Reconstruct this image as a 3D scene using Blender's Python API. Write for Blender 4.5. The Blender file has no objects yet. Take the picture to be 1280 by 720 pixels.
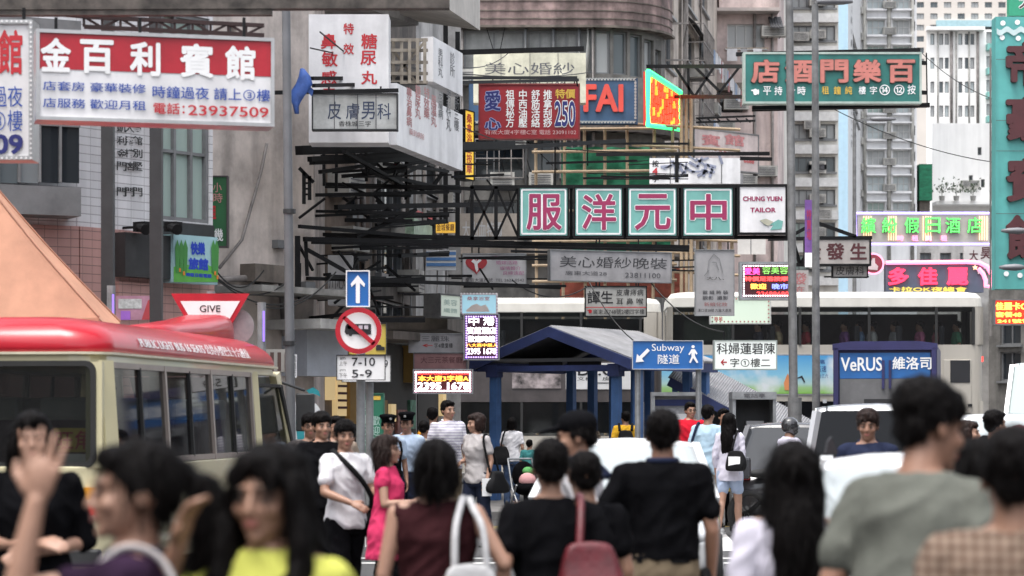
import bpy, bmesh, math, random
import numpy as np
from mathutils import Vector, Matrix, Euler, noise
random.seed(7)
S = bpy.context.scene
R = math.radians
# ---------------------------------------------------------------- camera
K, CZ, HY = 3022.0, 1.62, 520.0           # focal length in photo pixels, eye height, horizon row
cam = bpy.data.cameras.new('camera'); cam_o = bpy.data.objects.new('camera', cam)
S.collection.objects.link(cam_o); S.camera = cam_o
cam_o.location = (0, 0, CZ); cam_o.rotation_euler = (R(90), 0, 0)
cam.sensor_width = 36; cam.lens = 85; cam.shift_y = (HY-360)/1280
cam.clip_start = .1; cam.clip_end = 3000
cam.dof.use_dof = True; cam.dof.focus_distance = 42; cam.dof.aperture_fstop = 3.3
# ---------------------------------------------------------------- world, sun, exposure
SUN_EL, SUN_AZ = R(72), R(215)
w = bpy.data.worlds.new('World'); S.world = w; w.use_nodes = True
nt = w.node_tree; bg = nt.nodes['Background']
sky = nt.nodes.new('ShaderNodeTexSky'); sky.sky_type = 'NISHITA'; sky.sun_disc = False
sky.sun_elevation = SUN_EL; sky.sun_rotation = SUN_AZ; sky.dust_density = 4; sky.air_density = 1.0
hs = nt.nodes.new('ShaderNodeHueSaturation'); hs.inputs['Saturation'].default_value = .3   # a white overcast sky
hs.inputs['Value'].default_value = 1.0
nt.links.new(sky.outputs[0], hs.inputs['Color']); nt.links.new(hs.outputs[0], bg.inputs[0])
bg.inputs[1].default_value = .15
sl = bpy.data.lights.new('sun', 'SUN'); sun = bpy.data.objects.new('sun', sl); S.collection.objects.link(sun)
sl.energy = .75; sl.angle = R(25); sl.color = (1, .97, .92)
sun.rotation_euler = (R(90)-SUN_EL, 0, math.pi - SUN_AZ)
sun.location = (0, -10, 60)
S.view_settings.view_transform = 'Standard'; S.view_settings.look = 'None'
S.view_settings.exposure = 1.6; S.view_settings.gamma = 1
S.cycles.use_denoising = True
S.cycles.max_bounces = 6; S.cycles.diffuse_bounces = 3; S.cycles.glossy_bounces = 3
S.cycles.transmission_bounces = 4; S.cycles.transparent_max_bounces = 12; S.cycles.volume_bounces = 1
S.cycles.sample_clamp_indirect = 6
# ---------------------------------------------------------------- helpers
def W(px, py, D): return Vector(((px-640)/K*D, D, CZ+(HY-py)/K*D))
def X(px, D): return (px-640)/K*D
def Z(py, D): return CZ+(HY-py)/K*D
_tmp = bpy.data.scenes.new('tmp')
def tmp_eval(o):
    _tmp.collection.objects.link(o)
    with bpy.context.temp_override(scene=_tmp, view_layer=_tmp.view_layers[0]):
        dg = bpy.context.evaluated_depsgraph_get(); dg.update()
        me = bpy.data.meshes.new_from_object(o.evaluated_get(dg))
    return me
def link(o): S.collection.objects.link(o); return o
def tag(o, label=None, cat=None, group=None, kind=None):
    if label: o['label'] = label
    if cat: o['category'] = cat
    if group: o['group'] = group
    if kind: o['kind'] = kind
    return o
MW = {}
def thing(name, label, cat, loc=(0, 0, 0), rz=0, group=None):
    o = bpy.data.objects.new(name, None); o.empty_display_size = .2
    o.location = loc; o.rotation_euler = (0, 0, rz); link(o); tag(o, label, cat, group)
    MW[o.name] = Matrix.LocRotScale(Vector(loc), Euler((0, 0, rz)), None)
    return o
def copy_tree(o, parent=None):
    c = o.copy(); link(c)
    if parent: c.parent = parent
    for ch in list(o.children): copy_tree(ch, c)
    return c
class MB:
    def __init__(s): s.v = []; s.f = []; s.m = []
    def add(s, vs, fs, m=0):
        n = len(s.v); s.v.extend([tuple(v) for v in vs])
        for f in fs: s.f.append([i+n for i in f]); s.m.append(m)
        return s
    def box(s, c, d, rz=0, m=0, M=None):
        a, b, h = d[0]/2, d[1]/2, d[2]/2; cc = Vector(c); r = Matrix.Rotation(rz, 3, 'Z') if M is None else M
        vs = [cc + r @ Vector((x*a, y*b, z*h)) for z in (-1, 1) for x, y in ((-1, -1), (1, -1), (1, 1), (-1, 1))]
        return s.add(vs, [(3, 2, 1, 0), (4, 5, 6, 7), (0, 1, 5, 4), (1, 2, 6, 5), (2, 3, 7, 6), (3, 0, 4, 7)], m)
    def bar(s, p0, p1, t=.05, h=None, m=0):
        p0 = Vector(p0); p1 = Vector(p1); d = p1-p0; L = d.length
        if L < 1e-6: return s
        q = d.to_track_quat('X', 'Z').to_matrix()
        return s.box((p0+p1)/2, (L, t, h or t), M=q, m=m)
    def cyl(s, p0, p1, r0, r1=None, n=10, m=0, caps=True):
        r1 = r0 if r1 is None else r1
        p0 = Vector(p0); p1 = Vector(p1); q = (p1-p0).to_track_quat('Z', 'Y').to_matrix()
        rg = lambda p, r: [p + q @ Vector((r*math.cos(2*math.pi*i/n), r*math.sin(2*math.pi*i/n), 0)) for i in range(n)]
        return s.loft([rg(p0, r0), rg(p1, r1)], m=m, caps=caps)
    def loft(s, rings, m=0, caps=True, closed=True):
        n = len(rings[0]); vs = [p for r in rings for p in r]; fs = []
        for k in range(len(rings)-1):
            for i in range(n if closed else n-1):
                j = (i+1) % n; fs.append((k*n+i, k*n+j, (k+1)*n+j, (k+1)*n+i))
        if caps and closed: fs.append(tuple(range(n-1, -1, -1))); fs.append(tuple((len(rings)-1)*n+i for i in range(n)))
        return s.add(vs, fs, m)
    def tube(s, path, r, n=8, m=0, fine=0):
        path = [Vector(p) for p in path]; rings = []
        if fine:
            Q = []
            for i in range(len(path)-1):
                a, b, c, d = path[max(i-1, 0)], path[i], path[i+1], path[min(i+2, len(path)-1)]
                for k in range(fine):
                    t = k/fine; Q.append(.5*((2*b)+(c-a)*t+(2*a-5*b+4*c-d)*t*t+(3*b-a-3*c+d)*t**3))
            path = Q+[path[-1]]
        for i, p in enumerate(path):
            d = (path[min(i+1, len(path)-1)] - path[max(i-1, 0)])
            q = d.to_track_quat('Z', 'Y').to_matrix(); rr = r[i] if isinstance(r, (list, tuple)) else r
            rings.append([p + q @ Vector((rr*math.cos(2*math.pi*k/n), rr*math.sin(2*math.pi*k/n), 0)) for k in range(n)])
        return s.loft(rings, m=m)
    def ell(s, c, r, n=14, k=9, m=0, M=None):
        c = Vector(c); rings = []
        for j in range(1, k):
            t = math.pi*j/k; z = -math.cos(t); q = math.sin(t)
            pts = [Vector((r[0]*q*math.cos(2*math.pi*i/n), r[1]*q*math.sin(2*math.pi*i/n), r[2]*z)) for i in range(n)]
            rings.append([c + (M @ p if M else p) for p in pts])
        b = Vector((0, 0, -r[2])); t = Vector((0, 0, r[2]))
        base = len(rings)*n
        vs = [p for g in rings for p in g] + [c + (M @ b if M else b), c + (M @ t if M else t)]; fs = []
        for q in range(len(rings)-1):
            for i in range(n): j = (i+1) % n; fs.append((q*n+i, q*n+j, (q+1)*n+j, (q+1)*n+i))
        for i in range(n):
            j = (i+1) % n; fs.append((base, j, i)); fs.append((base+1, (len(rings)-1)*n+i, (len(rings)-1)*n+j))
        return s.add(vs, fs, m)
    def prism(s, pts, y0, y1, m=0):           # outline in x,z (counter-clockwise seen from -y), extruded along y
        n = len(pts); vs = [(x, y0, z) for x, z in pts] + [(x, y1, z) for x, z in pts]
        fs = [tuple(range(n)), tuple(range(2*n-1, n-1, -1))] + [(i, i+n, (i+1) % n+n, (i+1) % n) for i in range(n)]
        return s.add(vs, fs, m)
    def quad(s, a, b, c, d, m=0): return s.add([a, b, c, d], [(0, 1, 2, 3)], m)
    def build(s, name, mats, parent=None, world=False, smooth=False, bevel=0, subsurf=0, label=None, cat=None, group=None, kind=None, loc=None):
        vs = s.v
        if parent is not None and world:
            mi = MW[parent.name].inverted() if parent.name in MW else Matrix.Identity(4)
            vs = [mi @ Vector(v) for v in vs]
        off = Vector((0, 0, 0))
        if parent is None:
            a = np.array([tuple(v) for v in vs]); lo = a.min(0); hi = a.max(0)
            off = Vector(((lo[0]+hi[0])/2, (lo[1]+hi[1])/2, lo[2])) if loc is None else Vector(loc)
            vs = [Vector(v)-off for v in vs]
        me = bpy.data.meshes.new(name); me.from_pydata([tuple(v) for v in vs], [], s.f)
        for mt in (mats if isinstance(mats, (list, tuple)) else [mats]): me.materials.append(mt)
        if max(s.m, default=0): me.polygons.foreach_set('material_index', s.m)
        o = bpy.data.objects.new(name, me); link(o); o.location = off
        if parent is not None:
            o.parent = parent
            if world and parent.name not in MW and parent.parent: pass
        bm = bmesh.new(); bm.from_mesh(me); bmesh.ops.recalc_face_normals(bm, faces=bm.faces[:]); bm.to_mesh(me); bm.free()
        if smooth: me.shade_smooth()
        if bevel:
            b = o.modifiers.new('bevel', 'BEVEL'); b.width = bevel; b.segments = 2; b.limit_method = 'ANGLE'; b.angle_limit = R(40)
        if subsurf:
            b = o.modifiers.new('sub', 'SUBSURF'); b.levels = subsurf; b.render_levels = subsurf
        tag(o, label, cat, group, kind)
        return o
# ---------------------------------------------------------------- materials
def hexc(c): return c if isinstance(c, (tuple, list)) else (c, c, c)
_mc = {}
def M(name, col, rough=.6, metal=0, var=.12, sc=3, streak=0, bump=0, spec=.5, coat=0, bscale=40, stretch=(1, 1, 1)):
    if name in _mc: return _mc[name]
    m = bpy.data.materials.new(name); m.use_nodes = True; n = m.node_tree; L = n.links.new
    p = n.nodes['Principled BSDF']; col = hexc(col)
    p.inputs['Roughness'].default_value = rough; p.inputs['Metallic'].default_value = metal
    p.inputs['Specular IOR Level'].default_value = spec; p.inputs['Coat Weight'].default_value = coat; p.inputs['Coat Roughness'].default_value = .06
    tc = n.nodes.new('ShaderNodeTexCoord'); mp = n.nodes.new('ShaderNodeMapping'); L(tc.outputs['Object'], mp.inputs[0])
    mp.inputs['Scale'].default_value = stretch
    nz = n.nodes.new('ShaderNodeTexNoise'); nz.inputs['Scale'].default_value = sc; nz.inputs['Detail'].default_value = 6; nz.inputs['Roughness'].default_value = .65
    L(mp.outputs[0], nz.inputs['Vector'])
    rp = n.nodes.new('ShaderNodeMapRange'); rp.inputs['From Min'].default_value = .3; rp.inputs['From Max'].default_value = .7
    rp.inputs['To Min'].default_value = 1-var*1.6; rp.inputs['To Max'].default_value = 1+var*.7; L(nz.outputs['Fac'], rp.inputs[0])
    fac = rp.outputs[0]
    if streak:
        m2 = n.nodes.new('ShaderNodeMapping'); m2.inputs['Scale'].default_value = (2.2, 2.2, .22); L(tc.outputs['Object'], m2.inputs[0])
        n2 = n.nodes.new('ShaderNodeTexNoise'); n2.inputs['Scale'].default_value = 1.2; n2.inputs['Detail'].default_value = 5; L(m2.outputs[0], n2.inputs['Vector'])
        r2 = n.nodes.new('ShaderNodeMapRange'); r2.inputs['From Min'].default_value = .42; r2.inputs['From Max'].default_value = .68
        r2.inputs['To Min'].default_value = 1; r2.inputs['To Max'].default_value = 1-streak; L(n2.outputs['Fac'], r2.inputs[0])
        mu = n.nodes.new('ShaderNodeMath'); mu.operation = 'MULTIPLY'; L(fac, mu.inputs[0]); L(r2.outputs[0], mu.inputs[1]); fac = mu.outputs[0]
    if streak >= .3:
        n4 = n.nodes.new('ShaderNodeTexNoise'); n4.inputs['Scale'].default_value = .55; n4.inputs['Detail'].default_value = 9; n4.inputs['Roughness'].default_value = .7; L(tc.outputs['Object'], n4.inputs['Vector'])
        r4 = n.nodes.new('ShaderNodeMapRange'); r4.inputs['From Min'].default_value = .46; r4.inputs['From Max'].default_value = .66; r4.inputs['To Min'].default_value = 1.06; r4.inputs['To Max'].default_value = .62; L(n4.outputs['Fac'], r4.inputs[0])
        mu = n.nodes.new('ShaderNodeMath'); mu.operation = 'MULTIPLY'; L(fac, mu.inputs[0]); L(r4.outputs[0], mu.inputs[1]); fac = mu.outputs[0]
    mx = n.nodes.new('ShaderNodeVectorMath'); mx.operation = 'SCALE'; mx.inputs[0].default_value = col; L(fac, mx.inputs['Scale'])
    L(mx.outputs[0], p.inputs['Base Color'])
    if bump:
        n3 = n.nodes.new('ShaderNodeTexNoise'); n3.inputs['Scale'].default_value = bscale; n3.inputs['Detail'].default_value = 4; L(mp.outputs[0], n3.inputs['Vector'])
        b = n.nodes.new('ShaderNodeBump'); b.inputs['Strength'].default_value = bump; b.inputs['Distance'].default_value = .01
        L(n3.outputs['Fac'], b.inputs['Height']); L(b.outputs[0], p.inputs['Normal'])
    _mc[name] = m; return m
def EM(name, col, st=3.0, base=None):
    if name in _mc: return _mc[name]
    m = bpy.data.materials.new(name); m.use_nodes = True; p = m.node_tree.nodes['Principled BSDF']
    p.inputs['Base Color'].default_value = (*hexc(base or col), 1); p.inputs['Emission Color'].default_value = (*hexc(col), 1); p.inputs['Emission Strength'].default_value = st
    p.inputs['Roughness'].default_value = .5
    _mc[name] = m; return m
def TILE(name, col, mortar, bw, bh, ms=.012, rough=.35, streak=.25, offset=0.0, var=.1):
    m = bpy.data.materials.new(name); m.use_nodes = True; n = m.node_tree; L = n.links.new; p = n.nodes['Principled BSDF']
    p.inputs['Roughness'].default_value = rough
    tc = n.nodes.new('ShaderNodeTexCoord'); sx = n.nodes.new('ShaderNodeSeparateXYZ'); L(tc.outputs['Object'], sx.inputs[0])
    ad = n.nodes.new('ShaderNodeMath'); L(sx.outputs[0], ad.inputs[0]); L(sx.outputs[1], ad.inputs[1])
    cb = n.nodes.new('ShaderNodeCombineXYZ'); L(ad.outputs[0], cb.inputs[0]); L(sx.outputs[2], cb.inputs[1])
    br = n.nodes.new('ShaderNodeTexBrick'); br.inputs['Scale'].default_value = 1; br.inputs['Brick Width'].default_value = bw; br.inputs['Row Height'].default_value = bh
    br.inputs['Mortar Size'].default_value = ms; br.offset = offset; br.inputs['Mortar Smooth'].default_value = .2
    br.inputs['Color1'].default_value = (*col, 1); br.inputs['Color2'].default_value = (*[c*(1-var) for c in col], 1); br.inputs['Mortar'].default_value = (*mortar, 1)
    L(cb.outputs[0], br.inputs['Vector'])
    m2 = n.nodes.new('ShaderNodeMapping'); m2.inputs['Scale'].default_value = (4, 4, .3); L(tc.outputs['Object'], m2.inputs[0])
    n2 = n.nodes.new('ShaderNodeTexNoise'); n2.inputs['Scale'].default_value = 1.2; n2.inputs['Detail'].default_value = 5; L(m2.outputs[0], n2.inputs['Vector'])
    r2 = n.nodes.new('ShaderNodeMapRange'); r2.inputs['From Min'].default_value = .4; r2.inputs['From Max'].default_value = .7
    r2.inputs['To Min'].default_value = 1; r2.inputs['To Max'].default_value = 1-streak; L(n2.outputs['Fac'], r2.inputs[0])
    mx = n.nodes.new('ShaderNodeVectorMath'); mx.operation = 'SCALE'; L(br.outputs['Color'], mx.inputs[0]); L(r2.outputs[0], mx.inputs['Scale'])
    L(mx.outputs[0], p.inputs['Base Color'])
    return m
def GLASS(name, tint=(.02, .025, .03), clear=.0, rough=.04, spec=.5):
    m = bpy.data.materials.new(name); m.use_nodes = True; n = m.node_tree; L = n.links.new; p = n.nodes['Principled BSDF']
    p.inputs['Base Color'].default_value = (*tint, 1); p.inputs['Roughness'].default_value = rough; p.inputs['IOR'].default_value = 1.5; p.inputs['Specular IOR Level'].default_value = spec
    if clear:
        t = n.nodes.new('ShaderNodeBsdfTransparent'); t.inputs[0].default_value = (.75, .8, .78, 1)
        mx = n.nodes.new('ShaderNodeMixShader'); mx.inputs[0].default_value = clear
        L(p.outputs[0], mx.inputs[1]); L(t.outputs[0], mx.inputs[2]); L(mx.outputs[0], n.nodes['Material Output'].inputs[0])
    return m
asphalt = M('asphalt', (.06, .06, .062), .85, var=.25, sc=6, bump=.4, bscale=120)
paving = M('paving', (.22, .21, .2), .8, var=.2, sc=4, bump=.2)
kerb_m = M('kerbstone', (.3, .29, .27), .8, var=.2)
paintw = M('road_paint', (.7, .7, .68), .6, var=.2, sc=8)
painty = M('road_paint_yellow', (.6, .45, .08), .6, var=.2, sc=8)
steel_blk = M('black_steel', (.008, .008, .009), .6, var=.4, sc=5, spec=.2)
steel_rust = M('rusty_steel', (.10, .085, .075), .7, metal=.2, var=.5, sc=6, streak=.3)
steel_gry = M('grey_steel', (.2, .2, .2), .6, metal=.3, var=.3, sc=4, streak=.2)
galv = M('galvanised', (.30, .31, .32), .5, metal=.5, var=.2, sc=6)
alu = M('aluminium', (.5, .5, .5), .4, metal=.8, var=.15)
darkgrey = M('dark_grey_metal', (.035, .036, .038), .5, metal=.2, var=.2)
white_s = M('white_sign_face', (.78, .77, .78), .45, var=.1, sc=2.5, streak=.22)
grey_s = M('weathered_sign_face', (.36, .35, .36), .6, var=.16, sc=2.5, streak=.25)
cream_s = M('cream_sign_face', (.62, .6, .47), .5, var=.18, sc=1.6, streak=.3)
red_s = M('red_sign_face', (.46, .015, .03), .4, var=.14, sc=2.5, streak=.22)
dkred_s = M('dark_red_sign_face', (.30, .01, .018), .5, var=.12, sc=3, streak=.15)
teal_s = M('teal_sign_face', (.17, .42, .38), .45, var=.12, sc=2, streak=.2)
dteal_s = M('dark_teal_sign_face', (.02, .16, .14), .5, var=.14, sc=2.5, streak=.2)
blue_s = M('blue_sign_face', (.015, .12, .38), .4, var=.06)
navy_s = M('navy_sign_face', (.03, .08, .16), .5, var=.15, streak=.2)
ink_red = M('red_lettering', (.5, .02, .03), .5, var=.08)
ink_wh = M('white_lettering', (.8, .8, .8), .5, var=.06)
ink_blu = M('blue_lettering', (.02, .07, .35), .5, var=.08)
ink_nvy = M('navy_lettering', (.015, .02, .15), .5, var=.08)
ink_blk = M('black_lettering', (.015, .015, .018), .5, var=.1)
ink_gry = M('grey_lettering', (.09, .09, .1), .6, var=.2)
ink_mag = M('magenta_lettering', (.30, .02, .09), .5, var=.08)
ink_pnk = M('pink_lettering', (.62, .17, .15), .5, var=.1)
ink_ylw = M('yellow_lettering', (.65, .42, .06), .5, var=.1)
ink_ltr = M('faded_red_lettering', (.5, .2, .2), .6, var=.3, sc=8)
ink_brn = M('maroon_lettering', (.075, .016, .02), .6, var=.15)
glass_d = GLASS('dark_glass'); glass_b = GLASS('blue_grey_glass', (.09, .11, .12), rough=.12)
glass_g = GLASS('green_glass', (.30, .38, .35), rough=.15); glass_c = GLASS('curtained_glass', (.36, .37, .37), rough=.3)
glass_m = GLASS('mid_glass', (.16, .18, .19), rough=.15)
frame_w = M('window_frame_white', (.55, .55, .54), .5, var=.15); frame_a = M('window_frame_grey', (.16, .165, .17), .45, var=.2)
ac_m = M('air_conditioner_case', (.42, .41, .38), .6, var=.25, streak=.3)
pipe_m = M('drain_pipe', (.22, .2, .19), .6, var=.3)
# ---------------------------------------------------------------- lettering
_tx = {}
def text_mesh(s, off=0.0, lsp=1.0, shear=0):
    k = (s, off, lsp, shear)
    if k in _tx: return _tx[k]
    cu = bpy.data.curves.new('t', 'FONT'); cu.body = s; cu.offset = off; cu.resolution_u = 3; cu.align_x = 'CENTER'; cu.space_line = lsp; cu.shear = shear
    o = bpy.data.objects.new('t', cu); me = tmp_eval(o)
    vs = np.array([v.co[:2] for v in me.vertices]); fs = [tuple(p.vertices) for p in me.polygons]
    bpy.data.objects.remove(o); bpy.data.curves.remove(cu); bpy.data.meshes.remove(me)
    lo = vs.min(0); hi = vs.max(0); vs = (vs-(lo+hi)/2)/(hi-lo)
    _tx[k] = (vs, fs); return _tx[k]
def letter_mb(mb, s, cx, cz, wd, ht, y, off=.0, lsp=1.0, m=0, extr=0, shear=0):
    vs, fs = text_mesh(s, 0.0, lsp, shear)
    L = s.split('\n'); ew = wd/max(sum(1.0 if ord(c) > 0x2000 else .58 for c in l) for l in L); eh = ht/len(L)
    off = max(off-.008, 0)
    nb = 0 if off < .006 else (4 if off < .02 else 8)
    sh = [(0, 0)]+[(off*ew*math.cos(2*math.pi*k/nb+.4), off*eh*math.sin(2*math.pi*k/nb+.4)) for k in range(nb)]
    wd -= 2*off*ew*(nb > 0); ht -= 2*off*eh*(nb > 0)
    for k, (dx, dz) in enumerate(sh):
        P = [(cx+a*wd+dx, y-k*.0003, cz+b*ht+dz) for a, b in vs]; mb.add(P, fs, m)
        if extr:                                   # side walls of solid letters
            ed = {}
            for f in fs:
                for i in range(len(f)):
                    a, b = f[i], f[(i+1) % len(f)]; ed[(a, b)] = ed.get((a, b), 0)+1
            n = len(P); Q = [(p[0], y+extr, p[2]) for p in P]; sf = [(a, b, b+n, a+n) for (a, b) in ed if (b, a) not in ed]
            mb.add(P+Q, sf, m)
def vert(s): return '\n'.join(s)
# ---------------------------------------------------------------- sign boards
class Sign:
    def __init__(s, name, label, cat, px0, py0, px1, py1, D, Dr=None, depth=.16, face=None, frame=alu, fw=.04, group=None, face_name='panel', back=None):
        Dr = Dr or D; s.D, s.Dr, s.px0, s.px1 = D, Dr, px0, px1
        a = W(px0, py0, D); z1 = a.z; z0 = Z(py1, D); bx = W(px1, py0, Dr)
        s.w = math.hypot(bx.x-a.x, bx.y-a.y); s.h = z1-z0; s.rz = math.atan2(bx.y-a.y, bx.x-a.x)
        c = ((a.x+bx.x)/2, (a.y+bx.y)/2, (z0+z1)/2); s.c = Vector(c); s.depth = depth
        s.root = thing(name, label, cat, c, s.rz, group)
        s.y = -depth/2
        if face: mb = MB(); mb.box((0, 0, 0), (s.w, depth, s.h)); mb.build(face_name, face, s.root)
        if frame:
            f = MB(); t = fw; e = depth+.04
            for z in (-1, 1): f.box((0, 0, z*(s.h/2+t/2)), (s.w+2*t, e, t))
            for x in (-1, 1): f.box((x*(s.w/2+t/2), 0, 0), (t, e, s.h-.002))
            f.build('frame', frame, s.root)
        s.lay = 0
    def uz(s, px, py):
        t = None; a0 = (px-640)/K
        x0, y0 = s.c.x-math.cos(s.rz)*s.w/2, s.c.y-math.sin(s.rz)*s.w/2
        dx, dy = math.cos(s.rz), math.sin(s.rz)
        t = (a0*y0-x0)/(dx-a0*dy); D = y0+t*dy
        return t-s.w/2, Z(py, D)-s.c.z
    def lift(s): s.lay += 1; return s.y-.004*s.lay
    def text(s, items, mat, name='lettering', off=.012, extr=0, outline=None, oo=.05, shear=0):
        """items: (string, px0,py0,px1,py1) boxes in photo pixels"""
        if outline:
            y = s.lift()
            for it in items: mb = MB(); s._put(mb, it, y-extr, off+oo, extr, shear, grow=oo*1.6); mb.build('lettering_outline', outline, s.root)
        y = s.lift()
        for it in items: mb = MB(); s._put(mb, it, y-extr, off, extr, shear); mb.build(name, mat, s.root)
    def _put(s, mb, it, y, off, extr, shear, grow=0):
        st, a, b, c, d = it[:5]; u0, z1 = s.uz(a, b); u1, z0 = s.uz(c, d)
        n = max(len(l) for l in st.split('\n')); gw = grow*(u1-u0)/n; gh = grow*(z1-z0)/len(st.split('\n'))
        letter_mb(mb, st, (u0+u1)/2, (z0+z1)/2, u1-u0+gw, z1-z0+gh, y, off, it[5] if len(it) > 5 else 1.0, extr=extr, shear=shear)
    def patch(s, name, px0, py0, px1, py1, mat, th=0):
        u0, z1 = s.uz(px0, py0); u1, z0 = s.uz(px1, py1); y = s.lift(); mb = MB()
        if th: mb.box(((u0+u1)/2, y-th/2, (z0+z1)/2), (u1-u0, th, z1-z0))
        else: mb.quad((u0, y, z0), (u1, y, z0), (u1, y, z1), (u0, y, z1))
        return mb.build(name, mat, s.root)
    def shape(s, name, pts, mat, th=.004):
        y = s.lift(); P = [s.uz(*p) for p in pts]
        ar = sum(P[i][0]*P[(i+1) % len(P)][1]-P[(i+1) % len(P)][0]*P[i][1] for i in range(len(P)))
        if ar < 0: P = P[::-1]
        mb = MB(); mb.prism(P, y-th, y)
        return mb.build(name, mat, s.root)
    def disc(s, name, px, py, r, mat, ring=None):
        y = s.lift(); u, z = s.uz(px, py); rr = r/K*s.D; mb = MB(); n = 32
        P = [(u+rr*math.cos(2*math.pi*i/n), y, z+rr*math.sin(2*math.pi*i/n)) for i in range(n)]
        if ring:
            q = ring/K*s.D; Q = [(u+q*math.cos(2*math.pi*i/n), y, z+q*math.sin(2*math.pi*i/n)) for i in range(n)]
            mb.add(P+Q, [(i, (i+1) % n, n+(i+1) % n, n+i) for i in range(n)])
        else: mb.add(P, [tuple(range(n))])
        return mb.build(name, mat, s.root)
    def bulbs(s, mat, px_step=6, r=.018, name='bulb_string', inset=.03):
        mb = MB(); y = s.y-.02; st = px_step/K*s.D
        a, b = s.w/2-inset, s.h/2-inset
        pts = []
        for i in range(int(2*a/st)+1): x = -a+i*st; pts += [(x, b), (x, -b)]
        for i in range(int(2*b/st)+1): z = -b+i*st; pts += [(-a, z), (a, z)]
        for x, z in pts: mb.box((x, y, z), (r*2, .02, r*2))
        return mb.build(name, mat, s.root)
    def hang(s, pxs, py, mat=steel_blk, t=.025):
        mb = MB()
        for p in pxs:
            u, z = s.uz(p, py); mb.bar((u, 0, s.h/2), (u, 0, z), t)
        return mb.build('hanger', mat, s.root)
def bars(name, label, cat, segs, mat=steel_blk, t=.06, group=None, part='bar'):
    """a frame of straight bars; each seg = (px0,py0,D0,px1,py1,D1[,t])"""
    mb = MB()
    for g in segs: mb.bar(W(*g[:3]), W(*g[3:6]), g[6] if len(g) > 6 else t)
    return mb.build(name, mat, label=label, cat=cat, group=group)
def truss(mb, p0, p1, hgt, n, t=.05):
    p0 = Vector(p0); p1 = Vector(p1); u = Vector((0, 0, hgt)); mb.bar(p0, p1, t); mb.bar(p0-u, p1-u, t)
    for i in range(n):
        a = p0+(p1-p0)*i/n; b = p0+(p1-p0)*(i+1)/n
        mb.bar(a-u if i % 2 else a, b if i % 2 else b-u, t*.6)
        mb.bar(a, a-u, t*.6)
# ---------------------------------------------------------------- buildings
_wm = {}
def window_meshes(w, h, nx, ny, fr, gl, sill):
    k = (round(w, 2), round(h, 2), nx, ny, fr.name, gl.name, sill)
    if k in _wm: return _wm[k]
    f = MB(); t = .05
    for x in (-1, 1): f.box((x*(w/2-t/2), 0, 0), (t, .08, h))
    for z in (-1, 1): f.box((0, 0, z*(h/2-t/2)), (w-2*t, .08, t))
    for i in range(1, nx): f.box((-w/2+w*i/nx, 0, 0), (t*.8, .06, h-2*t))
    for i in range(1, ny): f.box((0, .004, -h/2+h*i/ny), (w-2*t, .05, t*.8))
    if sill: f.box((0, -.12, -h/2-.05), (w+.16, .3, .08))
    me = bpy.data.meshes.new('window'); me.from_pydata(f.v, [], f.f); me.materials.append(fr)
    g = MB(); g.quad((-w/2+.01, .03, -h/2+.01), (w/2-.01, .03, -h/2+.01), (w/2-.01, .03, h/2-.01), (-w/2+.01, .03, h/2-.01))
    mg = bpy.data.meshes.new('pane'); mg.from_pydata(g.v, [], g.f); mg.materials.append(gl)
    _wm[k] = (me, mg); return _wm[k]
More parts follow.
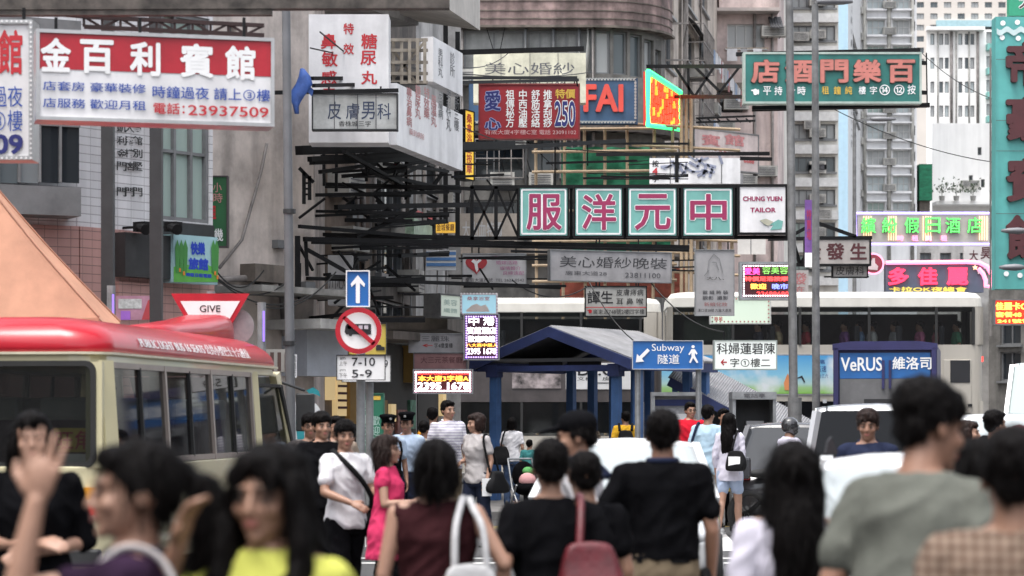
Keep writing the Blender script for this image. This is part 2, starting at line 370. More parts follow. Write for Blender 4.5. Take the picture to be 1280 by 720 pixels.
class Building:
    def __init__(s, name, label, cat, pts, ztop, zbase=0, back=8, group=None, roof=None):
        s.P = [Vector((X(px, D), D)) for px, D in pts]; s.z0, s.z1 = zbase, ztop
        s.root = thing(name, label, cat, (s.P[0].x, s.P[0].y, 0), 0, group); s.loc = Vector((s.P[0].x, s.P[0].y, 0))
        s.back = [s.P[-1]*(1+back/s.P[-1].y), s.P[0]*(1+back/s.P[0].y)]
        s.wins = [[] for _ in s.P[:-1]]; s.nw = 0
    def px(s, i, px, py):
        a = (px-640)/K; p0, p1 = s.P[i], s.P[i+1]; d = (p1-p0); L = d.length
        t = (a*p0.y-p0.x)/(d.x-a*d.y); D = p0.y+t*d.y
        return t*L, Z(py, D), D
    def frame(s, i):
        d = (s.P[i+1]-s.P[i]); return s.P[i], d.normalized(), d.length
    def world(s, i, u, z, out=0):
        p, d, L = s.frame(i); n = Vector((d.y, -d.x)); q = p+d*u+n*out; return Vector((q.x, q.y, z))
    def win_px(s, i, x0, y0, x1, y1, **k):
        u0, z1, _ = s.px(i, x0, y0); u1, _, _ = s.px(i, x1, y0); _, zb, _ = s.px(i, x0, y1)
        s.wins[i].append((u0, zb, u1-u0, z1-zb, k))
    def win(s, i, u, z, w_, h_, **k): s.wins[i].append((u, z, w_, h_, k))
    def build(s, mats, reveal=.15, sidemat=None):
        mats = mats if isinstance(mats, list) else [mats]*len(s.wins)
        for i, ws in enumerate(s.wins):
            p, d, L = s.frame(i); ws = [q for q in ws if q[0] > .02 and q[0]+q[2] < L-.02 and q[1] > s.z0 and q[1]+q[3] < s.z1]
            us = sorted({0, L} | {round(v, 3) for q in ws for v in (q[0], q[0]+q[2])}); zs = sorted({s.z0, s.z1} | {round(v, 3) for q in ws for v in (q[1], q[1]+q[3])})
            mb = MB()
            for a, b in zip(us, us[1:]):
                for c, e in zip(zs, zs[1:]):
                    mu, mz = (a+b)/2, (c+e)/2
                    if any(q[0] < mu < q[0]+q[2] and q[1] < mz < q[1]+q[3] for q in ws): continue
                    mb.quad(*[s.world(i, *t) for t in ((a, c), (b, c), (b, e), (a, e))])
            for q in ws:
                u0, z0, u1, z1 = q[0], q[1], q[0]+q[2], q[1]+q[3]; r = -reveal-.1
                for (a, c), (b, e) in (((u0, z0), (u1, z0)), ((u1, z0), (u1, z1)), ((u1, z1), (u0, z1)), ((u0, z1), (u0, z0))):
                    mb.quad(s.world(i, a, c), s.world(i, b, e), s.world(i, b, e, r), s.world(i, a, c, r))
                mb.quad(*[s.world(i, a, c, r) for a, c in ((u0, z0), (u1, z0), (u1, z1), (u0, z1))])
            mb.build('wall', mats[i], s.root, world=True)
            ang = math.atan2(d.y, d.x)
            for q in ws:
                k = q[4]; gl = k.get('glass') or random.choice([glass_d, glass_m, glass_b, glass_b, glass_c])
                me, mg = window_meshes(q[2], q[3], k.get('nx', 2), k.get('ny', 1), k.get('fr', frame_a), gl, k.get('sill', True))
                o = bpy.data.objects.new('window', me); g = bpy.data.objects.new('pane', mg); link(o); link(g)
                o.parent = s.root; g.parent = o
                o.location = s.world(i, q[0]+q[2]/2, q[1]+q[3]/2, -reveal)-s.loc; o.rotation_euler = (0, 0, ang); s.nw += 1
        sm = sidemat or mats[0]; ring = [Vector((p.x, p.y, 0)) for p in s.P+s.back]; mb = MB(); n = len(ring)
        for i in range(len(s.P)-1, n):
            a, b = ring[i], ring[(i+1) % n]; mb.quad((a.x, a.y, s.z0), (b.x, b.y, s.z0), (b.x, b.y, s.z1), (a.x, a.y, s.z1))
        mb.build('wall', sm, s.root, world=True)
        mb = MB(); mb.add([(p.x, p.y, s.z1) for p in ring], [tuple(range(n))]); mb.add([(p.x, p.y, s.z0+.01) for p in ring], [tuple(range(n-1, -1, -1))])
        mb.build('roof', sm, s.root, world=True)
        return s
    def slab(s, i, u0, u1, z0, z1, out, mat, name='ledge', inn=.0, bevel=0):
        """a box standing proud of segment i"""
        mb = MB(); P = [s.world(i, u, z, o) for z in (z0, z1) for u, o in ((u0, out), (u1, out), (u1, -inn), (u0, -inn))]
        mb.add(P, [(3, 2, 1, 0), (4, 5, 6, 7), (0, 1, 5, 4), (1, 2, 6, 5), (2, 3, 7, 6), (3, 0, 4, 7)])
        return mb.build(name, mat, s.root, world=True, bevel=bevel)
    def slab_px(s, i, x0, y0, x1, y1, out, mat, name='ledge', **k):
        u0, z1, _ = s.px(i, x0, y0); u1, _, _ = s.px(i, x1, y0); _, zb, _ = s.px(i, x0, y1)
        return s.slab(i, u0, u1, zb, z1, out, mat, name, **k)
    def ac(s, i, x, y, wd=.62, out=.42):
        u, z, _ = s.px(i, x, y); mb = MB(); p, d, L = s.frame(i)
        P = lambda u_, z_, o_: s.world(i, u_, z_, o_)
        c = P(u, z, out/2); mb.box(c, (wd, out, .42), math.atan2(d.y, d.x))
        for k in range(5): mb.box(P(u, z-.14+k*.065, out+.006), (wd*.8, .012, .02), math.atan2(d.y, d.x), m=1)
        mb.bar(P(u-.25, z-.24, 0), P(u-.25, z-.24, out), .03, m=1); mb.bar(P(u+.25, z-.24, 0), P(u+.25, z-.24, out), .03, m=1)
        return mb.build('air_conditioner', [ac_m, ink_gry], s.root, world=True)
    def pipe(s, i, pts, r=.05, mat=pipe_m):
        mb = MB(); mb.tube([s.world(i, *s.px(i, x, y)[:2], out=.1) for x, y in pts], r, 8)
        return mb.build('drain_pipe', mat, s.root, world=True, smooth=True)
    def awning(s, i, x0, y0, x1, y1, out, mat):
        u0, z1, _ = s.px(i, x0, y0); u1, _, _ = s.px(i, x1, y0); _, z0, _ = s.px(i, x0, y1); mb = MB()
        n = 10
        top = [s.world(i, u0+(u1-u0)*k/n, z1, .02) for k in range(n+1)]; bot = [s.world(i, u0+(u1-u0)*k/n, z0+.03*(k % 2), out) for k in range(n+1)]
        up = Vector((0, 0, .03))
        mb.loft([[p, p+up] if 0 else [top[k], top[k]+up, bot[k]+up, bot[k]] for k, p in enumerate(top)])
        return mb.build('awning', mat, s.root, world=True)
# ================================================================ ground
mb = MB(); mb.quad((-400, -60, 0), (400, -60, 0), (400, 900, 0), (-400, 900, 0)); mb.build('road', asphalt, kind='structure', loc=(0, 0, 0))
def slab_ground(name, pts, z, mat, kind='structure'):
    mb = MB(); n = len(pts)
    P = [(x, y, .004) for x, y in pts]; Q = [(x, y, z) for x, y in pts]
    mb.add(P+Q, [tuple(range(n, 2*n))]+[(i, (i+1) % n, n+(i+1) % n, n+i) for i in range(n)])
    o = mb.build(name, [mat, kerb_m], kind=kind, loc=(0, 0, 0))
    return o
slab_ground('pavement', [(-40, 27.5), (-3.2, 27.5), (-2.6, 35.5), (.4, 38.2), (3.4, 38.4), (8.5, 40.6), (8.5, 48.5), (-40, 48.5)], .13, paving)
slab_ground('far_pavement', [(-40, 63), (6.5, 63), (8, 66), (16, 84), (40, 180), (40, 260), (-40, 260)], .13, paving)
slab_ground('side_pavement', [(18, 55), (60, 55), (60, 260), (26, 260), (19, 90)], .13, paving)
mb = MB()
for k in range(9):                                            # ladder crossing in front of the island
    x = -2.4+k*1.15
    mb.quad((x, 29.0, .004), (x+.55, 29.0, .004), (x+.75, 33.6, .004), (x+.2, 33.6, .004))
for y in (26.5, 27.4): mb.quad((-3, y, .004), (9, y, .004), (9, y+.18, .004), (-3, y+.18, .004))
mb.build('crossing_stripes', paintw, kind='structure', loc=(0, 0, 0))
mb = MB()
for y in (34.6, 35.0): mb.quad((-2.2, y, .005), (8.5, y+1.4, .005), (8.5, y+1.5, .005), (-2.2, y+.1, .005))
for x in (1.2, 4.9): mb.quad((x, 4, .004), (x+.12, 4, .004), (x+.12, 26, .004), (x, 26, .004))
mb.build('yellow_lines', painty, kind='structure', loc=(0, 0, 0))

# ================================================================ left tiled corner building
tile_w = TILE('white_wall_tile', (.64, .64, .66), (.30, .30, .31), .32, .105, .006)
tile_p = TILE('pink_wall_tile', (.46, .27, .245), (.2, .13, .12), .22, .105, .006, streak=.15)
conc = M('stained_concrete', (.60, .53, .485), .85, var=.2, sc=1.2, streak=.36, bump=.15)
conc_d = M('dark_stained_concrete', (.16, .135, .115), .85, var=.35, sc=1.5, streak=.5)
b = Building('corner_building', 'white tiled building with pink tiled base and steel framed windows', 'building', [(-150, 28.4), (98, 29.5), (266, 31.4)], 13.5)
for x0, x1 in ((200, 262),): b.win_px(1, x0, 12, x1, 274, nx=3, ny=3, fr=frame_a, glass=glass_g, sill=False)
b.win_px(0, -60, 165, -20, 240, nx=2, glass=glass_d, sill=False)
b.build([tile_w, tile_w], reveal=.06)
zb = Z(283, 29.5)
for i in (0, 1):
    L = b.frame(i)[2]; b.slab(i, .003, L-.003, .004, zb, .03, tile_p, 'pink_base')
b.slab_px(1, 194, 276, 264.5, 300, .05, darkgrey, 'spandrel')
# projecting bay with tall panes
bay = b.slab_px(0, -70, 232, 86, 268, .5, frame_a, 'bay_sill')
b.slab_px(0, -70, 22, 86, 60, .5, frame_a, 'bay_head')
for k in range(6):
    x = -66+k*25.5
    b.slab_px(0, x+1.5, 60, x+24, 232, .44, random.choice([glass_d, glass_b, glass_m]), 'bay_pane', inn=-.4)
    b.slab_px(0, x-1.5, 60, x+1.5, 232, .48, frame_a, 'mullion', inn=-.38)
b.slab_px(0, -70, 150, 86, 156, .475, frame_a, 'bay_rail', inn=-.39)
# raised characters on the wall
for cx, st in ((150, '凱利金門'), (160, '大酒樓店'), (170, '賓館別墅')):
    mb = MB(); p, d, L = b.frame(1)
    for k, ch in enumerate(st+'大門'):
        py = 160+k*16; u, z, D = b.px(1, cx, py)
        if k == 4: continue
        vs, fs = text_mesh(ch, .02)
        mb.add([b.world(1, u+a*.085*2, z+c*.11, .03) for a, c in vs], fs)
    mb.build('raised_lettering', darkgrey, b.root, world=True)
b.slab_px(1, 141, 291, 200, 346, .22, darkgrey, 'blank_fascia')
for x in (154, 193):
    u, z, D = b.px(1, x, 285); mb = MB(); p, d, L = b.frame(1)
    mb.box(b.world(1, u, z, .33), (.12, .2, .12), math.atan2(d.y, d.x)); mb.cyl(b.world(1, u-.02, z, .3), b.world(1, u-.1, z-.05, .5), .05, .07); mb.bar(b.world(1, u, z, .0), b.world(1, u, z, .3), .03)
    mb.build('floodlight', steel_blk, b.root, world=True)
b.pipe(1, [(181, 20), (182, 200)], .02, steel_blk)
b.slab_px(1, 143, 352, 193, 395, .08, tile_p, 'shop_front')
# beige neighbour with a blank stained flank
b2 = Building('concrete_building', 'beige stained concrete building with a blank flank beside the tiled block', 'building', [(255, 36), (392, 38.2), (406, 40.8)], 16, back=8)
b2.win_px(0, 284, 28, 296, 40, glass=glass_d, sill=False)
b2.build([conc, conc])
b2.pipe(0, [(327, 180), (320, 215), (296, 300), (268, 335)], .025)
b2.pipe(0, [(266, 350), (300, 348), (345, 352), (350, 420)], .05)
b2.pipe(0, [(266, 360), (310, 362), (340, 366)], .06)
b2.slab_px(0, 300, 330, 340, 352, .3, conc_d, 'meter_box')
for x, y in ((318, 345), (375, 352), (340, 300)): b2.slab_px(0, x, y, x+12, y+10, .12, frame_a, 'junction_box')
b2.slab_px(0, 262, 358, 400, 366, 1.0, M('weathered_canopy', (.3, .29, .27), .8, var=.3, streak=.3), 'shop_canopy')
b2.slab_px(0, 330, 400, 404, 412, 1.1, M('canopy_edge', (.42, .41, .39), .7, var=.2, streak=.3), 'shop_canopy')
b2.slab_px(0, 352, 413, 404, 470, .5, M('grey_shop_fascia', (.36, .38, .42), .6, var=.1, streak=.1), 'shop_fascia')
# dark stepped corner building carrying the billboards
dkwall = M('dark_wall', (.10, .085, .075), .85, var=.4, sc=2, streak=.5)  # dark brown wall colour, mottled and streaked
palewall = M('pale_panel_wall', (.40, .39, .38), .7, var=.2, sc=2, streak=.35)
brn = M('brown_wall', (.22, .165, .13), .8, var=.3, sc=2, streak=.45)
b3 = Building('shop_building', 'dark corner building behind the steel sign frames', 'building', [(384, 40.9), (462, 43), (520, 48), (560, 51), (576, 51)], 13, back=2)
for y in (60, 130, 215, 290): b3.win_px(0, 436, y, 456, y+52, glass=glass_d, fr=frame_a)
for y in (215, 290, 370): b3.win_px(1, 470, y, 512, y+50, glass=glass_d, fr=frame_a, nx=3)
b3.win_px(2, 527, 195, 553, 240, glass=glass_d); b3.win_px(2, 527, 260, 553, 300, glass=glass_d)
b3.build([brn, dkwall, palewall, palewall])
for x in (497, 507, 524, 540, 551): b3.pipe(1 if x < 520 else 2, [(x, 175), (x+1, 300), (x, 420)], .04, random.choice([pipe_m, frame_a]))
for x in (440, 448, 462): b3.pipe(0, [(x, 190), (x, 330)], .04)
for i, x, y in ((1, 476, 205), (1, 492, 285), (2, 545, 250), (1, 500, 352), (0, 425, 300), (0, 420, 230)): b3.ac(i, x, y)
b3.slab_px(1, 462, 395, 519, 412, 1.4, conc_d, 'canopy'); b3.slab_px(0, 386, 415, 458, 425, 1.6, conc_d, 'canopy')
b3.slab_px(0, 418, 425, 460, 600, .02, M('shop_shade', (.04, .035, .03), .8), 'shop_front')  # flat dark slab paints the shade inside the open shop
lit = EM('lit_shop_window', (1, .74, .38), .14, base=(.5, .36, .16))
b3.slab_px(0, 400, 468, 413, 500, .1, lit, 'lit_window'); b3.slab_px(0, 415, 470, 427, 520, .1, lit, 'lit_window'); b3.slab_px(0, 430, 470, 440, 530, .12, M('ochre_panel', (.35, .2, .05), .6), 'poster')
for k in range(5): b3.slab_px(0, 416, 472+k*9, 426, 475+k*9, .13, ink_brn, 'menu_line')
b3.slab_px(1, 503, 425, 519, 478, .3, M('ochre_shop_pillar', (.33, .2, .05), .6), 'ochre_column')
b3.slab_px(2, 548, 488, 552, 520, .1, lit, 'lit_window')
b3.slab_px(1, 464, 428, 518, 600, .02, M('shop_shade', (.04, .035, .03), .8), 'shop_front'); b3.slab_px(2, 521, 430, 547, 600, .02, M('shop_shade', (.04, .035, .03), .8), 'shop_front')  # more dark slabs painting the shade of the shop openings
for x, y, w_, h_, m_ in ((470, 500, 9, 40, M('ochre_panel', (.35, .2, .05), .6)), (484, 505, 6, 22, lit), (492, 512, 12, 30, M('shop_poster', (.3, .12, .1), .6, var=.6, sc=8)), (508, 500, 7, 36, M('shop_poster_green', (.1, .25, .16), .6, var=.5, sc=8))): b3.slab_px(1, x, y, x+w_, y+h_, .08, m_, 'shop_display')
# overhanging pale canopy at the top
b3.slab_px(0, 392, -60, 460, 15, 1.0, palewall, 'balcony')
mb = MB(); a = [W(500, 0, 39), W(562, 12, 39), W(600, 38, 41.5), W(500, 24, 43)]
t = Vector((0, 0, 1.3)); mb.add(a+[p+t for p in a], [(3, 2, 1, 0), (4, 5, 6, 7), (0, 1, 5, 4), (1, 2, 6, 5), (2, 3, 7, 6), (3, 0, 4, 7)])
mb.build('overhang', M('pale_overhang', (.5, .47, .43), .7, var=.12, streak=.2), b3.root, world=True)

# ================================================================ rounded building in the middle
pinkband = M('pink_weathered_band', (.27, .19, .178), .8, var=.4, sc=2.5, streak=.5)
greywall = M('grey_weathered_wall', (.165, .158, .147), .8, var=.3, sc=1.5, streak=.4)
greypanel = M('grey_shutter', (.26, .265, .26), .6, var=.15, streak=.3)
rnd = [(520, 70), (742, 70)]
cx, cy, rr = X(742, 70), 72.2, 2.2
for k in range(1, 7):
    a = R(-90+k*14); x, y = cx+rr*math.cos(a), cy+rr*math.sin(a); rnd.append((640+x/y*K, y))
rnd.append((826, 78))
b4 = Building('rounded_building', 'old grey and pink building with a rounded corner above the bridal signs', 'building', rnd, 17, back=10)
for x0, x1 in ((580, 655), (660, 690), (694, 722), (726, 740)):
    b4.win_px(0, x0, 38, x1, 92, nx=2 if x1-x0 > 20 else 1, glass=greypanel, fr=frame_a, sill=False)
    b4.win_px(0, x0, 166, x1, 225, nx=2, glass=glass_m if x0 > 600 else glass_d, sill=False)
    b4.win_px(0, x0, 250, x1, 300, nx=2, glass=glass_d, sill=False)
    b4.win_px(0, x0, -80, x1, -30, nx=2, glass=glass_d, sill=False)
for i in range(1, 6):
    L = b4.frame(i)[2]; _, z0, _ = b4.px(i, 750, 92); _, z1, _ = b4.px(i, 750, 38)
    b4.win(i, .05, z0, L-.1, z1-z0, nx=1, glass=random.choice([glass_c, glass_b, greypanel]), fr=frame_a, sill=False)
b4.build([greywall]*8)
for i in range(len(b4.wins)-1):
    L = b4.frame(i)[2]
    b4.slab(i, -.045 if i else 1.2, L+.045, Z(33, 70), Z(-22, 70), .22, pinkband, 'parapet_band'); b4.slab(i, -.06 if i else 1.2, L+.06, Z(36, 70), Z(33, 70)-.002, .3, conc_d, 'drip_edge')
    for yy in (2, 14, 24): b4.slab(i, -.05 if i else 1.2, L+.05, Z(yy+1.2, 70), Z(yy, 70), .245, conc_d, 'parapet_joint')
    b4.slab(i, -.1 if i else 1.2, L+.1, Z(166, 70), Z(158, 70), .5, dkwall, 'canopy_ledge'); b4.slab(i, -.17 if i else 1.2, L+.17, Z(320, 70), Z(306, 70), .9, conc_d, 'canopy')
b4.pipe(0, [(734, 10), (735, 60), (732, 95)], .05, M('pale_pipe', (.4, .4, .38)))
b4.pipe(0, [(600, 17), (660, 19), (733, 16)], .03)
for i, x, y in ((0, 592, 98), (7, 808, 72), (7, 812, 100), (7, 820, 32), (0, 640, 175)): b4.ac(i, x, y, .8)
rc = random.Random(11)
laund = [M('laundry_%s' % n_, c_, .8, var=.1) for n_, c_ in (('white', (.5, .5, .52)), ('blue', (.2, .26, .36)), ('red', (.32, .14, .14)), ('grey', (.3, .3, .31)))]
def cage(bb, i, x0, y0, x1, y1, out=.45, mat=None):
    mb = MB(); u0, z1, _ = bb.px(i, x0, y0); u1, _, _ = bb.px(i, x1, y0); _, z0, _ = bb.px(i, x0, y1)
    n = max(3, int((u1-u0)/.3))
    for k in range(n+1): u = u0+(u1-u0)*k/n; mb.bar(bb.world(i, u, z0, out), bb.world(i, u, z1, out), .025)
    for z in (z0, (z0+z1)/2, z1): mb.bar(bb.world(i, u0, z, out), bb.world(i, u1, z, out), .03); mb.bar(bb.world(i, u0, z, 0), bb.world(i, u0, z, out), .03); mb.bar(bb.world(i, u1, z, 0), bb.world(i, u1, z, out), .03)
    mb.build('window_cage', mat or pipe_m, bb.root, world=True)
def laundry(bb, i, x0, x1, y, D_out=.9):
    u0, z, _ = bb.px(i, x0, y); u1, _, _ = bb.px(i, x1, y); mb = MB(); mb.bar(bb.world(i, u0, z, D_out), bb.world(i, u1, z, D_out), .03)
    mb.build('laundry_pole', bamboo0, bb.root, world=True); u = u0+.05
    while u < u1-.3:
        w_ = rc.uniform(.25, .45); h_ = rc.uniform(.4, .75); mb = MB(); mb.box(bb.world(i, u+w_/2, z-h_/2, D_out), (w_, .03, h_), math.atan2(*reversed((bb.P[i+1]-bb.P[i])[:]))); mb.build('laundry', rc.choice(laund), bb.root, world=True); u += w_+rc.uniform(.05, .3)
bamboo0 = M('laundry_bamboo', (.3, .22, .14), .7)
for x0, x1 in ((594, 654), (700, 722)): cage(b4, 0, x0, 176, x1, 224)
for k in range(10): b4.pipe(0, [(rc.uniform(560, 740), rc.choice([-10, 95, 160])), (rc.uniform(560, 740), rc.choice([150, 230, 300]))], .012, steel_blk)
for x in (578, 657, 692, 724, 741): b4.pipe(0, [(x, 36), (x+.5, 160), (x, 310)], .045, rc.choice([pipe_m, frame_a]))
for x, y in ((628, 226), (676, 226), (612, 284), (690, 290), (728, 205), (735, 260)): b4.ac(0, x, y, .7)
# iron window cage on the flank
mb = MB()
for k in range(7): mb.bar(b4.world(7, .8+k*.6, 11.2, .7), b4.world(7, .8+k*.6, 14.5, .7), .04)
for z in (11.2, 12.3, 13.4, 14.5): mb.bar(b4.world(7, .6, z, .7), b4.world(7, 5, z, .7), .05); mb.bar(b4.world(7, .6, z, 0), b4.world(7, .6, z, .7), .05)
mb.build('iron_cage', pipe_m, b4.root, world=True)

# ================================================================ row beyond it, receding to the right
beige = M('beige_render', (.52, .455, .40), .8, var=.2, sc=1, streak=.35)
pinkr = M('pale_pink_render', (.58, .47, .445), .8, var=.14, sc=1, streak=.3)
creamr = M('cream_render', (.62, .60, .55), .8, var=.12, sc=1, streak=.25)
dkawn = M('dark_awning', (.05, .05, .055), .7, var=.3)
b5 = Building('tenement', 'beige tenement with dark awnings receding behind the neon side sign', 'building', [(824, 79.5), (848, 84), (852, 84.2), (896, 97)], 24, back=6)
for y in (-40, 30, 105, 190, 260):
    b5.win_px(2, 856, y, 868, y+44, glass=glass_d, nx=2); b5.win_px(2, 874, y+4, 884, y+46, glass=glass_m, nx=2)
    b5.win_px(0, 829, y, 842, y+50, glass=glass_d, nx=2)
b5.build([beige, conc_d, beige])
for x, y in ((862, 92), (880, 138), (872, 176), (888, 215), (860, 240)): b5.ac(2, x, y, 1.3, .6)
b5.awning(2, 854, 16, 888, 30, .45, dkawn); b5.awning(2, 856, 172, 880, 182, .4, conc_d)
for x in (850, 871): b5.pipe(2, [(x+2, -20), (x+1, 150), (x+2, 320)], .07)
b6 = Building('pink_apartment_block', 'pale pink apartment block with a four pane window above the teal hotel sign', 'building', [(880, 98), (972, 98), (980, 102), (990, 112)], 27, back=6)
b6.win_px(0, 909, 30, 956, 60, nx=4, glass=glass_c, fr=frame_w); b6.win_px(0, 900, 118, 925, 140, nx=2, glass=glass_d)
b6.win_px(0, 905, 235, 940, 262, nx=3, glass=glass_m); b6.win_px(0, 905, -45, 950, -14, nx=3, glass=glass_m)
b6.build([pinkr, pinkr, creamr])
b6.slab_px(0, 892, 14, 972, 18, .9, M('pale_ledge', (.42, .37, .35), .8, var=.15), 'ledge'); b6.slab_px(0, 897, -12, 972, 14, .7, pinkr, 'balcony_front')
b6.slab_px(0, 885, 107, 930, 116, .9, conc_d, 'dark_canopy'); b6.slab_px(0, 885, 142, 940, 200, .3, pinkr, 'bay')
for x, y in ((966, 41), (919, 132), (902, 160), (968, 92)): b6.ac(0, x, y, 1.0, .5)
b6.awning(0, 960, 22, 976, 40, 1.0, dkawn)
b6.pipe(0, [(888, 0), (889, 180), (890, 330)], .07)
b7 = Building('cream_apartment_block', 'cream apartment block with long window bands behind the lamp posts', 'building', [(975, 118), (1048, 118)], 32, back=8)
for y in range(-50, 330, 41): b7.win_px(0, 990, y, 1018, y+19, nx=3, glass=random.choice([glass_c, glass_b, glass_g])); b7.win_px(0, 1024, y, 1044, y+19, nx=2, glass=random.choice([glass_c, glass_b]))
b7.build(creamr)
for y in range(-50, 330, 41): b7.slab_px(0, 976, y+27, 1047, y+38, .35, frame_w, 'balcony_band')
for k in range(5): b7.ac(0, 1000+k*7, 47+k*55, .8)
lblue = M('light_blue_tile', (.42, .60, .72), .5, var=.06, streak=.08)
b8 = Building('blue_tower', 'light blue narrow tower with a white lettered edge behind the lamp post', 'building', [(1044, 132), (1060, 132), (1076, 150)], 40, back=10)
b8.win_px(1, 1066, 40, 1073, 60); b8.win_px(1, 1066, 120, 1073, 140)
b8.build([lblue, M('white_edge', (.62, .62, .62), .7, var=.05, streak=.15)])
mb = MB()
for st, y0 in (('公明大廈', 12), ('五十二號', 138)):
    for k, c in enumerate(st):
        u, z, D = b8.px(1, 1064, y0+k*14); vs, fs = text_mesh(c, .02); mb.add([b8.world(1, u+a*1.2, z+q*.42, .04) for a, q in vs], fs)
mb.build('wall_lettering', ink_gry, b8.root, world=True)
glass_p = GLASS('pale_glass', (.42, .47, .48), rough=.2)
wtile = M('white_tower_tile', (.72, .72, .73), .6, var=.06, sc=.6, streak=.12)
b9 = Building('residential_tower', 'tall white residential tower with stacked bay windows', 'building', [(1060, 150), (1080, 150), (1146, 150)], 60, back=14)
for r in range(-1, 9):
    y = -8+r*32.6
    for x0, x1 in ((1084, 1106), (1116, 1137)): b9.win_px(1, x0, y, x1, y+19, nx=3, ny=2, glass=random.choice([glass_p, glass_c, glass_p, glass_g]), fr=frame_w, sill=False)
    b9.win_px(0, 1066, y+6, 1076, y+18, nx=2, glass=glass_m, sill=False)
    b9.win_px(1, 1108.5, y+3, 1113.5, y+10, nx=1, glass=glass_d, sill=False)
    b9.win_px(1, 1139.5, y+2, 1144, y+14, nx=1, glass=glass_m, sill=False)
b9.build([wtile, wtile])
for r in range(-1, 9):
    y = -8+r*32.6
    for x0, x1 in ((1082.5, 1107.5), (1114.5, 1138.5)):
        b9.slab_px(1, x0, y+19.5, x1, y+22, .35, wtile, 'bay_sill'); b9.slab_px(1, x0, y-2, x1, y-.5, .35, wtile, 'bay_hood')
    b9.ac(1, 1111, y+15, .8)
w2 = M('bright_white_render', (.80, .79, .77), .8, var=.05, sc=.5, streak=.1)
b10 = Building('white_block', 'white older block with pairs of narrow windows', 'building', [(1158, 200), (1228, 200), (1232, 200), (1262, 200)], Z(37, 200), back=14)
for r in range(4):
    y = 42+r*30
    for x in (1163, 1174, 1181, 1198, 1206, 1213): b10.win_px(0, x, y, x+5, y+14, nx=1, glass=random.choice([glass_b, glass_c, glass_p]), sill=False)
    b10.win_px(2, 1233, y-2, 1245, y+12, nx=2, glass=glass_c, sill=False)
b10.build([w2, w2, w2])
b10.slab_px(0, 1157, 35, 1229, 39, .8, w2, 'cornice')
for r in range(4): b10.slab_px(2, 1232, 44+30*r+12, 1246, 44+30*r+20, .8, teal_s, 'teal_balcony')
for x in (1189, 1222): b10.pipe(0, [(x, 40), (x, 155)], .12, pipe_m)
b11 = Building('plain_block', 'low white block with a blank wall and three small windows', 'building', [(1165, 160), (1246, 160)], Z(154, 160), back=14)
for x, y in ((1222, 184), (1211, 219), (1226, 224)): b11.win_px(0, x, y, x+5, y+10, nx=1, glass=glass_d, sill=False)
for x, y in ((1180, 318), (1195, 322)): b11.win_px(0, x, y-25, x+7, y-12, nx=1, glass=glass_d, sill=False)
b11.build(w2)
b11.pipe(0, [(1241, 160), (1240, 300)], .1); b11.ac(0, 1212, 230, 1.2)
b11.slab_px(0, 1165, 254, 1246, 258, 1.6, w2, 'roof_slab')
b12 = Building('distant_apartment_block', 'pale distant apartment block closing the street at the top', 'building', [(1120, 330), (1300, 330)], 100, back=20)
for r in range(0, 9):
    for x in range(1146, 1250, 17): b12.win_px(0, x, -40+r*14.2, x+9, -33+r*14.2, nx=2, glass=random.choice([glass_b, glass_c]), sill=False)
b12.build(M('pale_orange_render', (.60, .55, .50), .8, var=.06, sc=.3))
b12.slab_px(0, 1170, 26, 1246, 34, .5, M('aqua_band', (.35, .52, .56), .7), 'aqua_band')
b13 = Building('shop_house', 'grey shop house behind the neon karaoke signs', 'building', [(1146, 96), (1248, 96)], Z(300, 96), back=6)
for x in (1150, 1175, 1200, 1222): b13.win_px(0, x, 316, x+14, 338, glass=glass_m)
b13.build(palewall)
b14 = Building('street_end_building', 'dim building at the right edge beyond the buses', 'building', [(1236, 88), (1400, 84)], 6.2, back=8)
for y in (395, 440):
    for x in (1250, 1290, 1330): b14.win_px(0, x, y, x+26, y+36, glass=glass_d)
b14.build(greywall)
for y in (30, 105, 190):
    cage(b5, 2, 855, y, 869, y+46, .7); 
for y in (62, 150, 238): laundry(b5, 2, 853, 892, y, 1.1)
cage(b6, 0, 905, 232, 942, 264, .5); laundry(b6, 0, 905, 958, 64, .8); laundry(b6, 0, 898, 930, 216, .8)
for x, y in ((930, 225), (955, 215), (948, 250), (895, 285)): b6.ac(0, x, y, 1.0, .5)
for x in (943, 965): b6.pipe(0, [(x, -20), (x, 330)], .06)
for r in range(9):
    y = -8+r*32.6
    b9.ac(0, 1069, y+22, .9)
for x in (1080.5, 1111, 1140): b9.pipe(1, [(x, -60), (x, 330)], .12, ac_m)
for x in (1172, 1195, 1211): b10.pipe(0, [(x, 40), (x, 155)], .06, ac_m)
for y in range(-50, 330, 41): b7.ac(0, 1021, y+12, .8)
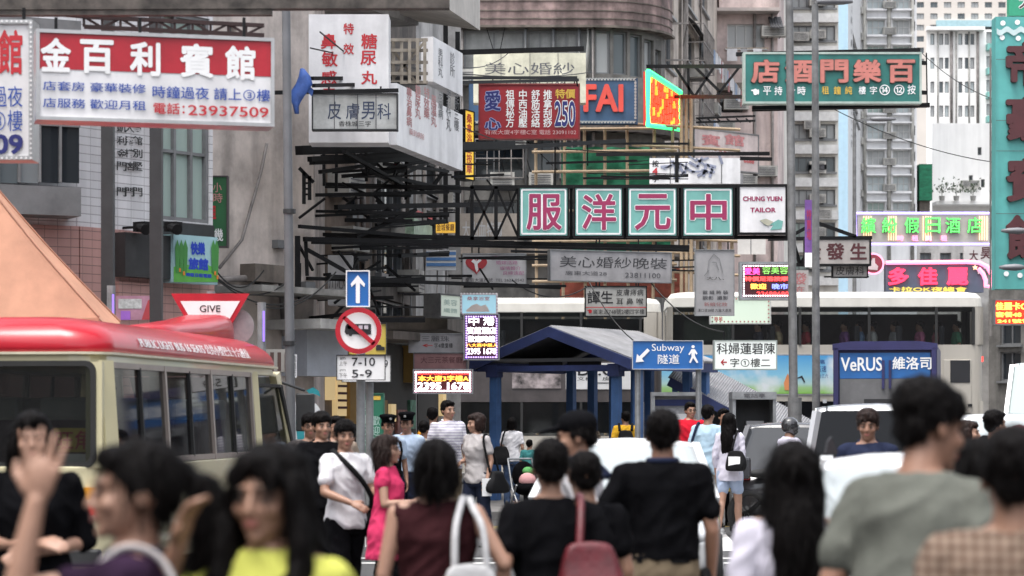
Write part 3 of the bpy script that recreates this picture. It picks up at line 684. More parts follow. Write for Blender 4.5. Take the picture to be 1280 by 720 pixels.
# green sheeted wall and rooftop plants between the towers
gnet = M('green_netting', (.012, .16, .08), .8, var=.35, sc=2, bump=.3, bscale=30, stretch=(1, 1, 3))
gt = thing('sheeted_shed', 'small green sheeted hoarding between the white blocks', 'shed', (X(1154, 156), 156, 0))
mb = MB(); mb.box((X(1154, 156), 156, (Z(207, 156)+Z(252, 156))/2), (X(1163, 156)-X(1147, 156), 2, Z(207, 156)-Z(252, 156)))
mb.build('sheet', gnet, gt, world=True)
mb = MB(); mb.box((X(1154, 156), 156.2, Z(252, 156)/2), (X(1161, 156)-X(1148, 156), 1.6, Z(252, 156)-.01)); mb.build('core', conc_d, gt, world=True)
leafm = M('leaves', (.06, .09, .045), .7, var=.4, sc=6)
for x, n in ((1178, 60), (1196, 70), (1217, 50)):
    pt = thing('potted_shrub', {1178: 'leftmost rooftop shrub on the plain white block', 1196: 'middle rooftop shrub on the plain white block', 1217: 'rooftop shrub on the plain white block nearest the vertical teal sign'}[x], 'plant', (X(x, 158), 158.2, Z(254, 160)+.01), 0, 'rooftop shrubs')
    mb = MB()
    for k in range(n):
        c = Vector((random.gauss(0, .35), random.gauss(0, .3), .55+abs(random.gauss(0, .35)))); q = Euler([random.random()*6 for _ in range(3)]).to_matrix()
        mb.add([c+q @ Vector(v) for v in ((-.12, 0, 0), (0, -.05, 0), (.12, 0, 0), (0, .05, 0))], [(0, 1, 2, 3)])
    mb.build('foliage', leafm, pt); mb = MB(); mb.cyl((0, 0, 0), (0, 0, .3), .16, .2); mb.cyl((0, 0, .3), (0, 0, .8), .03); mb.build('pot', kerb_m, pt)

# unseen blocks added outside the frame to hold back sky light on the street
for nm, lb, x, y, wd, dp, hh in (('shade_block', 'tall beige block added outside the frame at the near left to shade the street', -21, 2, 18, 34, 12), ('shade_block', 'tall grey block added outside the frame on the right to shade the street', 32, 18, 20, 56, 14), ('shade_block', 'tall pinkish block added behind the camera to shade the street', 4, -40, 60, 16, 14)):
    t = thing(nm, lb, 'building', (x, y, 0)); mb = MB(); mb.box((0, 0, hh/2), (wd, dp, hh)); mb.build('wall', [beige, greywall, pinkr][['b', 'g', 'p'].index(lb.split()[1][0])], t)
    mb = MB(); sx = 1 if x < 0 else -1
    for k in range(5):
        for q in range(2):
            if abs(y) < 30: mb.box((sx*wd/2, -dp/2+(k+.5)*dp/5, 4+q*4.4), (.1, 1.8, 1.5))
            else: mb.box((-wd/2+(k+.5)*wd/5, dp/2, 4+q*4.4), (1.8, .1, 1.5))
    mb.build('window', glass_d, t)
# ================================================================ signs
G_ST = 'street signs hung over the road'
s = Sign('hanging_sign', 'white hanging sign with red and blue characters cut by the left edge of the photo', 'sign', -32, 33, 40, 197, 21, 21.0, face=white_s, frame=alu, fw=.035, depth=.25)
s.text([('賓館', -30, 40, 32, 96)], ink_red, off=.035); s.text([('過夜', -6, 110, 32, 136), ('③樓', -6, 140, 32, 166)], ink_blu, off=.012); s.text([('509', -22, 170, 33, 195)], ink_nvy, off=.05); s.bulbs(ink_wh, 6, .008, inset=-.02); s.hang((-20, 30), 10)
s = Sign('hanging_sign', 'large red and white hanging guesthouse sign with white characters and a telephone number', 'sign', 48, 44, 335, 148, 20.5, 21.0, face=white_s, frame=alu, fw=.03, depth=.3)
s.patch('red_band', 48, 44, 335, 99, red_s)
s.text([(c, x, y, x+38+k % 2*4, y+44) for k, (c, x, y) in enumerate((('金', 49, 50), ('百', 98, 52), ('利', 160, 55), ('賓', 222, 57), ('館', 278, 60)))], ink_wh, off=.045)
s.text([('店套房 豪華裝修', 52, 104, 180, 120), ('時鐘過夜 請上③樓', 188, 110, 334, 130), ('店服務 歡迎月租', 52, 125, 180, 141)], ink_blu, off=.018)
s.text([('電話', 189, 131, 222, 146), ('23937509', 232, 134, 332, 150), (':', 225, 135, 228, 145)], ink_red, off=.025); s.hang((70, 175, 305), 22)
s = Sign('wall_billboard', 'large white clinic billboard with red vertical characters under the overhang', 'billboard', 388, 22, 487, 181, 36.5, 36.5, face=white_s, frame=None, depth=.6)
s.text([(c, x, y, x+w_, y+h_) for c, x, y, w_, h_ in (('特', 431, 33, 13, 14), ('效', 431, 58, 13, 14), ('糖', 453, 46, 20, 19), ('尿', 452, 67, 20, 18), ('丸', 453, 92, 20, 17), ('鼻', 403, 46, 20, 19), ('敏', 404, 68, 20, 19), ('感', 403, 92, 20, 17), ('丸', 405, 112, 20, 10))], ink_red, off=.03)
s = Sign('wall_billboard', 'white billboard seen at an angle with faded red and grey vertical writing', 'billboard', 488, 104, 571, 181, 36.6, 40.5, face=white_s, frame=None, depth=.2)
s.text([(vert(t), x, y, x+7, y2, .9) for t, x, y, y2 in (('專治鼻病', 500, 108, 160), ('糖尿丸', 511, 105, 150), ('特效藥', 522, 108, 150), ('風濕丸', 531, 118, 160))], ink_ltr, off=.02)
s.text([(vert(t), x, y, x+6, y2, .9) for t, x, y, y2 in (('皮膚病', 540, 112, 150), ('男科丸', 550, 110, 165), ('診所三樓', 560, 108, 165))], ink_gry, off=.0); s.text([('藥到病除', 503, 160, 522, 176)], ink_ltr, off=.0)
s = Sign('wall_billboard', 'upper white billboard panel with grey vertical writing near the black bars', 'billboard', 534, 46, 571, 102, 38.6, 40.4, face=white_s, frame=None, depth=.2)
s.text([(vert('男科丸'), 540, 60, 546, 98, .9), (vert('診所'), 555, 64, 561, 98, .9)], ink_gry)
mb = MB()
for x in (492, 502, 512, 522, 531): mb.bar(W(x, 48, 38), W(x, 104, 38), .05)
for y in (50, 63, 78, 92, 103): mb.bar(W(488, y, 37.9), W(534, y, 38.2), .05)
for a_, b_ in (((490, 100), (533, 50)), ((490, 60), (520, 103))): mb.bar(W(*a_, 38.1), W(*b_, 38.1), .04)
mb.build('timber_lattice', M('old_timber', (.26, .23, .19), .8, var=.3, sc=4), label='weathered timber lattice in the gap between the clinic billboards', cat='frame')
s = Sign('lightbox_sign', 'translucent white lightbox with four dark brush characters in front of the clinic billboard', 'sign', 392, 119, 496, 162, 35.4, face=M('translucent_white', (.55, .56, .54), .4, var=.25, sc=3, streak=.25), frame=darkgrey, fw=.02)
s.text([(c, x, 128+(k % 2)*2, x+17, 150) for k, (c, x) in enumerate((('皮', 410), ('膚', 433), ('男', 452), ('科', 472)))], M('faded_navy_ink', (.05, .07, .13), .6, var=.4, sc=12), off=.015); s.text([('香株城三字', 424, 152, 464, 159)], ink_blk)
for x in (418, 447, 470): s.patch('joint', x, 119, x+1, 162, ink_gry)
s.hang((411, 476), 108)
s = Sign('bridal_sign', 'cream double row lightbox sign with thin grey characters behind the red massage sign', 'sign', 592, 68, 732, 130, 62, face=cream_s, frame=None, depth=.5)
s.text([('美心婚紗', 606, 80, 718, 95)], ink_gry, off=-.008); s.text([('TEL 2381 1100', 630, 104, 705, 112)], ink_gry)
for x in (626, 662, 697): s.patch('joint', x, 68, x+.6, 130, ink_gry)
s = Sign('massage_sign', 'dark red hanging sign with blue white and yellow characters and the number 250', 'sign', 600, 107, 723, 173, 48, face=dkred_s, frame=M('red_frame', (.18, .02, .02), .5), fw=.03)
s.text([('愛', 606, 114, 626, 139), ('心', 606, 148, 626, 163)], ink_nvy, outline=M('pale_blue_edge', (.35, .38, .6), .5), off=.03)
s.text([(vert(t), x, 113, x+11, 160, .92) for t, x in (('祖傳秘方', 632), ('中西油壓', 648), ('舒筋活絡', 664), ('推拿刮痧', 679))], ink_wh, off=.025)
s.text([('特價', 694, 112, 719, 124)], ink_ylw, off=.035); s.text([('250', 693, 127, 719, 159)], ink_nvy, outline=ink_wh, off=.03)
s.text([('有成大廈4字樓C室', 606, 163, 671, 169), ('電話 23091102', 674, 163, 720, 169)], M('pale_pink_ink', (.6, .4, .4), .5), off=.01); s.hang((616, 650, 706, 718), 98)
s = Sign('shop_sign', 'navy fascia sign with large red letters FAI and a patterned grey border', 'sign', 586, 98, 797, 156, 66, face=navy_s, frame=M('greek_key_border', (.2, .22, .22), .6, var=.6, sc=9), fw=.0)
mb = MB()
for px in range(588, 796, 4):
    for py in (100, 153.5): u, z = s.uz(px, py); mb.box((u, s.y-.02, z), (.055, .03, .05)); mb.box((u+.03, s.y-.02, z+.03), (.07, .03, .02))
for py in range(104, 152, 4): u, z = s.uz(794, py); mb.box((u, s.y-.02, z), (.06, .03, .05)); mb.box((u, s.y-.02, z+.04), (.02, .03, .05))
mb.build('key_pattern', M('pale_grey_pattern', (.35, .36, .35), .6), s.root)
s.text([('WAI FAI', 640, 106, 779, 141)], M('coral_letter', (.60, .06, .04), .5), off=.045, extr=.08)
# neon side sign
s = Sign('neon_sign', 'slanted neon sign with green edge and glowing orange red strokes beside FAI', 'sign', 797, 90, 838, 162, 65.5, 68, face=None, frame=None, depth=.3)
nP = [(797.5, 90), (838, 116), (838, 162), (797.5, 157)]
s.shape('panel', nP, EM('neon_backing', (.9, .02, .01), .16, base=(.3, .02, .015)), th=.1); s.y -= .1
mb = MB(); mb.tube([(s.uz(*q)[0], s.y-.04, s.uz(*q)[1]) for q in nP+[nP[0]]], .075, 6); mb.build('green_neon', EM('neon_green', (.04, .9, .22), .75), s.root)
mb = MB(); m2 = MB()
for k in range(13):
    x = 801+k*2.8; t0 = 90+(x-797.5)*.642+6; y = t0
    while y < 153:
        h_ = random.uniform(4, 13); u, z0 = s.uz(x, y); u1, z1 = s.uz(x+random.uniform(-1, 1), min(y+h_, 155)); (m2 if random.random() < .22 else mb).tube([(u, s.y-.05, z0), (u1, s.y-.05, z1)], .045, 5); y += h_+1.5
mb.build('red_neon', EM('neon_red_orange', (1, .045, .015), .75), s.root); m2.build('yellow_neon', EM('neon_yellow', (1, .35, .03), .55), s.root)
hotel_pk = M('salmon_letter', (.50, .17, .14), .6, var=.15)
s = Sign('hotel_sign', 'long dark teal hotel sign with salmon characters outlined in white', 'sign', 931, 69, 1148, 128, 58, 58, face=dteal_s, frame=M('pale_teal_frame', (.35, .42, .38), .5, var=.2), fw=.05, depth=.3)
s.text([(c, x, 76, x+35, 105) for c, x in (('店', 938), ('酒', 980), ('門', 1024), ('樂', 1065), ('百', 1107))], hotel_pk, off=.04, outline=M('dim_white_edge', (.10, .06, .05), .6), oo=.03, extr=.05)
s.text([('平', 953, 109, 963, 120), ('持', 967, 109, 977, 120), ('計', 985, 109, 993, 120), ('時', 996, 109, 1006, 120), ('樓', 1072, 109, 1081, 119), ('字', 1086, 109, 1095, 119), ('⑭', 1098, 107, 1111, 120), ('⑫', 1116, 107, 1129, 120), ('按', 1133, 107, 1143, 119), ('☚', 938, 112, 948, 120)], ink_wh, off=.02)
s.text([('租', 1026, 109, 1035, 119), ('鐘', 1041, 109, 1050, 119), ('純', 1055, 109, 1064, 119)], ink_ylw, off=.02)
bars('sign_gantry', 'black pipe frame holding the long teal hotel sign', 'frame', [(920, 68, 58.4, 1150, 62.5, 58.4), (940, 135, 58.4, 1162, 131, 58.4), (940, 137, 58.6, 1162, 132, 58.6), (1140, 78, 58, 1158, 79, 58), (1140, 115, 58, 1158, 116, 58), (1158, 66, 58.4, 1159, 132, 58.4, .03)], t=.09)
s = Sign('hotel_sign', 'pale pink hotel board with two red characters and a red KING HOTEL band', 'sign', 866, 161, 945, 208, 76, 78, face=M('pale_pink_face', (.56, .47, .45), .6, var=.15, streak=.25), frame=steel_gry, fw=.04)
s.patch('red_band', 866, 186, 945, 194, M('faded_red_band', (.42, .06, .06), .5, var=.2)); s.text([('賓', 874, 167, 898, 184), ('館', 903, 167, 928, 184)], ink_ltr, off=.04); s.text([('KING HOTEL', 868, 187.5, 936, 193)], ink_wh, off=.03); s.text([('6688', 927, 199, 940, 205)], ink_red, off=.02)
s = Sign('paint_stained_sign', 'white board with a red number 4 and smeared blue ink above the tailor sign', 'sign', 812, 198, 925, 230, 64, face=white_s, frame=None)
s.text([('按', 815, 201, 823, 209), ('字', 815, 220, 823, 228)], ink_blk, off=.03); s.text([('4', 815, 210, 822, 219)], ink_red, off=.04); s.patch('joint', 837, 198, 838, 230, ink_gry); s.patch('joint', 901, 198, 902, 230, ink_gry)
rr = random.Random(3); mb = MB(); y = s.lift()
for k in range(26):
    px = rr.choice([825, 845, 852, 858, 872, 885, 895])+rr.gauss(0, 5); py = rr.uniform(202, 226); u, z = s.uz(px, py); a = rr.uniform(0, 3)
    mb.bar((u, y, z), (u+.3*math.cos(a), y, z+.3*math.sin(a)), .002, .03+rr.random()*.05)
mb.build('ink_smear', M('blue_grey_smear', (.25, .27, .36), .7, var=.3), s.root)
# tailor boxes on their gantry
for k, (c, x0, x1) in enumerate((('服', 650, 709), ('洋', 719, 777), ('元', 785, 845), ('中', 854, 915))):
    s = Sign('tailor_sign_box', 'turquoise box sign with magenta character ' + ('next to the open steel lattice', 'second from left in the row of four', 'third from left in the row of four', 'like a box with a stroke through it')[k], 'sign', x0, 235.5, x1, 295, 40, face=teal_s, frame=steel_blk, fw=.03, group='turquoise tailor sign boxes')
    mb = MB(); y = s.lift(); a, q, t = s.w/2-.03, s.h/2-.03, .028
    mb.box((0, y, q), (2*a, .004, t)); mb.box((0, y, -q), (2*a, .004, t)); mb.box((a, y-.003, 0), (t, .004, 2*q)); mb.box((-a, y-.003, 0), (t, .004, 2*q)); mb.build('white_border', ink_wh, s.root)
    s.text([(c, x0+8, 243, x1-7, 288)], ink_mag, outline=ink_wh, off=.028, oo=.026)
s = Sign('tailor_sign_box', 'white box sign reading CHUNG YUEN TAILOR at the right end of the turquoise row', 'sign', 924, 234, 981, 291, 40, face=white_s, frame=steel_blk, fw=.03)
s.text([('CHUNG YUEN', 928, 246, 977, 252), ('TAILOR', 937, 260, 969, 266)], ink_mag, off=.045); s.shape('teal_swoosh', [(949, 276), (956, 274), (965, 279), (972, 275), (978, 277), (976, 287), (962, 288), (966, 282), (956, 282)], teal_s); s.shape('cream_leaf', [(949, 276), (957, 274), (966, 278), (960, 283), (955, 281)], cream_s)
mb = MB()
for y in (232.5, 296.5): mb.bar(W(588, y+1.5, 40.15), W(985, y, 40.15), .06)
for x in (648, 714, 781, 850, 920, 984): mb.bar(W(x, 232, 40.18), W(x, 299, 40.18), .05)
for x in (590, 620): mb.bar(W(x, 233, 40.15), W(x, 300, 40.15), .06)
mb.bar(W(590, 234, 40.2), W(620, 297, 40.2), .04); mb.bar(W(620, 234, 40.2), W(590, 297, 40.2), .04); mb.bar(W(620, 234, 40.2), W(648, 297, 40.2), .04); mb.bar(W(648, 234, 40.25), W(620, 297, 40.25), .04)
for y in (236, 297): mb.bar(W(395, y-6 if y < 250 else y-4, 40.3), W(590, y, 40.15), .06); mb.bar(W(395, y-3 if y < 250 else y-1, 41), W(650, y+1, 40.9), .05)
mb.build('sign_gantry', steel_blk, label='long black steel lattice carrying the turquoise tailor boxes across the road', cat='frame')
s = Sign('heart_sign', 'white sign with a large red heart left of the grey bridal banner', 'sign', 579, 318, 657, 355, 44, face=M('heart_sign_white', (.58, .57, .58), .5, var=.1, streak=.2), frame=galv, fw=.015, depth=.1)
hp = []
for k in range(36):
    t = 2*math.pi*k/36; hp.append((595.5+13.6*math.sin(t)**3, 331-(12.2*(13*math.cos(t)-5*math.cos(2*t)-2*math.cos(3*t)-math.cos(4*t))/16)))
s.shape('red_heart', hp, M('heart_red', (.45, .04, .05), .5)); s.shape('couple_silhouette', [(592, 324), (596, 327), (600, 323), (602, 326), (597, 330), (598, 337), (596, 341), (594, 336), (593, 330), (589, 327)], ink_wh)
s.text([('婚紗攝影', 615, 320, 643, 325), ('婚嫁活路', 620, 326, 647, 331), ('媒情婚介', 625, 333, 651, 338), ('良緣速配', 629, 339, 655, 344)], M('mauve_ink', (.45, .16, .30), .6)); s.text([('皇后大道西號  TEL 2623-0542', 582, 348, 655, 352.5)], ink_blk); s.hang((590, 645), 308)
s = Sign('bridal_banner', 'wide weathered grey hanging banner with dark bridal characters and a phone number', 'sign', 687, 313, 837, 350, 43, 43.8, face=grey_s, frame=galv, fw=.015, depth=.1)
s.text([('美心婚紗晚裝', 698, 320, 832, 337)], M('dark_ink', (.05, .05, .055), .6, var=.3, sc=9), off=.012, shear=.05); s.text([('廣東大道28', 705, 338.5, 757, 345), ('23811100', 780, 341, 824, 348)], ink_gry); s.hang((700, 745, 820), 302)
s = Sign('clinic_sign', 'small pale clinic sign with bold black characters below the grey bridal banner', 'sign', 732, 359, 807, 395, 45, 45, face=M('clinic_pale', (.44, .44, .42), .5, var=.12, streak=.2), frame=steel_blk, fw=.02, depth=.2)
s.text([('譚生', 734, 364, 766, 380)], ink_blk, off=.02); s.text([('皮膚痔病', 770, 362, 804, 370), ('耳 鼻 喉', 770, 373, 804, 381)], ink_blk, off=.012); s.text([('廣東道748號2樓四字樓', 741, 387, 805, 393)], ink_blk); s.text([('☚', 734, 387, 740, 392)], ink_red); s.patch('rule', 732, 384, 807, 385, ink_red); s.hang((745, 795), 345)
s = Sign('banner', 'grey vertical banner with a faint sketched figure and small writing', 'banner', 869, 313, 917, 394, 43, face=M('grey_banner', (.34, .335, .345), .7, var=.1, streak=.12), frame=galv, fw=.012, depth=.05)
s.text([('裁 縫 時 裝', 878, 363, 910, 368), ('靚影  攝影', 878, 370, 910, 375)], ink_gry, off=.02); s.text([('新娘化妝', 880, 378, 909, 383)], M('dull_red_ink', (.3, .1, .1), .6)); s.text([('漢口道28號 九龍大道美', 872, 386, 914, 390)], ink_blk); s.text([('大八、', 883, 346, 905, 350)], ink_blk)
mb = MB(); y = s.lift()
for a, q in (((892, 318), (886, 326)), ((886, 326), (884, 340)), ((892, 318), (899, 324)), ((899, 324), (903, 341)), ((890, 328), (895, 328)), ((895, 328), (898, 338)), ((886, 338), (880, 345))):
    u0, z0 = s.uz(*a); u1, z1 = s.uz(*q); mb.bar((u0, y, z0), (u1, y, z1), .002, .012)
mb.build('sketch_lines', M('faint_line', (.2, .2, .21), .7), s.root); s.hang((875, 910), 302)
ledback = M('led_backing', (.05, .005, .01), .4); led_r = EM('led_red', (1, .05, .05), 0.99); led_w = EM('led_white', (1, .92, 1), 1.08); led_y = EM('led_yellow', (1, .45, .06), 0.99); led_g = EM('led_green', (.3, .8, .15), 0.27); led_b = EM('led_blue', (.2, .25, 1), 0.72); led_m = EM('led_magenta', (1, .06, .3), 0.90)
s = Sign('led_sign', 'lit red message board with rows of coloured characters beside the tall lamp post', 'sign', 927, 331, 987, 372, 47, 47, face=ledback, frame=galv, fw=.05, depth=.25)
s.text([('愛美', 930, 335, 949, 344)], led_m, off=.03); s.text([('容美容', 952, 334, 984, 343)], led_g, off=.01); s.text([('特價足浴按摩', 930, 346, 984, 352)], led_r, off=.05); s.text([('歡迎', 937, 355, 957, 362)], led_y, off=.04); s.text([('晚市', 964, 355, 984, 362)], led_b, off=.04); s.text([('23688680', 945, 365, 985, 371)], led_r, off=.03)
s.bulbs(led_w, 3, .012)
s = Sign('lightbox_sign', 'pale green lightbox tilted below the red message board', 'sign', 888, 372, 962, 404, 48.5, face=EM('pale_green_lit', (.62, .72, .60), 0.16, base=(.5, .6, .5)), frame=frame_w, fw=.02)
s.text([('浴足', 892, 396, 903, 401)], ink_red, off=.03); s.bulbs(ink_ltr, 5, .014)
s = Sign('clinic_sign', 'bright white clinic sign with black characters and red arrow before the bus advert', 'sign', 893, 427, 969, 461, 41, face=EM('lit_white_face', (.9, .95, .9), 0.13, base=(.75, .78, .75)), frame=M('pale_green_frame', (.4, .45, .42), .5), fw=.02, depth=.22)
s.text([('科婦蓮碧陳', 895, 429, 968, 443)], ink_blk, off=.02); s.text([('字①樓二', 912, 448, 962, 459, 1)], ink_blk, off=.015); s.text([('←', 900, 449, 908, 457)], ink_red, off=.06); s.hang((905, 960), 415)
# subway direction sign
s = Sign('subway_sign', 'blue direction sign reading Subway with a white walking figure and an arrow', 'sign', 791, 426.5, 878, 461, 38, face=blue_s, frame=M('sign_edge_white', (.5, .52, .55), .5), fw=.01, depth=.08)
s.text([('Subway', 814.5, 430, 855, 441.5)], ink_wh, off=.012); s.text([('隧道', 822, 443, 849, 455)], ink_wh, off=.014)
s.shape('arrow', [(794.5, 453), (796, 442.5), (799, 445.5), (809, 435.5), (812, 438.5), (802, 448.5), (805, 452)], ink_wh)
s.disc('walking_figure', 866, 433.5, 2.0, ink_wh); s.shape('walking_figure', [(864, 436.5), (868, 436.5), (871.5, 442), (870, 443.5), (868.3, 441), (868.3, 445), (872.5, 453), (870.5, 454), (866, 447.5), (863, 454), (861, 453), (864, 446), (864, 441), (861.5, 444), (860, 443)], ink_wh)
mb = MB()
for x in (797, 873): p = W(x, 450, 38.09); mb.cyl((p.x, p.y, .13), (p.x, p.y, Z(426, 38)), .045)
mb.build('post', galv, s.root, world=True)
# illuminated boards at the shop fronts
s = Sign('led_sign', 'lit upright message board with white and yellow characters beside the canopy roof', 'sign', 581, 394, 623, 449, 41.0, face=M('led_violet_back', (.06, .008, .03), .4), frame=galv, fw=.02, depth=.25)
s.text([('中', 586, 396.5, 599, 407), ('港', 604, 396.5, 618, 407), ('賓館酒店', 584, 409, 620, 418), ('歡迎時鐘', 585, 420, 619, 428), ('2395 1678', 584, 435.5, 620, 443)], led_w, off=.03); s.text([('八大商中樂人', 583, 429.5, 622, 434)], led_y, off=.02); s.bulbs(EM('led_violet', (.6, .4, 1), 0.68), 3, .012)
s = Sign('lightbox_sign', 'small lightbox with a bather on pale blue above the upright message board', 'sign', 578, 369, 620, 392, 41.2, face=EM('pale_blue_lit', (.35, .62, .72), 0.18, base=(.3, .5, .6)), frame=M('pale_pink_lightbox_frame', (.6, .5, .55), .4), fw=.03, depth=.2)
s.shape('bather', [(583, 388), (590, 382), (596, 380), (601, 383), (607, 381), (610, 385), (612, 390), (583, 390)], M('pale_figure', (.6, .52, .48), .6)); s.text([('桑拿浴室', 584, 371, 612, 376)], ink_red, off=.01); s.bulbs(ink_wh, 4, .012, inset=-.02)
s = Sign('led_sign', 'lit wide message board with a large white phone number over the pavement', 'sign', 518, 463, 590, 491, 40.5, face=M('led_brown_back', (.10, .01, .015), .4), frame=galv, fw=.02, depth=.25)
s.text([('2395 1678', 522, 478, 587, 487)], led_w, off=.055); s.text([('本大廈3字樓A', 523, 469.5, 586, 477)], led_y, off=.03); s.text([('歡迎光臨參觀租房', 521, 464.5, 588, 468.5)], led_r, off=.03); s.bulbs(led_w, 3.2, .014)
s = Sign('shop_sign', 'faded pink shop board just above the wide lit phone number', 'sign', 518, 442, 583, 461, 41, face=M('faded_pink', (.26, .13, .13), .7, var=.2, streak=.25), frame=ink_gry, fw=.015, depth=.1)
s.text([('大三元茶餐廳', 526, 446, 578, 454)], ink_brn, off=.0)
s = Sign('shop_sign', 'small pale board with a red arrow above the faded pink board', 'sign', 512, 418, 578, 440, 41.3, face=grey_s, frame=galv, fw=.015, depth=.12)
s.text([('←', 528, 430, 541, 434)], ink_red, off=.04); s.text([('字4樓廈樓', 543, 429, 566, 435)], ink_blk, off=.01); s.text([('巴三麗珠', 516, 420, 562, 427)], ink_gry, off=-.0)
s = Sign('lightbox_sign', 'small square lightbox with blurred green picture left of the bather lightbox', 'sign', 541, 369, 566, 395, 42, 42.6, face=EM('pale_mint_lit', (.55, .62, .52), 0.14, base=(.5, .55, .5)), frame=steel_gry, fw=.03, depth=.3)
s.text([('美容', 545, 374, 562, 383), ('纖體', 545, 385, 562, 392)], M('pale_ink', (.3, .42, .4), .6))
# neon signs far right
purple = EM('neon_purple', (.45, .35, 1), 0.59); gneon = EM('neon_lime', (.10, 1, .12), .55); pneon = EM('neon_pink', (1, .25, .42), 0.68); yneon = EM('neon_pale_yellow', (1, .72, .4), 0.41); rneon = EM('neon_red', (1, .03, .08), 0.81)
s = Sign('neon_sign', 'neon holiday hotel sign with lime green characters inside a violet outline', 'sign', 1071, 269, 1235, 304, 84, face=M('neon_grey_back', (.42, .40, .36), .6, var=.1), frame=None, depth=.4)
for x0 in (1078, 1109, 1152, 1222):
    for k in range(4): s.patch('yellow_tube', x0+k*3, 271, x0+k*3+1, 301, yneon, .04)
s.text([(c, x, 273, x+18, 292) for c, x in (('繽', 1075), ('紛', 1101), ('假', 1129), ('日', 1155), ('酒', 1180), ('店', 1207))], gneon, off=.012, extr=.06, outline=M('green_letter_side', (.08, .35, .1), .5), oo=.02)
s.text([(c, x, 295, x+8, 302) for c, x in (('時', 1120), ('租', 1138), ('純', 1155), ('租', 1174))], pneon, off=.03)
mb = MB(); a, q = s.w/2+.05, s.h/2+.05; mb.tube([(-a, s.y, -q), (a, s.y, -q), (a, s.y, q), (-a, s.y, q), (-a, s.y, -q)], .05, 6); mb.build('violet_neon', purple, s.root)
s = Sign('neon_sign', 'neon karaoke sign with three red characters on navy under a curling pink tube', 'sign', 1106, 330, 1228, 366, 76, face=M('neon_navy_back', (.09, .11, .16), .5), frame=None, depth=.4)
s.text([('多', 1109, 335, 1134, 357), ('佳', 1146, 335, 1170, 357), ('麗', 1182, 335, 1208, 357)], rneon, off=.045, extr=.08); s.text([('卡拉OK夜總會', 1110, 359, 1207, 365)], EM('neon_dim_yellow', (.8, .6, .1), 0.32), off=.03)
mb = MB(); P = [(1106, 329)] + [(1110+k*16, 329-.15*k) for k in range(1, 7)] + [(1222, 329), (1232, 334), (1237, 343), (1239, 352), (1236, 359), (1230, 358), (1230, 351), (1227, 343), (1221, 336)]
mb.tube([(s.uz(*p)[0], s.y-.06, s.uz(*p)[1]) for p in P], .07, 6); mb.build('pink_neon', pneon, s.root)
for x, y, m_, r in ((1217, 335, yneon, 3.5), (1222, 341, ink_wh, 2.8)): s.shape('star', [(x+(r if k % 2 == 0 else r*.45)*math.sin(k*math.pi/5), y-(r if k % 2 == 0 else r*.45)*math.cos(k*math.pi/5)) for k in range(10)], m_, .05)
s = Sign('round_sign', 'round maroon disc sign with a pink neon ring left of the karaoke sign', 'sign', 1084, 323, 1098, 337, 76, face=M('round_back', (.15, .02, .03), .5), frame=None, depth=.2)
s.disc('disc', 1091, 330, 11.5, M('maroon_disc', (.25, .03, .05), .5)); s.disc('ring', 1091, 330, 13.5, pneon, ring=11.6); s.shape('pale_ornament', [(1085, 337), (1084, 331), (1088, 328), (1090, 323), (1093, 323), (1093, 329), (1097, 333), (1096, 338)], M('pale_ornament', (.6, .5, .5), .6))
s = Sign('vertical_sign', 'huge vertical teal sign with maroon characters at the right edge of the photo', 'sign', 1242, 23, 1318, 362, 60, 60, face=M('bright_teal_face', (.09, .36, .34), .5, var=.12, sc=1.2, streak=.25), frame=None, depth=.5)
s.text([(c, 1254, y, 1306, y+56) for c, y in (('帝', 54), ('豪', 122), ('賓', 198), ('館', 270))], ink_brn, off=.045, extr=.12)
for x, y in ((1251, 31), (1269, 30), (1250, 49), (1270, 50), (1290, 32), (1255, 343), (1272, 345)): s.disc('white_spot', x, y, 3.2, ink_wh)
mb = MB(); y = s.lift(); pts = [(s.uz(1243+k*3, 41+2.5*math.sin(k*1.1))) for k in range(25)]
mb.loft([[(u, y, z-.07), (u, y, z+.07)] for u, z in pts], closed=False, caps=False); mb.build('white_wave', M('pale_wave', (.5, .62, .62), .6), s.root)
s.patch('seam', 1242, 76, 1318, 76.7, ink_gry); s.patch('seam', 1242, 152, 1318, 152.7, ink_gry); s.patch('seam', 1242, 190, 1318, 190.7, ink_gry); s.patch('seam', 1242, 268, 1318, 268.7, ink_gry)
bars('sign_gantry', 'thin steel stays fixing the vertical teal sign', 'frame', [(1238, 76, 61, 1300, 76, 61), (1238, 131, 60.5, 1255, 131, 60.5), (1238, 152, 61, 1300, 152, 61), (1239, 190, 61, 1300, 190, 61), (1240, 268, 61, 1300, 268, 61), (1238, 60, 61, 1238, 420, 61, .04)], t=.06, mat=pipe_m)
s = Sign('small_teal_sign', 'green board on top of the vertical teal sign', 'sign', 1260, -20, 1318, 21, 61, face=M('emerald_face', (.03, .30, .17), .5), frame=None, depth=.3)
s.text([('大', 1272, -6, 1290, 12)], ink_brn, off=.03, outline=ink_wh)
s = Sign('led_sign', 'red and yellow illuminated board beyond the end of the bus', 'sign', 1243, 376, 1318, 405, 66, face=EM('lit_red_face', (.75, .03, .01), 0.36), frame=steel_gry, fw=.04, depth=.3)
s.text([('佳麗卡OK夜', 1243, 378, 1300, 388), ('套餐48 98起', 1243, 390, 1300, 397), ('241號電話', 1245, 399, 1300, 404)], EM('lit_yellow_letter', (1, .75, .12), 0.50), off=.04)
s = Sign('shop_sign', 'pale board with maroon characters on a black frame behind the tall lamp post', 'sign', 1007, 300, 1086, 330, 62, face=M('pale_brown_board', (.42, .38, .36), .6, var=.15, streak=.2), frame=steel_blk, fw=.05)
s.text([('發', 1032, 304, 1055, 325), ('生', 1062, 304, 1083, 325), ('金', 1008, 304, 1026, 325)], ink_brn, off=.04)
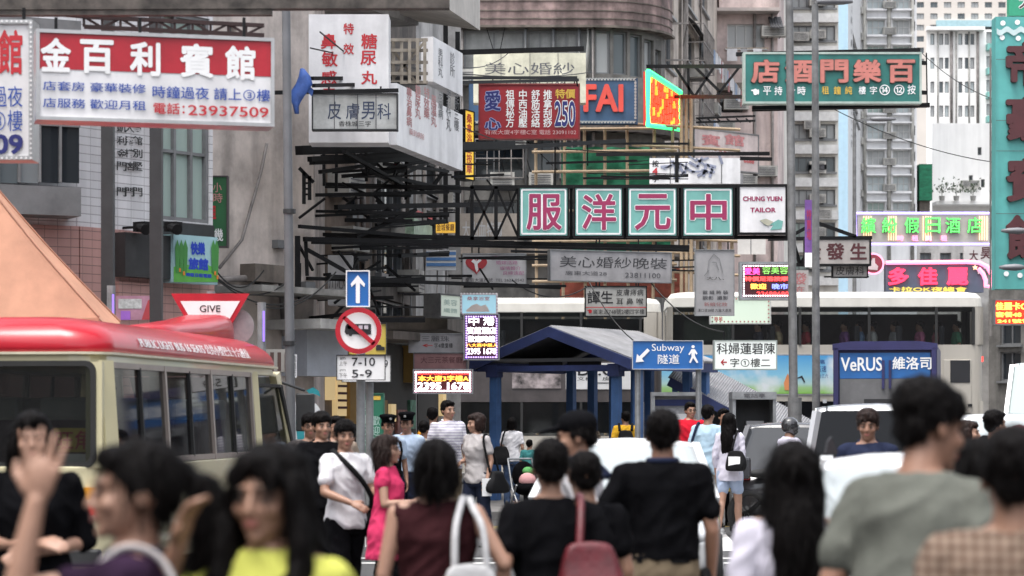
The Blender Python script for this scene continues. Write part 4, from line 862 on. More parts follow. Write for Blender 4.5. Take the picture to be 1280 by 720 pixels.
s = Sign('shop_sign', 'smaller pale board with dark characters under the maroon lettered board', 'sign', 1041, 331, 1083, 346, 62.3, face=M('pale_board', (.46, .43, .41), .6, var=.15, streak=.2), frame=steel_blk, fw=.03)
s.text([('皮膚科', 1044, 333, 1080, 344)], ink_blk, off=.01)
s = Sign('shop_sign', 'pale board with one faded maroon character below the tall lamp post banner', 'sign', 986, 338, 1010, 366, 60, face=M('faded_board', (.45, .41, .39), .6, var=.2), frame=None)
s.text([('發', 989, 341, 1008, 356)], ink_ltr, off=.03); s.text([('在', 994, 358, 1005, 366)], ink_ltr, off=.03)
bars('sign_gantry', 'black lattice frame behind the tall lamp post holding the maroon lettered boards', 'frame', [(960, 299, 62.5, 1090, 297, 62.5), (960, 331, 62.5, 1086, 331, 62.5), (985, 297, 62.5, 1020, 278, 62.5), (1020, 278, 62.5, 1070, 296, 62.5), (990, 297, 62.7, 1000, 331, 62.7), (1000, 331, 62.7, 1022, 297, 62.7), (1030, 346, 62.5, 1086, 346, 62.5, .04)], t=.09)
s = Sign('banner', 'narrow purple cloth banner hanging behind the second lamp post', 'banner', 1006, 250, 1016, 334, 57, face=M('purple_cloth', (.14, .06, .24), .8, var=.25, sc=4), frame=None, depth=.03)
s.patch('white_tail', 1006, 316, 1016, 334, ink_wh); s.text([(vert('特賣場'), 1008, 262, 1014, 300)], ink_mag, off=.03)
s = Sign('banner', 'plain white cloth hanging at the shop behind the red message board', 'banner', 922, 298, 957, 318, 56, face=M('white_cloth', (.52, .5, .48), .8, var=.1), frame=None, depth=.03)
s.patch('fold_shade', 938, 298, 939, 318, ink_gry)  # grey strip paints the shade of a crease on flat cloth
s = Sign('wall_sign', 'pale wall board with two maroon characters under the neon holiday hotel sign', 'sign', 1204, 308, 1242, 336, 95.0, face=M('pale_wall_board', (.5, .48, .47), .6, var=.1), frame=None)
s.text([('大', 1211, 313, 1222, 326), ('昊', 1225, 309, 1239, 324)], ink_brn, off=.03)
# upright boards on the left buildings
s = Sign('wall_sign', 'narrow green vertical sign with pale characters on the beige flank', 'sign', 262, 222, 284, 308, 35.3, face=M('green_board', (.02, .12, .04), .5, var=.15), frame=M('dark_frame', (.06, .05, .05), .5), fw=.02, depth=.15)
s.text([('小', 267, 229, 278, 241), ('時', 267, 242, 279, 254)], M('pale_red_ink', (.5, .25, .22), .5), off=.02); s.text([('租', 263, 257, 271, 275)], ink_red, off=.04); s.text([('機', 264, 286, 280, 302)], ink_wh, off=.02)
s = Sign('shop_sign', 'colourful sign with blue characters over green grass and trees on the tiled building', 'sign', 210, 293, 265, 353, 30.5, 31.1, face=M('sky_painted_board', (.30, .48, .52), .5, var=.1), frame=None, depth=.2)
s.shape('grass', [(210, 334), (222, 330), (238, 334), (250, 331), (265, 336), (265, 353), (210, 353)], M('painted_grass', (.10, .36, .06), .5, var=.2))
s.text([('快樂', 231, 302, 249, 320), ('旅館', 228, 322, 253, 339), ('時租日租電話', 225, 341, 257, 348)], M('deep_blue_ink', (.015, .05, .42), .5), off=.06)
y = s.lift()
for x in (214, 219, 224, 259, 263):
    u, z = s.uz(x, 320); mb = MB(); mb.prism([(u-.025, z-.22), (u+.025, z-.22), (u+.04, z+.1), (u, z+.2), (u-.04, z+.1)], y-.004, y); mb.build('painted_tree', M('painted_tree', (.05, .22, .05), .5), s.root)
y = s.lift()
for x, q in ((217, 338), (222, 342), (261, 342), (264, 347)): u, z = s.uz(x, q); mb = MB(); mb.box((u, y, z), (.03, .004, .05)); mb.build('painted_figure', M('painted_orange', (.6, .2, .03), .5), s.root)
s = Sign('poster_board', 'pale pink poster hoarding above the minibus roof', 'sign', 146, 370, 193, 400, 29.3, face=M('poster_pink', (.42, .22, .30), .5, var=.25, sc=4), frame=None, depth=.1)
s.patch('white_panel', 149, 374, 178, 386, M('poster_white', (.5, .52, .52), .5, var=.3, sc=20)); s.patch('violet_panel', 152, 389, 164, 400, M('poster_violet', (.3, .12, .5), .5)); s.shape('red_figure', [(178, 400), (186, 376), (193, 372), (190, 400)], M('poster_red', (.4, .05, .06), .5))
s = Sign('blank_sign', 'blank white box sign turned sideways behind the blue arrow sign', 'sign', 411, 320, 441, 382, 39, face=M('dull_white_box', (.46, .46, .47), .6, var=.12, streak=.15), frame=None, depth=.4)
s.text([('川心', 412, 347, 432, 362)], ink_gry, off=-.01)
s = Sign('banner', 'pale panel with faint grey writing behind the steel lattice', 'banner', 569, 267, 646, 302, 47, face=M('beige_panel', (.34, .30, .26), .7, var=.2), frame=None, depth=.08)
s.text([('大出血特價', 578, 277, 628, 298)], M('faint_white_ink', (.45, .45, .46), .6), off=.02)
s = Sign('striped_awning', 'blue and white striped awning hung between the dark frames', 'awning', 533, 313, 570, 338, 46, face=M('awning_white', (.5, .52, .55), .7), frame=None, depth=.1)
for y in (315, 322, 329): s.patch('blue_stripe', 533, y, 570, y+4, M('awning_blue', (.06, .16, .36), .7))
s = Sign('shop_sign', 'yellow vertical neon strip sign beside the white angled billboard', 'sign', 575, 138, 586, 223, 47, 47.4, face=EM('lit_yellow_face', (.9, .55, .05), 0.23, base=(.6, .4, .05)), frame=steel_blk, fw=.02, depth=.2)
s.text([(vert('桑拿浴室按摩'), 577, 142, 584, 218)], ink_red, off=.03)
s = Sign('shop_sign', 'yellow lit shop board under the angled billboard', 'sign', 545, 278, 569, 291, 45.5, face=EM('lit_amber_face', (.9, .5, .05), 0.20, base=(.5, .3, .05)), frame=None)
s.text([('金城餐廳', 546, 280, 568, 289)], ink_brn, off=.02)
s = Sign('shop_sign', 'green and white vertical shop board low on the pale street wall', 'sign', 512, 272, 535, 298, 43, 45, face=M('green_white_board', (.34, .46, .34), .5, var=.3, sc=9), frame=None)
s.patch('red_strip', 512, 264, 535, 272, ink_red)
# traffic signs
def round_post(name, label, x, y, z0, z1, r, mat=galv, par=None):
    mb = MB(); mb.cyl((x, y, z0), (x, y, z1), r, n=14)
    return mb.build(name, mat, par, world=par is not None, smooth=False, label=label if par is None else None, cat='post' if par is None else None)
s = Sign('one_way_sign', 'blue rectangular road sign with a white arrow pointing up', 'road sign', 434, 339.5, 461, 382.5, 27, face=blue_s, frame=ink_wh, fw=.012, depth=.03)
s.shape('arrow', [(447.5, 344), (456.5, 355), (455.5, 359), (450, 354), (450, 379), (445, 379), (445, 354), (439.5, 359), (438.5, 355)], ink_wh)
s2 = Sign('no_bus_sign', 'round red ringed road sign with a black bus crossed out', 'road sign', 440, 405, 457, 422, 26.9, face=ink_wh, frame=None, depth=.03)
s2.disc('face', 448.5, 413.5, 29, ink_wh)
s2.shape('bus_symbol', [(432, 408), (434, 405), (463, 405), (464, 406), (464, 418), (433, 418), (431, 415)], ink_blk)
for x in (434, 441, 448, 455): s2.patch('bus_window', x+.5, 407, x+5.5, 411.5, M('pale_symbol_window', (.5, .45, .5), .5))
for x in (438.5, 456): s2.disc('bus_wheel', x, 418.5, 2.2, ink_blk)
s2.shape('red_slash', [(428, 398.5), (432, 395), (470, 428), (466, 432)], red_s)
s2.disc('red_ring', 448.5, 413.5, 29, red_s, ring=22.8)
s3 = Sign('time_plate', 'white plate with hours 7-10 and 5-9 under the round road sign', 'road sign', 421.5, 444.5, 481, 474.5, 26.9, face=ink_wh, frame=ink_blk, fw=.008, depth=.02)
s3.text([('7-10', 440, 447, 469, 457.5), ('5-9', 440, 462, 465, 472)], ink_blk, off=.02); s3.text([('am', 425, 446.5, 432, 449.5), ('上午', 424, 451.5, 434, 457), ('pm', 425, 461.5, 432, 464.5), ('下午', 424, 466.5, 434, 472)], ink_blk)
mb = MB(); p = W(451, 450, 27.08); mb.cyl((p.x, p.y, .13), (p.x, p.y, Z(338, 27)), .05, n=14); mb.build('sign_post', galv, label='grey post in front carrying the blue arrow and round road signs', cat='post')
s4 = Sign('road_sign', 'yellow road sign with a lorry behind the round red ringed sign', 'road sign', 436, 405, 482.5, 443, 27.7, face=M('sign_yellow', (.55, .42, .08), .5), frame=ink_blk, fw=.008, depth=.03)
s4.shape('lorry_symbol', [(470, 437), (470, 431), (476, 431), (477, 433), (481, 434), (481, 438), (470, 438)], ink_blk)
s5 = Sign('time_plate', 'white plate partly hidden behind the front plate of hours', 'road sign', 428, 444.5, 488, 477, 27.7, face=ink_wh, frame=ink_blk, fw=.008, depth=.02)
s5.text([('7-9', 470, 450, 485, 460)], ink_blk)
mb = MB(); p = W(462, 450, 27.8); mb.cyl((p.x, p.y, .13), (p.x, p.y, Z(402, 27.8)), .045, n=14); mb.build('sign_post', galv, label='grey post behind carrying the yellow lorry sign', cat='post')
# give way triangle
gw = thing('give_way_sign', 'red bordered inverted triangle road sign reading GIVE WAY', 'road sign', (X(263, 26.3), 26.3, .13))
def tri(k, py0, py1): return [(X(263-49*k, 26.3)-gw.location.x, Z(py0, 26.3)-.13), (X(263, 26.3)-gw.location.x, Z(py1, 26.3)-.13), (X(263+49*k, 26.3)-gw.location.x, Z(py0, 26.3)-.13)]
mb = MB(); mb.prism(tri(1, 367, 452), -.02, .0); mb.build('red_plate', red_s, gw)
mb = MB(); mb.prism(tri(.76, 376.5, 441), -.026, -.021); mb.build('white_plate', ink_wh, gw)
mb = MB(); letter_mb(mb, 'GIVE', 0, Z(386, 26.3)-.13, .225, .075, -.03, .02); letter_mb(mb, 'WAY', 0, Z(402, 26.3)-.13, .2, .075, -.03, .02); mb.build('lettering', ink_blk, gw)
mb = MB(); mb.cyl((0, .05, 0), (0, .05, Z(364, 26.3)-.13), .045); mb.cyl((.27, .05, Z(408, 26.3)-.13), (.27, .08, Z(408, 26.3)-.13), .2, n=24); mb.build('post', galv, gw)
# ================================================================ steel frames, poles, cables
mb = MB(); mb.bar(W(-330, 8, 21.2), W(562, 5, 21.2), .13, .09); mb.bar(W(-330, 17, 21.2), W(340, 16, 21.2), .10, .05)
mb.bar(W(-330, 2, 21.7), W(562, -4, 21.7), .1, .08)
p = W(-330, 5, 21.4); mb.bar((p.x, p.y, 0), (p.x, p.y, p.z+.2), .2)
for k in range(14): a = W(-20+k*42, 6, 21.2); mb.bar(a, a+Vector((.12, .4, .07)), .03)
mb.build('sign_gantry', steel_rust, label='rusty grey steel beam running along the top edge of the photo', cat='frame')
mb = MB(); truss(mb, W(105, 21, 21.9), W(330, 32, 22.3), .09, 10, .035); mb.bar(W(105, 21, 21.9), W(60, 17, 21.6), .03); mb.build('sign_gantry', M('maroon_steel', (.035, .015, .015), .6, var=.3), label='thin maroon lattice girder just above the red and white guesthouse sign', cat='frame')
for k, (x, nm) in enumerate(((135, 'dark square steel column standing before the tiled wall, nearer the photo edge'), (195.5, 'dark square steel column before the tiled wall, nearer the green panes'))):
    mb = MB(); p = W(x, 0, 28.2); mb.box((p.x, p.y, 3.7), (.14, .14, 7.14)); mb.box((p.x, p.y, .14), (.3, .3, .02)); mb.build('steel_column', darkgrey, label=nm, cat='column')
G_BK = 'black steel brackets over the left pavement'
cl = [
 ('long twin black bar crossing in front of the lightbox sign', [(335, 116, 35, 498, 113, 35.2), (390, 98, 35.2, 720, 97, 47), (392, 107, 34.8, 722, 100, 47), (720, 97, 47, 722, 108, 47, .03)]),
 ('black bar and stays level with the cream bridal sign', [(556, 66, 47.2, 730, 61, 47.2, .09), (572, 40, 47, 572, 300, 47, .09), (557, 10, 46.6, 557, 300, 46.6, .09)]),
 ('heavy black bars sloping below the white clinic billboard', [(374, 188, 37, 640, 181, 44, .14), (387, 199, 37.2, 780, 176, 50, .08), (390, 202, 37.5, 560, 197, 42, .1), (400, 215, 37.8, 470, 205, 40, .06)]),
 ('cluster of thin black bars in the middle of the dark side street', [(388, 244, 38.5, 560, 240, 41), (420, 259, 38.6, 640, 255, 43, .08), (460, 271, 40, 560, 267, 42), (470, 281, 40, 556, 276, 42), (445, 297, 39, 520, 262, 40), (430, 190, 38, 520, 240, 41), (460, 215, 39.5, 575, 240, 42), (490, 225, 41, 560, 190, 43), (480, 205, 40, 560, 214, 42), (540, 235, 42, 556, 212, 42.2)]),
 ('long black bars running out to the tailor sign lattice', [(374, 283, 37.5, 648, 306, 42), (380, 299, 37.6, 860, 309, 42.5, .07), (390, 303, 38, 860, 313, 43, .05), (382, 296, 37.7, 384, 345, 37.7), (372, 295, 37.4, 372, 370, 37.4, .08), (384, 312, 37.7, 434, 340, 38)]),
 ('thin black bars above the lit message boards', [(384, 348, 38, 660, 357, 42.8), (500, 352, 41, 700, 360, 43.5, .05), (380, 370, 38, 430, 366, 38.5)]),
 ('ladder like black frame on the beige flank', [(380, 215, 37, 380, 255, 37), (387, 220, 37, 387, 250, 37)]+[(380, 222+k*7, 37, 387, 222+k*7, 37, .03) for k in range(4)]+[(374, 210, 37, 380, 216, 37), (380, 216, 37, 392, 228, 37)]),
]
rb = random.Random(5)
for nm, n_, y0, y1, xa, xb in (('dense tangle of black bars just under the clinic billboard', 26, 192, 262, 380, 575), ('dense tangle of black bars beside the blue arrow sign', 24, 262, 345, 372, 560), ('dense tangle of black bars and struts over the shop canopies', 22, 335, 415, 372, 530)):
    segs = []
    for k in range(n_):
        x = rb.uniform(xa, xb-60); y = rb.uniform(y0, y1); D = 38+(x-380)/200*4+rb.uniform(-.6, 1.0); L_ = rb.uniform(40, 130); q = rb.random()
        if q < .6: segs.append((x, y, D, min(x+L_, xb), y-rb.uniform(-3, 9), D+rb.uniform(.5, 2), rb.choice([.03, .045, .06])))
        elif q < .85: segs.append((x, y, D, x+rb.uniform(10, 40), y+rb.choice([-1, 1])*rb.uniform(15, 35), D+.3, .035))
        else: segs.append((x, y0-6, D, x+rb.uniform(-1, 1), y0+rb.uniform(30, 60), D, .05))
    cl.append((nm, segs))
for nm, n_, y0, y1, xa, xb, Da, Db in (('loose web of thin black struts between the bridal and tailor signs', 22, 172, 236, 560, 860, 44, 60), ('loose web of thin black struts under the tailor lattice', 24, 296, 360, 560, 880, 42, 52)):
    segs = []
    for k in range(n_):
        x = rb.uniform(xa, xb-60); y = rb.uniform(y0, y1); D = Da+(x-xa)/(xb-xa)*(Db-Da)*.6+rb.uniform(0, 4); L_ = rb.uniform(30, 150); q = rb.random()
        if q < .65: segs.append((x, y, D, min(x+L_, xb), y-rb.uniform(-4, 5), D+rb.uniform(0, 1.5), rb.choice([.02, .03, .045])))
        elif q < .85: segs.append((x, y, D, x+rb.uniform(-20, 25), y+rb.uniform(12, 30), D+.2, .025))
        else: segs.append((x, y0, D, x, y1, D, .03))
    cl.append((nm, segs))
for nm, segs in cl: bars('sign_bracket', nm, 'bracket', segs, t=.055, group=G_BK)
mb = MB(); mb.bar(W(810, 83, 70), W(930, 83, 59), .1); mb.bar(W(820, 121, 70), W(935, 121, 59), .1)
for x0, y0, x1, y1 in ((843, 83, 868, 121), (868, 121, 893, 83), (860, 83, 861, 121), (868, 83, 900, 115), (895, 121, 925, 83)): mb.bar(W(x0, y0, 66), W(x1, y1, 66), .07)
mb.build('sign_gantry', steel_blk, label='black lattice arm reaching from the tenement to the teal hotel sign', cat='frame')
bars('sign_gantry', 'light black truss above the pale pink hotel board', 'frame', [(870, 148, 74, 944, 145, 74), (870, 153, 74, 944, 151, 74)]+[(872+k*12, 148, 74, 878+k*12, 153, 74, .04) for k in range(6)], t=.06)
bars('sign_gantry', 'black bar passing under the pale pink hotel board', 'frame', [(745, 193, 62, 962, 192, 62), (925, 198, 62, 965, 199, 62), (846, 228, 62, 846, 194, 62)], t=.09)
# bamboo scaffold with green sheet
bamboo = M('bamboo', (.34, .25, .16), .7, var=.25, sc=3)
sc_ = thing('bamboo_scaffold', 'bamboo scaffold with green netting in front of the rounded building', 'scaffold', (X(700, 67), 67, .13))
mb = MB()
for x in (672, 702, 733, 757, 787, 815, 841): mb.cyl(W(x, 158+random.uniform(-5, 5), 67.2)+Vector((random.uniform(-.1, .1), 0, 0)), (X(x, 67.2), 67.2, .13), .05, n=6)
for y in (160, 188, 213, 262, 300, 330, 350): mb.cyl(W(665, y+2, 67.1), W(846, y, 67.1), .045, n=6)
for x in (852, 858, 864): mb.cyl(W(x, 118, 66.5), (X(x, 66.5), 66.5, .13), .05, n=6)
for y in (160, 186, 300, 318, 342): mb.cyl(W(790, y-5, 66.6), W(925, y+2, 66.6), .045, n=6)
for x in (872, 886, 900, 915): mb.cyl(W(x, 292, 66.7), (X(x, 66.7), 66.7, .13), .05, n=6)
mb.build('bamboo_poles', bamboo, sc_, world=True)
mb = MB(); n = 14
def net(x0, x1, y0, y1, D, nx=16, ny=8):
    g = [[W(x0+(x1-x0)*i/nx, y0+(y1-y0)*j/ny, D)+Vector((0, .05*math.sin(i*1.9+j*.3)+.03*math.sin(j*2.6+i*.9), .02*math.sin(i*2.2))) for i in range(nx+1)] for j in range(ny+1)]
    mb.loft(g, caps=False, closed=False)
net(702, 812, 184, 232, 67.5); mb.build('green_netting', gnet, sc_, world=True, smooth=True); mb = MB(); net(716, 838, 298, 318, 67.4)
mb.build('green_netting', gnet, sc_, world=True, smooth=True)
mb = MB(); net(700, 860, 335, 372, 67.6); mb.build('red_sheet', M('rust_red_sheet', (.22, .05, .03), .8, var=.3), sc_, world=True, smooth=True)
tarp = M('blue_tarp', (.05, .12, .40), .6, var=.3, sc=6)
mb = MB()
rings = []
for k in range(7):
    t = k/6; c = W(378-6*t+3*math.sin(k), 86+56*t, 34.8); wd = .03+.085*math.sin(math.pi*min(t*1.15, 1)); rings.append([c+Vector((wd*math.cos(a)*(1+.3*math.sin(3*a+k)), .06*math.sin(a), 0)) for a in [2*math.pi*i/9 for i in range(9)]])
mb.loft(rings); q = [W(378, 100, 34.8), W(392, 112, 34.9), W(390, 121, 34.9), W(383, 113, 34.8)]; mb.add(q, [(0, 1, 2, 3)])
mb.build('tied_tarp', tarp, smooth=True, label='blue plastic rag tied to the bars beside the clinic billboard', cat='tarp')
cable = M('black_cable', (.015, .015, .015), .6)
def wire(mbx, a, b, sag, r=.012, n=12):
    mbx.tube([a.lerp(b, i/n)-Vector((0, 0, sag*4*(i/n)*(1-i/n))) for i in range(n+1)], r, 5)
for nm, ws in (('thin overhead cables crossing above the bridal signs', [((388, 60, 35), (740, 90, 60)), ((400, 40, 35), (640, 180, 48)), ((560, 78, 46), (640, 62, 62))]),
               ('thin overhead cables sagging before the white blocks', [((1030, 130, 60), (1260, 205, 62)), ((1146, 60, 70), (1262, 130, 62))]),
               ('tangled black cables along the beige flank at shop level', [((266, 342, 35), (360, 352, 36)), ((268, 346, 35), (385, 370, 36)), ((320, 380, 35.5), (420, 340, 37)), ((270, 338, 35), (330, 338, 35.5))]),
               ('thin cables drooping over the clinic sign row', [((800, 335, 44), (905, 415, 42)), ((735, 350, 44.5), (820, 440, 42)), ((640, 350, 43.5), (735, 358, 44.5))])):
    mb = MB()
    for a, c in ws: wire(mb, W(*a), W(*c), .25)
    mb.build('cables', cable, label=nm, cat='cable')
# lamp posts
def lamp_post(label, x, D, r, ztop, arm=None, base=True, lean=0, mat=steel_gry):
    t = thing('street_lamp', label, 'lamp post', (X(x, D), D, .0), 0)
    mb = MB(); mb.cyl((0, 0, 0), (lean, 0, ztop), r, r*.8, n=16); mb.cyl((0, 0, 0), (0, 0, 1.62+(520-497)/K*D), r*1.5, n=16) if base else None
    mb.build('pole', mat, t, smooth=False)
    if arm:
        ax, z, L = arm; mb = MB(); mb.bar((lean, 0, z), (ax, 0, z+.04), .06); mb.build('arm', mat, t)
        mb = MB(); sx = 1 if L > 0 else -1
        prof = [(0, .02, .05), (.1, .09, .08), (.35, .13, .1), (.75, .10, .08), (1, .03, .04)]
        mb.loft([[Vector((ax+L*a, q*math.cos(w_), z+.05+h*math.sin(w_)*.8)) for w_ in [2*math.pi*i/10 for i in range(10)]] for a, q, h in prof])
        mb.build('lamp_head', M('lamp_head_grey', (.16, .16, .17), .5), t, smooth=True)
    return t
t = lamp_post('grey round post on the left rising past the red and white guesthouse sign', 365, 28.4, .06, 7.5, lean=-.08, base=False, mat=M('post_blue_grey', (.15, .155, .165), .5, metal=.2, var=.15, streak=.15))
mb = MB()
for z in (2.45, 4.0): mb.cyl((-.03, 0, z), (-.03, 0, z+.05), .075)
mb.build('clamp', darkgrey, t)
t = lamp_post('tall grey lamp post with a thick base beside the phone kiosk', 993.5, 36.5, .07, 9.5, lean=-.1)
t = lamp_post('second lamp post with a long flat lamp head at the top of the photo', 1020.5, 52, .09, Z(6, 52), arm=(.0, Z(5, 52), .78), base=False, lean=-.03)
t = lamp_post('thinner distant lamp post with its head pointing right over the bus', 1068, 76, .07, Z(150, 76), arm=(.5, Z(151, 76), .8), base=False)
t = lamp_post('lamp post right of the frame whose head shows higher against the teal sign', 1322, 58, .09, Z(292, 58), arm=(-.75, Z(291, 58), -.6), base=False, mat=galv)
t = lamp_post('lamp post right of the frame whose head shows lower against the teal sign', 1330, 54, .09, Z(338, 54), arm=(-.9, Z(337, 54), -.55), base=False, mat=galv)
for x, D, y0, nm in ((327, 27.9, 378, 'short silver post with a violet strip right of the give way sign'), (139, 28.0, 357, 'short silver post against the first dark steel column')):
    t = thing('marker_post', nm, 'post', (X(x, D), D, .13)); mb = MB(); mb.cyl((0, 0, 0), (0, 0, Z(y0, D)-.13), .05, n=12); mb.build('pole', galv, t)
    mb = MB(); mb.box((.03, -.045, Z(y0+30, D)-.13), (.02, .015, .35)); mb.build('violet_strip', EM('violet_strip', (.25, .15, .8), .4), t)
# orange market parasol behind the minibus
pm = M('orange_canvas', (.48, .25, .165), .85, var=.16, sc=1.6, bump=.3, bscale=150)
t = thing('market_parasol', 'orange canvas parasol rising behind the minibus roof at the left edge', 'parasol', (X(-105, 26.5), 27.0, 0))
mb = MB(); ap = Vector((0, 0, Z(118, 26.5)))
hw = X(128, 26.5)-t.location.x; zb = Z(398, 26.5); dd = .72
cs = [Vector((sx*hw, sy*dd, zb)) for sx, sy in ((-1, -1), (1, -1), (1, 1), (-1, 1))]
for k in range(4):
    a, c = cs[k], cs[(k+1) % 4]; n = 8; g = []
    for j in range(n+1):
        u = j/n; g.append([ap.lerp(a, u).lerp(ap.lerp(c, u), i/n)-Vector((0, 0, .07*math.sin(math.pi*i/n)*u+.1*math.sin(math.pi*u))) for i in range(n+1)])
    mb.loft(g, caps=False, closed=False)
mb.build('canopy', pm, t, smooth=True)
for k in range(4):
    a = cs[k]; mb = MB(); mb.tube([ap.lerp(a, j/8)-Vector((0, 0, .1*math.sin(math.pi*j/8)-.012)) for j in range(9)], .012, 6); mb.build('seam', M('canvas_seam', (.36, .18, .12), .8), t)
    c = cs[(k+1) % 4]; mb = MB(); mb.loft([[a.lerp(c, i/14)-Vector((0, 0, .07*math.sin(math.pi*i/14))), a.lerp(c, i/14)-Vector((0, 0, .07*math.sin(math.pi*i/14)+.16+.02*(i % 2)))] for i in range(15)], caps=False, closed=False); mb.build('valance', pm, t)
mb = MB(); mb.cyl((0, 0, 0), (0, 0, ap.z-.05), .035); mb.build('pole', galv, t)

# ================================================================ subway shelter
sblue = M('shelter_blue', (.05, .125, .30), .55, var=.2, streak=.25); sblue_d = M('shelter_navy_fascia', (.026, .04, .13), .55, var=.2, streak=.2)
def CORR(name, col):
    m = M(name, col, .5, metal=.3, var=.15, streak=.2); n = m.node_tree; tc = n.nodes.new('ShaderNodeTexCoord'); wv = n.nodes.new('ShaderNodeTexWave'); wv.inputs['Scale'].default_value = 3.4
    n.links.new(tc.outputs['Object'], wv.inputs[0]); b = n.nodes.new('ShaderNodeBump'); b.inputs['Distance'].default_value = .05; b.inputs['Strength'].default_value = 1
    n.links.new(wv.outputs['Fac'], b.inputs['Height']); n.links.new(b.outputs[0], n.nodes['Principled BSDF'].inputs['Normal']); return m
corr = M('corrugated_sheet', (.27, .27, .28), .5, metal=.2, var=.15, streak=.2)
sh = thing('subway_shelter', 'blue gabled subway entrance shelter with a grey corrugated roof', 'shelter', (X(690, 42), 42, .13), R(-30))
hw, L, ze, za = 1.58, 3.2, 2.48, 3.06
mb = MB()
def corrug(mbx, p00, p10, p01, p11, n=26, amp=.02, th=.04):
    nrm = (p10-p00).cross(p01-p00).normalized(); nrm = nrm if nrm.z > 0 else -nrm
    rings = []
    for i in range(n+1):
        u = i/n; o = nrm*(amp if i % 2 else -amp); a = p00.lerp(p10, u)+o; b = p01.lerp(p11, u)+o; rings.append([a, b, b-nrm*th, a-nrm*th])
    mbx.loft(rings)
V = Vector
corrug(mb, V((0, -.05, za)), V((0, L+.1, za)), V((hw+.05, -.05, ze)), V((hw+.05, L+.1, ze)), 70, .012)
corrug(mb, V((0, -.05, za)), V((0, L+.1, za)), V((-hw-.05, -.05, ze)), V((-hw-.05, L+.1, ze)), 70, .012)
mb.build('roof_sheet', corr, sh)
for y in (-.1, L+.12):
    mb = MB()
    for sx in (-1, 1): mb.prism([(0, za-.02), (0, za-.2), (sx*(hw+.02), ze-.2), (sx*(hw+.02), ze-.02)][::1 if sx < 0 else -1], y-.03, y+.03)
    mb.build('gable_fascia', sblue_d, sh)
mb = MB()
for sx in (-1, 1): mb.box((sx*hw, L/2, ze-.12), (.07, L+.1, .16))
mb.box((0, L-.1, ze-.1), (2*hw, .08, .12)); mb.box((0, .06, ze-.16), (2*hw-.1, .1, .1))
mb.build('eaves_beam', sblue_d, sh)
mb = MB(); mb.add([(-hw+.1, .2, ze+.02), (hw-.1, .2, ze+.02), (hw-.1, L-.2, ze+.02), (-hw+.1, L-.2, ze+.02)], [(0, 1, 2, 3)]); mb.build('ceiling', M('shelter_ceiling', (.12, .13, .15), .7), sh)
for x, y in ((-1.22, .12), (1.2, .12), (-1.42, .5), (1.42, .5), (-1.2, L-.3), (-.75, L-.3), (-.3, L-.3), (.15, L-.3), (.3, L-.05), (1.2, L-.3), (1.45, L-.1)):
    mb = MB(); mb.box((x, y, (ze-.1)/2), (.14, .14, ze-.1), R(0)); mb.build('post', sblue, sh)
    if y < .2:
        mb = MB(); mb.box((x, y-.02, ze-.2), (.22, .22, .22)); mb.build('post_cap', sblue_d, sh)
mb = MB(); mb.box((-.2, L-.3, .5), (2.2, .08, .9)); mb.build('low_wall', M('shelter_low_wall', (.13, .13, .14), .6), sh)
for x in (-.35, .42):
    mb = MB(); mb.box((x, .4, ze-.12), (.62, .1, .16)); mb.build('black_panel', steel_blk, sh)
st = thing('stair_canopy', 'sloping corrugated canopy running down to the right over the subway stairs', 'canopy', (X(840, 44.5), 44.5, .13))
mb = MB(); A, Bq = W(836, 470, 44), W(1000, 556, 43.4); up = V((.42, 1.3, .42))
corrug(mb, A, Bq, A+up, Bq+up, 120, .009); mb.build('roof_sheet', corr, st, world=True)
mb = MB(); mb.bar(A-V((0, .03, .1)), Bq-V((0, .03, .1)), .05, .16); mb.build('edge_beam', sblue_d, st, world=True)
for k in range(4):
    p = A.lerp(Bq, .05+k*.22)
    mb = MB(); mb.bar((p.x, p.y+.1, .13), (p.x, p.y+.1, p.z-.1), .1); mb.build('post', sblue, st, world=True)
mb = MB(); mb.box((X(905, 45), 45.6, .6), (2.4, .1, .95)); mb.build('low_wall', M('stair_low_wall', (.25, .25, .26), .6), st, world=True)
# information board and phone kiosk
kb = thing('information_board', 'grey map board with a dark blue header beside the subway sign post', 'notice board', (X(845, 39.2), 39.2, .13))
h = Z(491, 39.2)-.13; wd = X(878, 39.2)-X(815, 39.2)
mb = MB(); mb.box((0, 0, h-.02), (wd, .3, .06)); mb.box((-wd/2+.03, 0, h/2), (.06, .28, h-.1)); mb.box((wd/2-.03, 0, h/2), (.06, .28, h-.1)); mb.box((0, .1, h/2), (wd-.12, .06, h-.1)); mb.build('frame', galv, kb)
mb = MB(); mb.box((0, .06, h-.16), (wd-.14, .03, .1)); mb.build('header', M('header_navy', (.03, .05, .2), .5), kb)
mb = MB(); mb.box((0, .055, h-.6), (wd-.14, .02, .7)); mb.build('map', M('map_paper', (.42, .42, .44), .5, var=.35, sc=9), kb)
mb = MB(); mb.box((-.25, .04, h-.4), (.16, .01, .2)); mb.build('pink_notice', ink_mag, kb)
mb = MB(); mb.box((.1, .04, h-.45), (.2, .01, .22)); mb.box((.12, .035, h-.7), (.28, .01, .1)); mb.build('white_notice', ink_wh, kb)
kb = thing('phone_kiosk', 'grey public phone kiosk with a dark interior left of the tall lamp post', 'phone kiosk', (X(942, 38.6), 38.6, .13))
h = Z(490, 38.6)-.13; wd = X(970, 38.6)-X(915, 38.6)
mb = MB(); mb.box((0, .2, h-.06), (wd, .7, .12)); mb.box((-wd/2+.03, .2, h/2), (.05, .66, h-.13)); mb.box((wd/2-.03, .2, h/2), (.05, .66, h-.13)); mb.build('frame', galv, kb)
mb = MB(); mb.box((0, .5, h/2), (wd-.1, .04, h-.14)); mb.build('back_panel', darkgrey, kb)
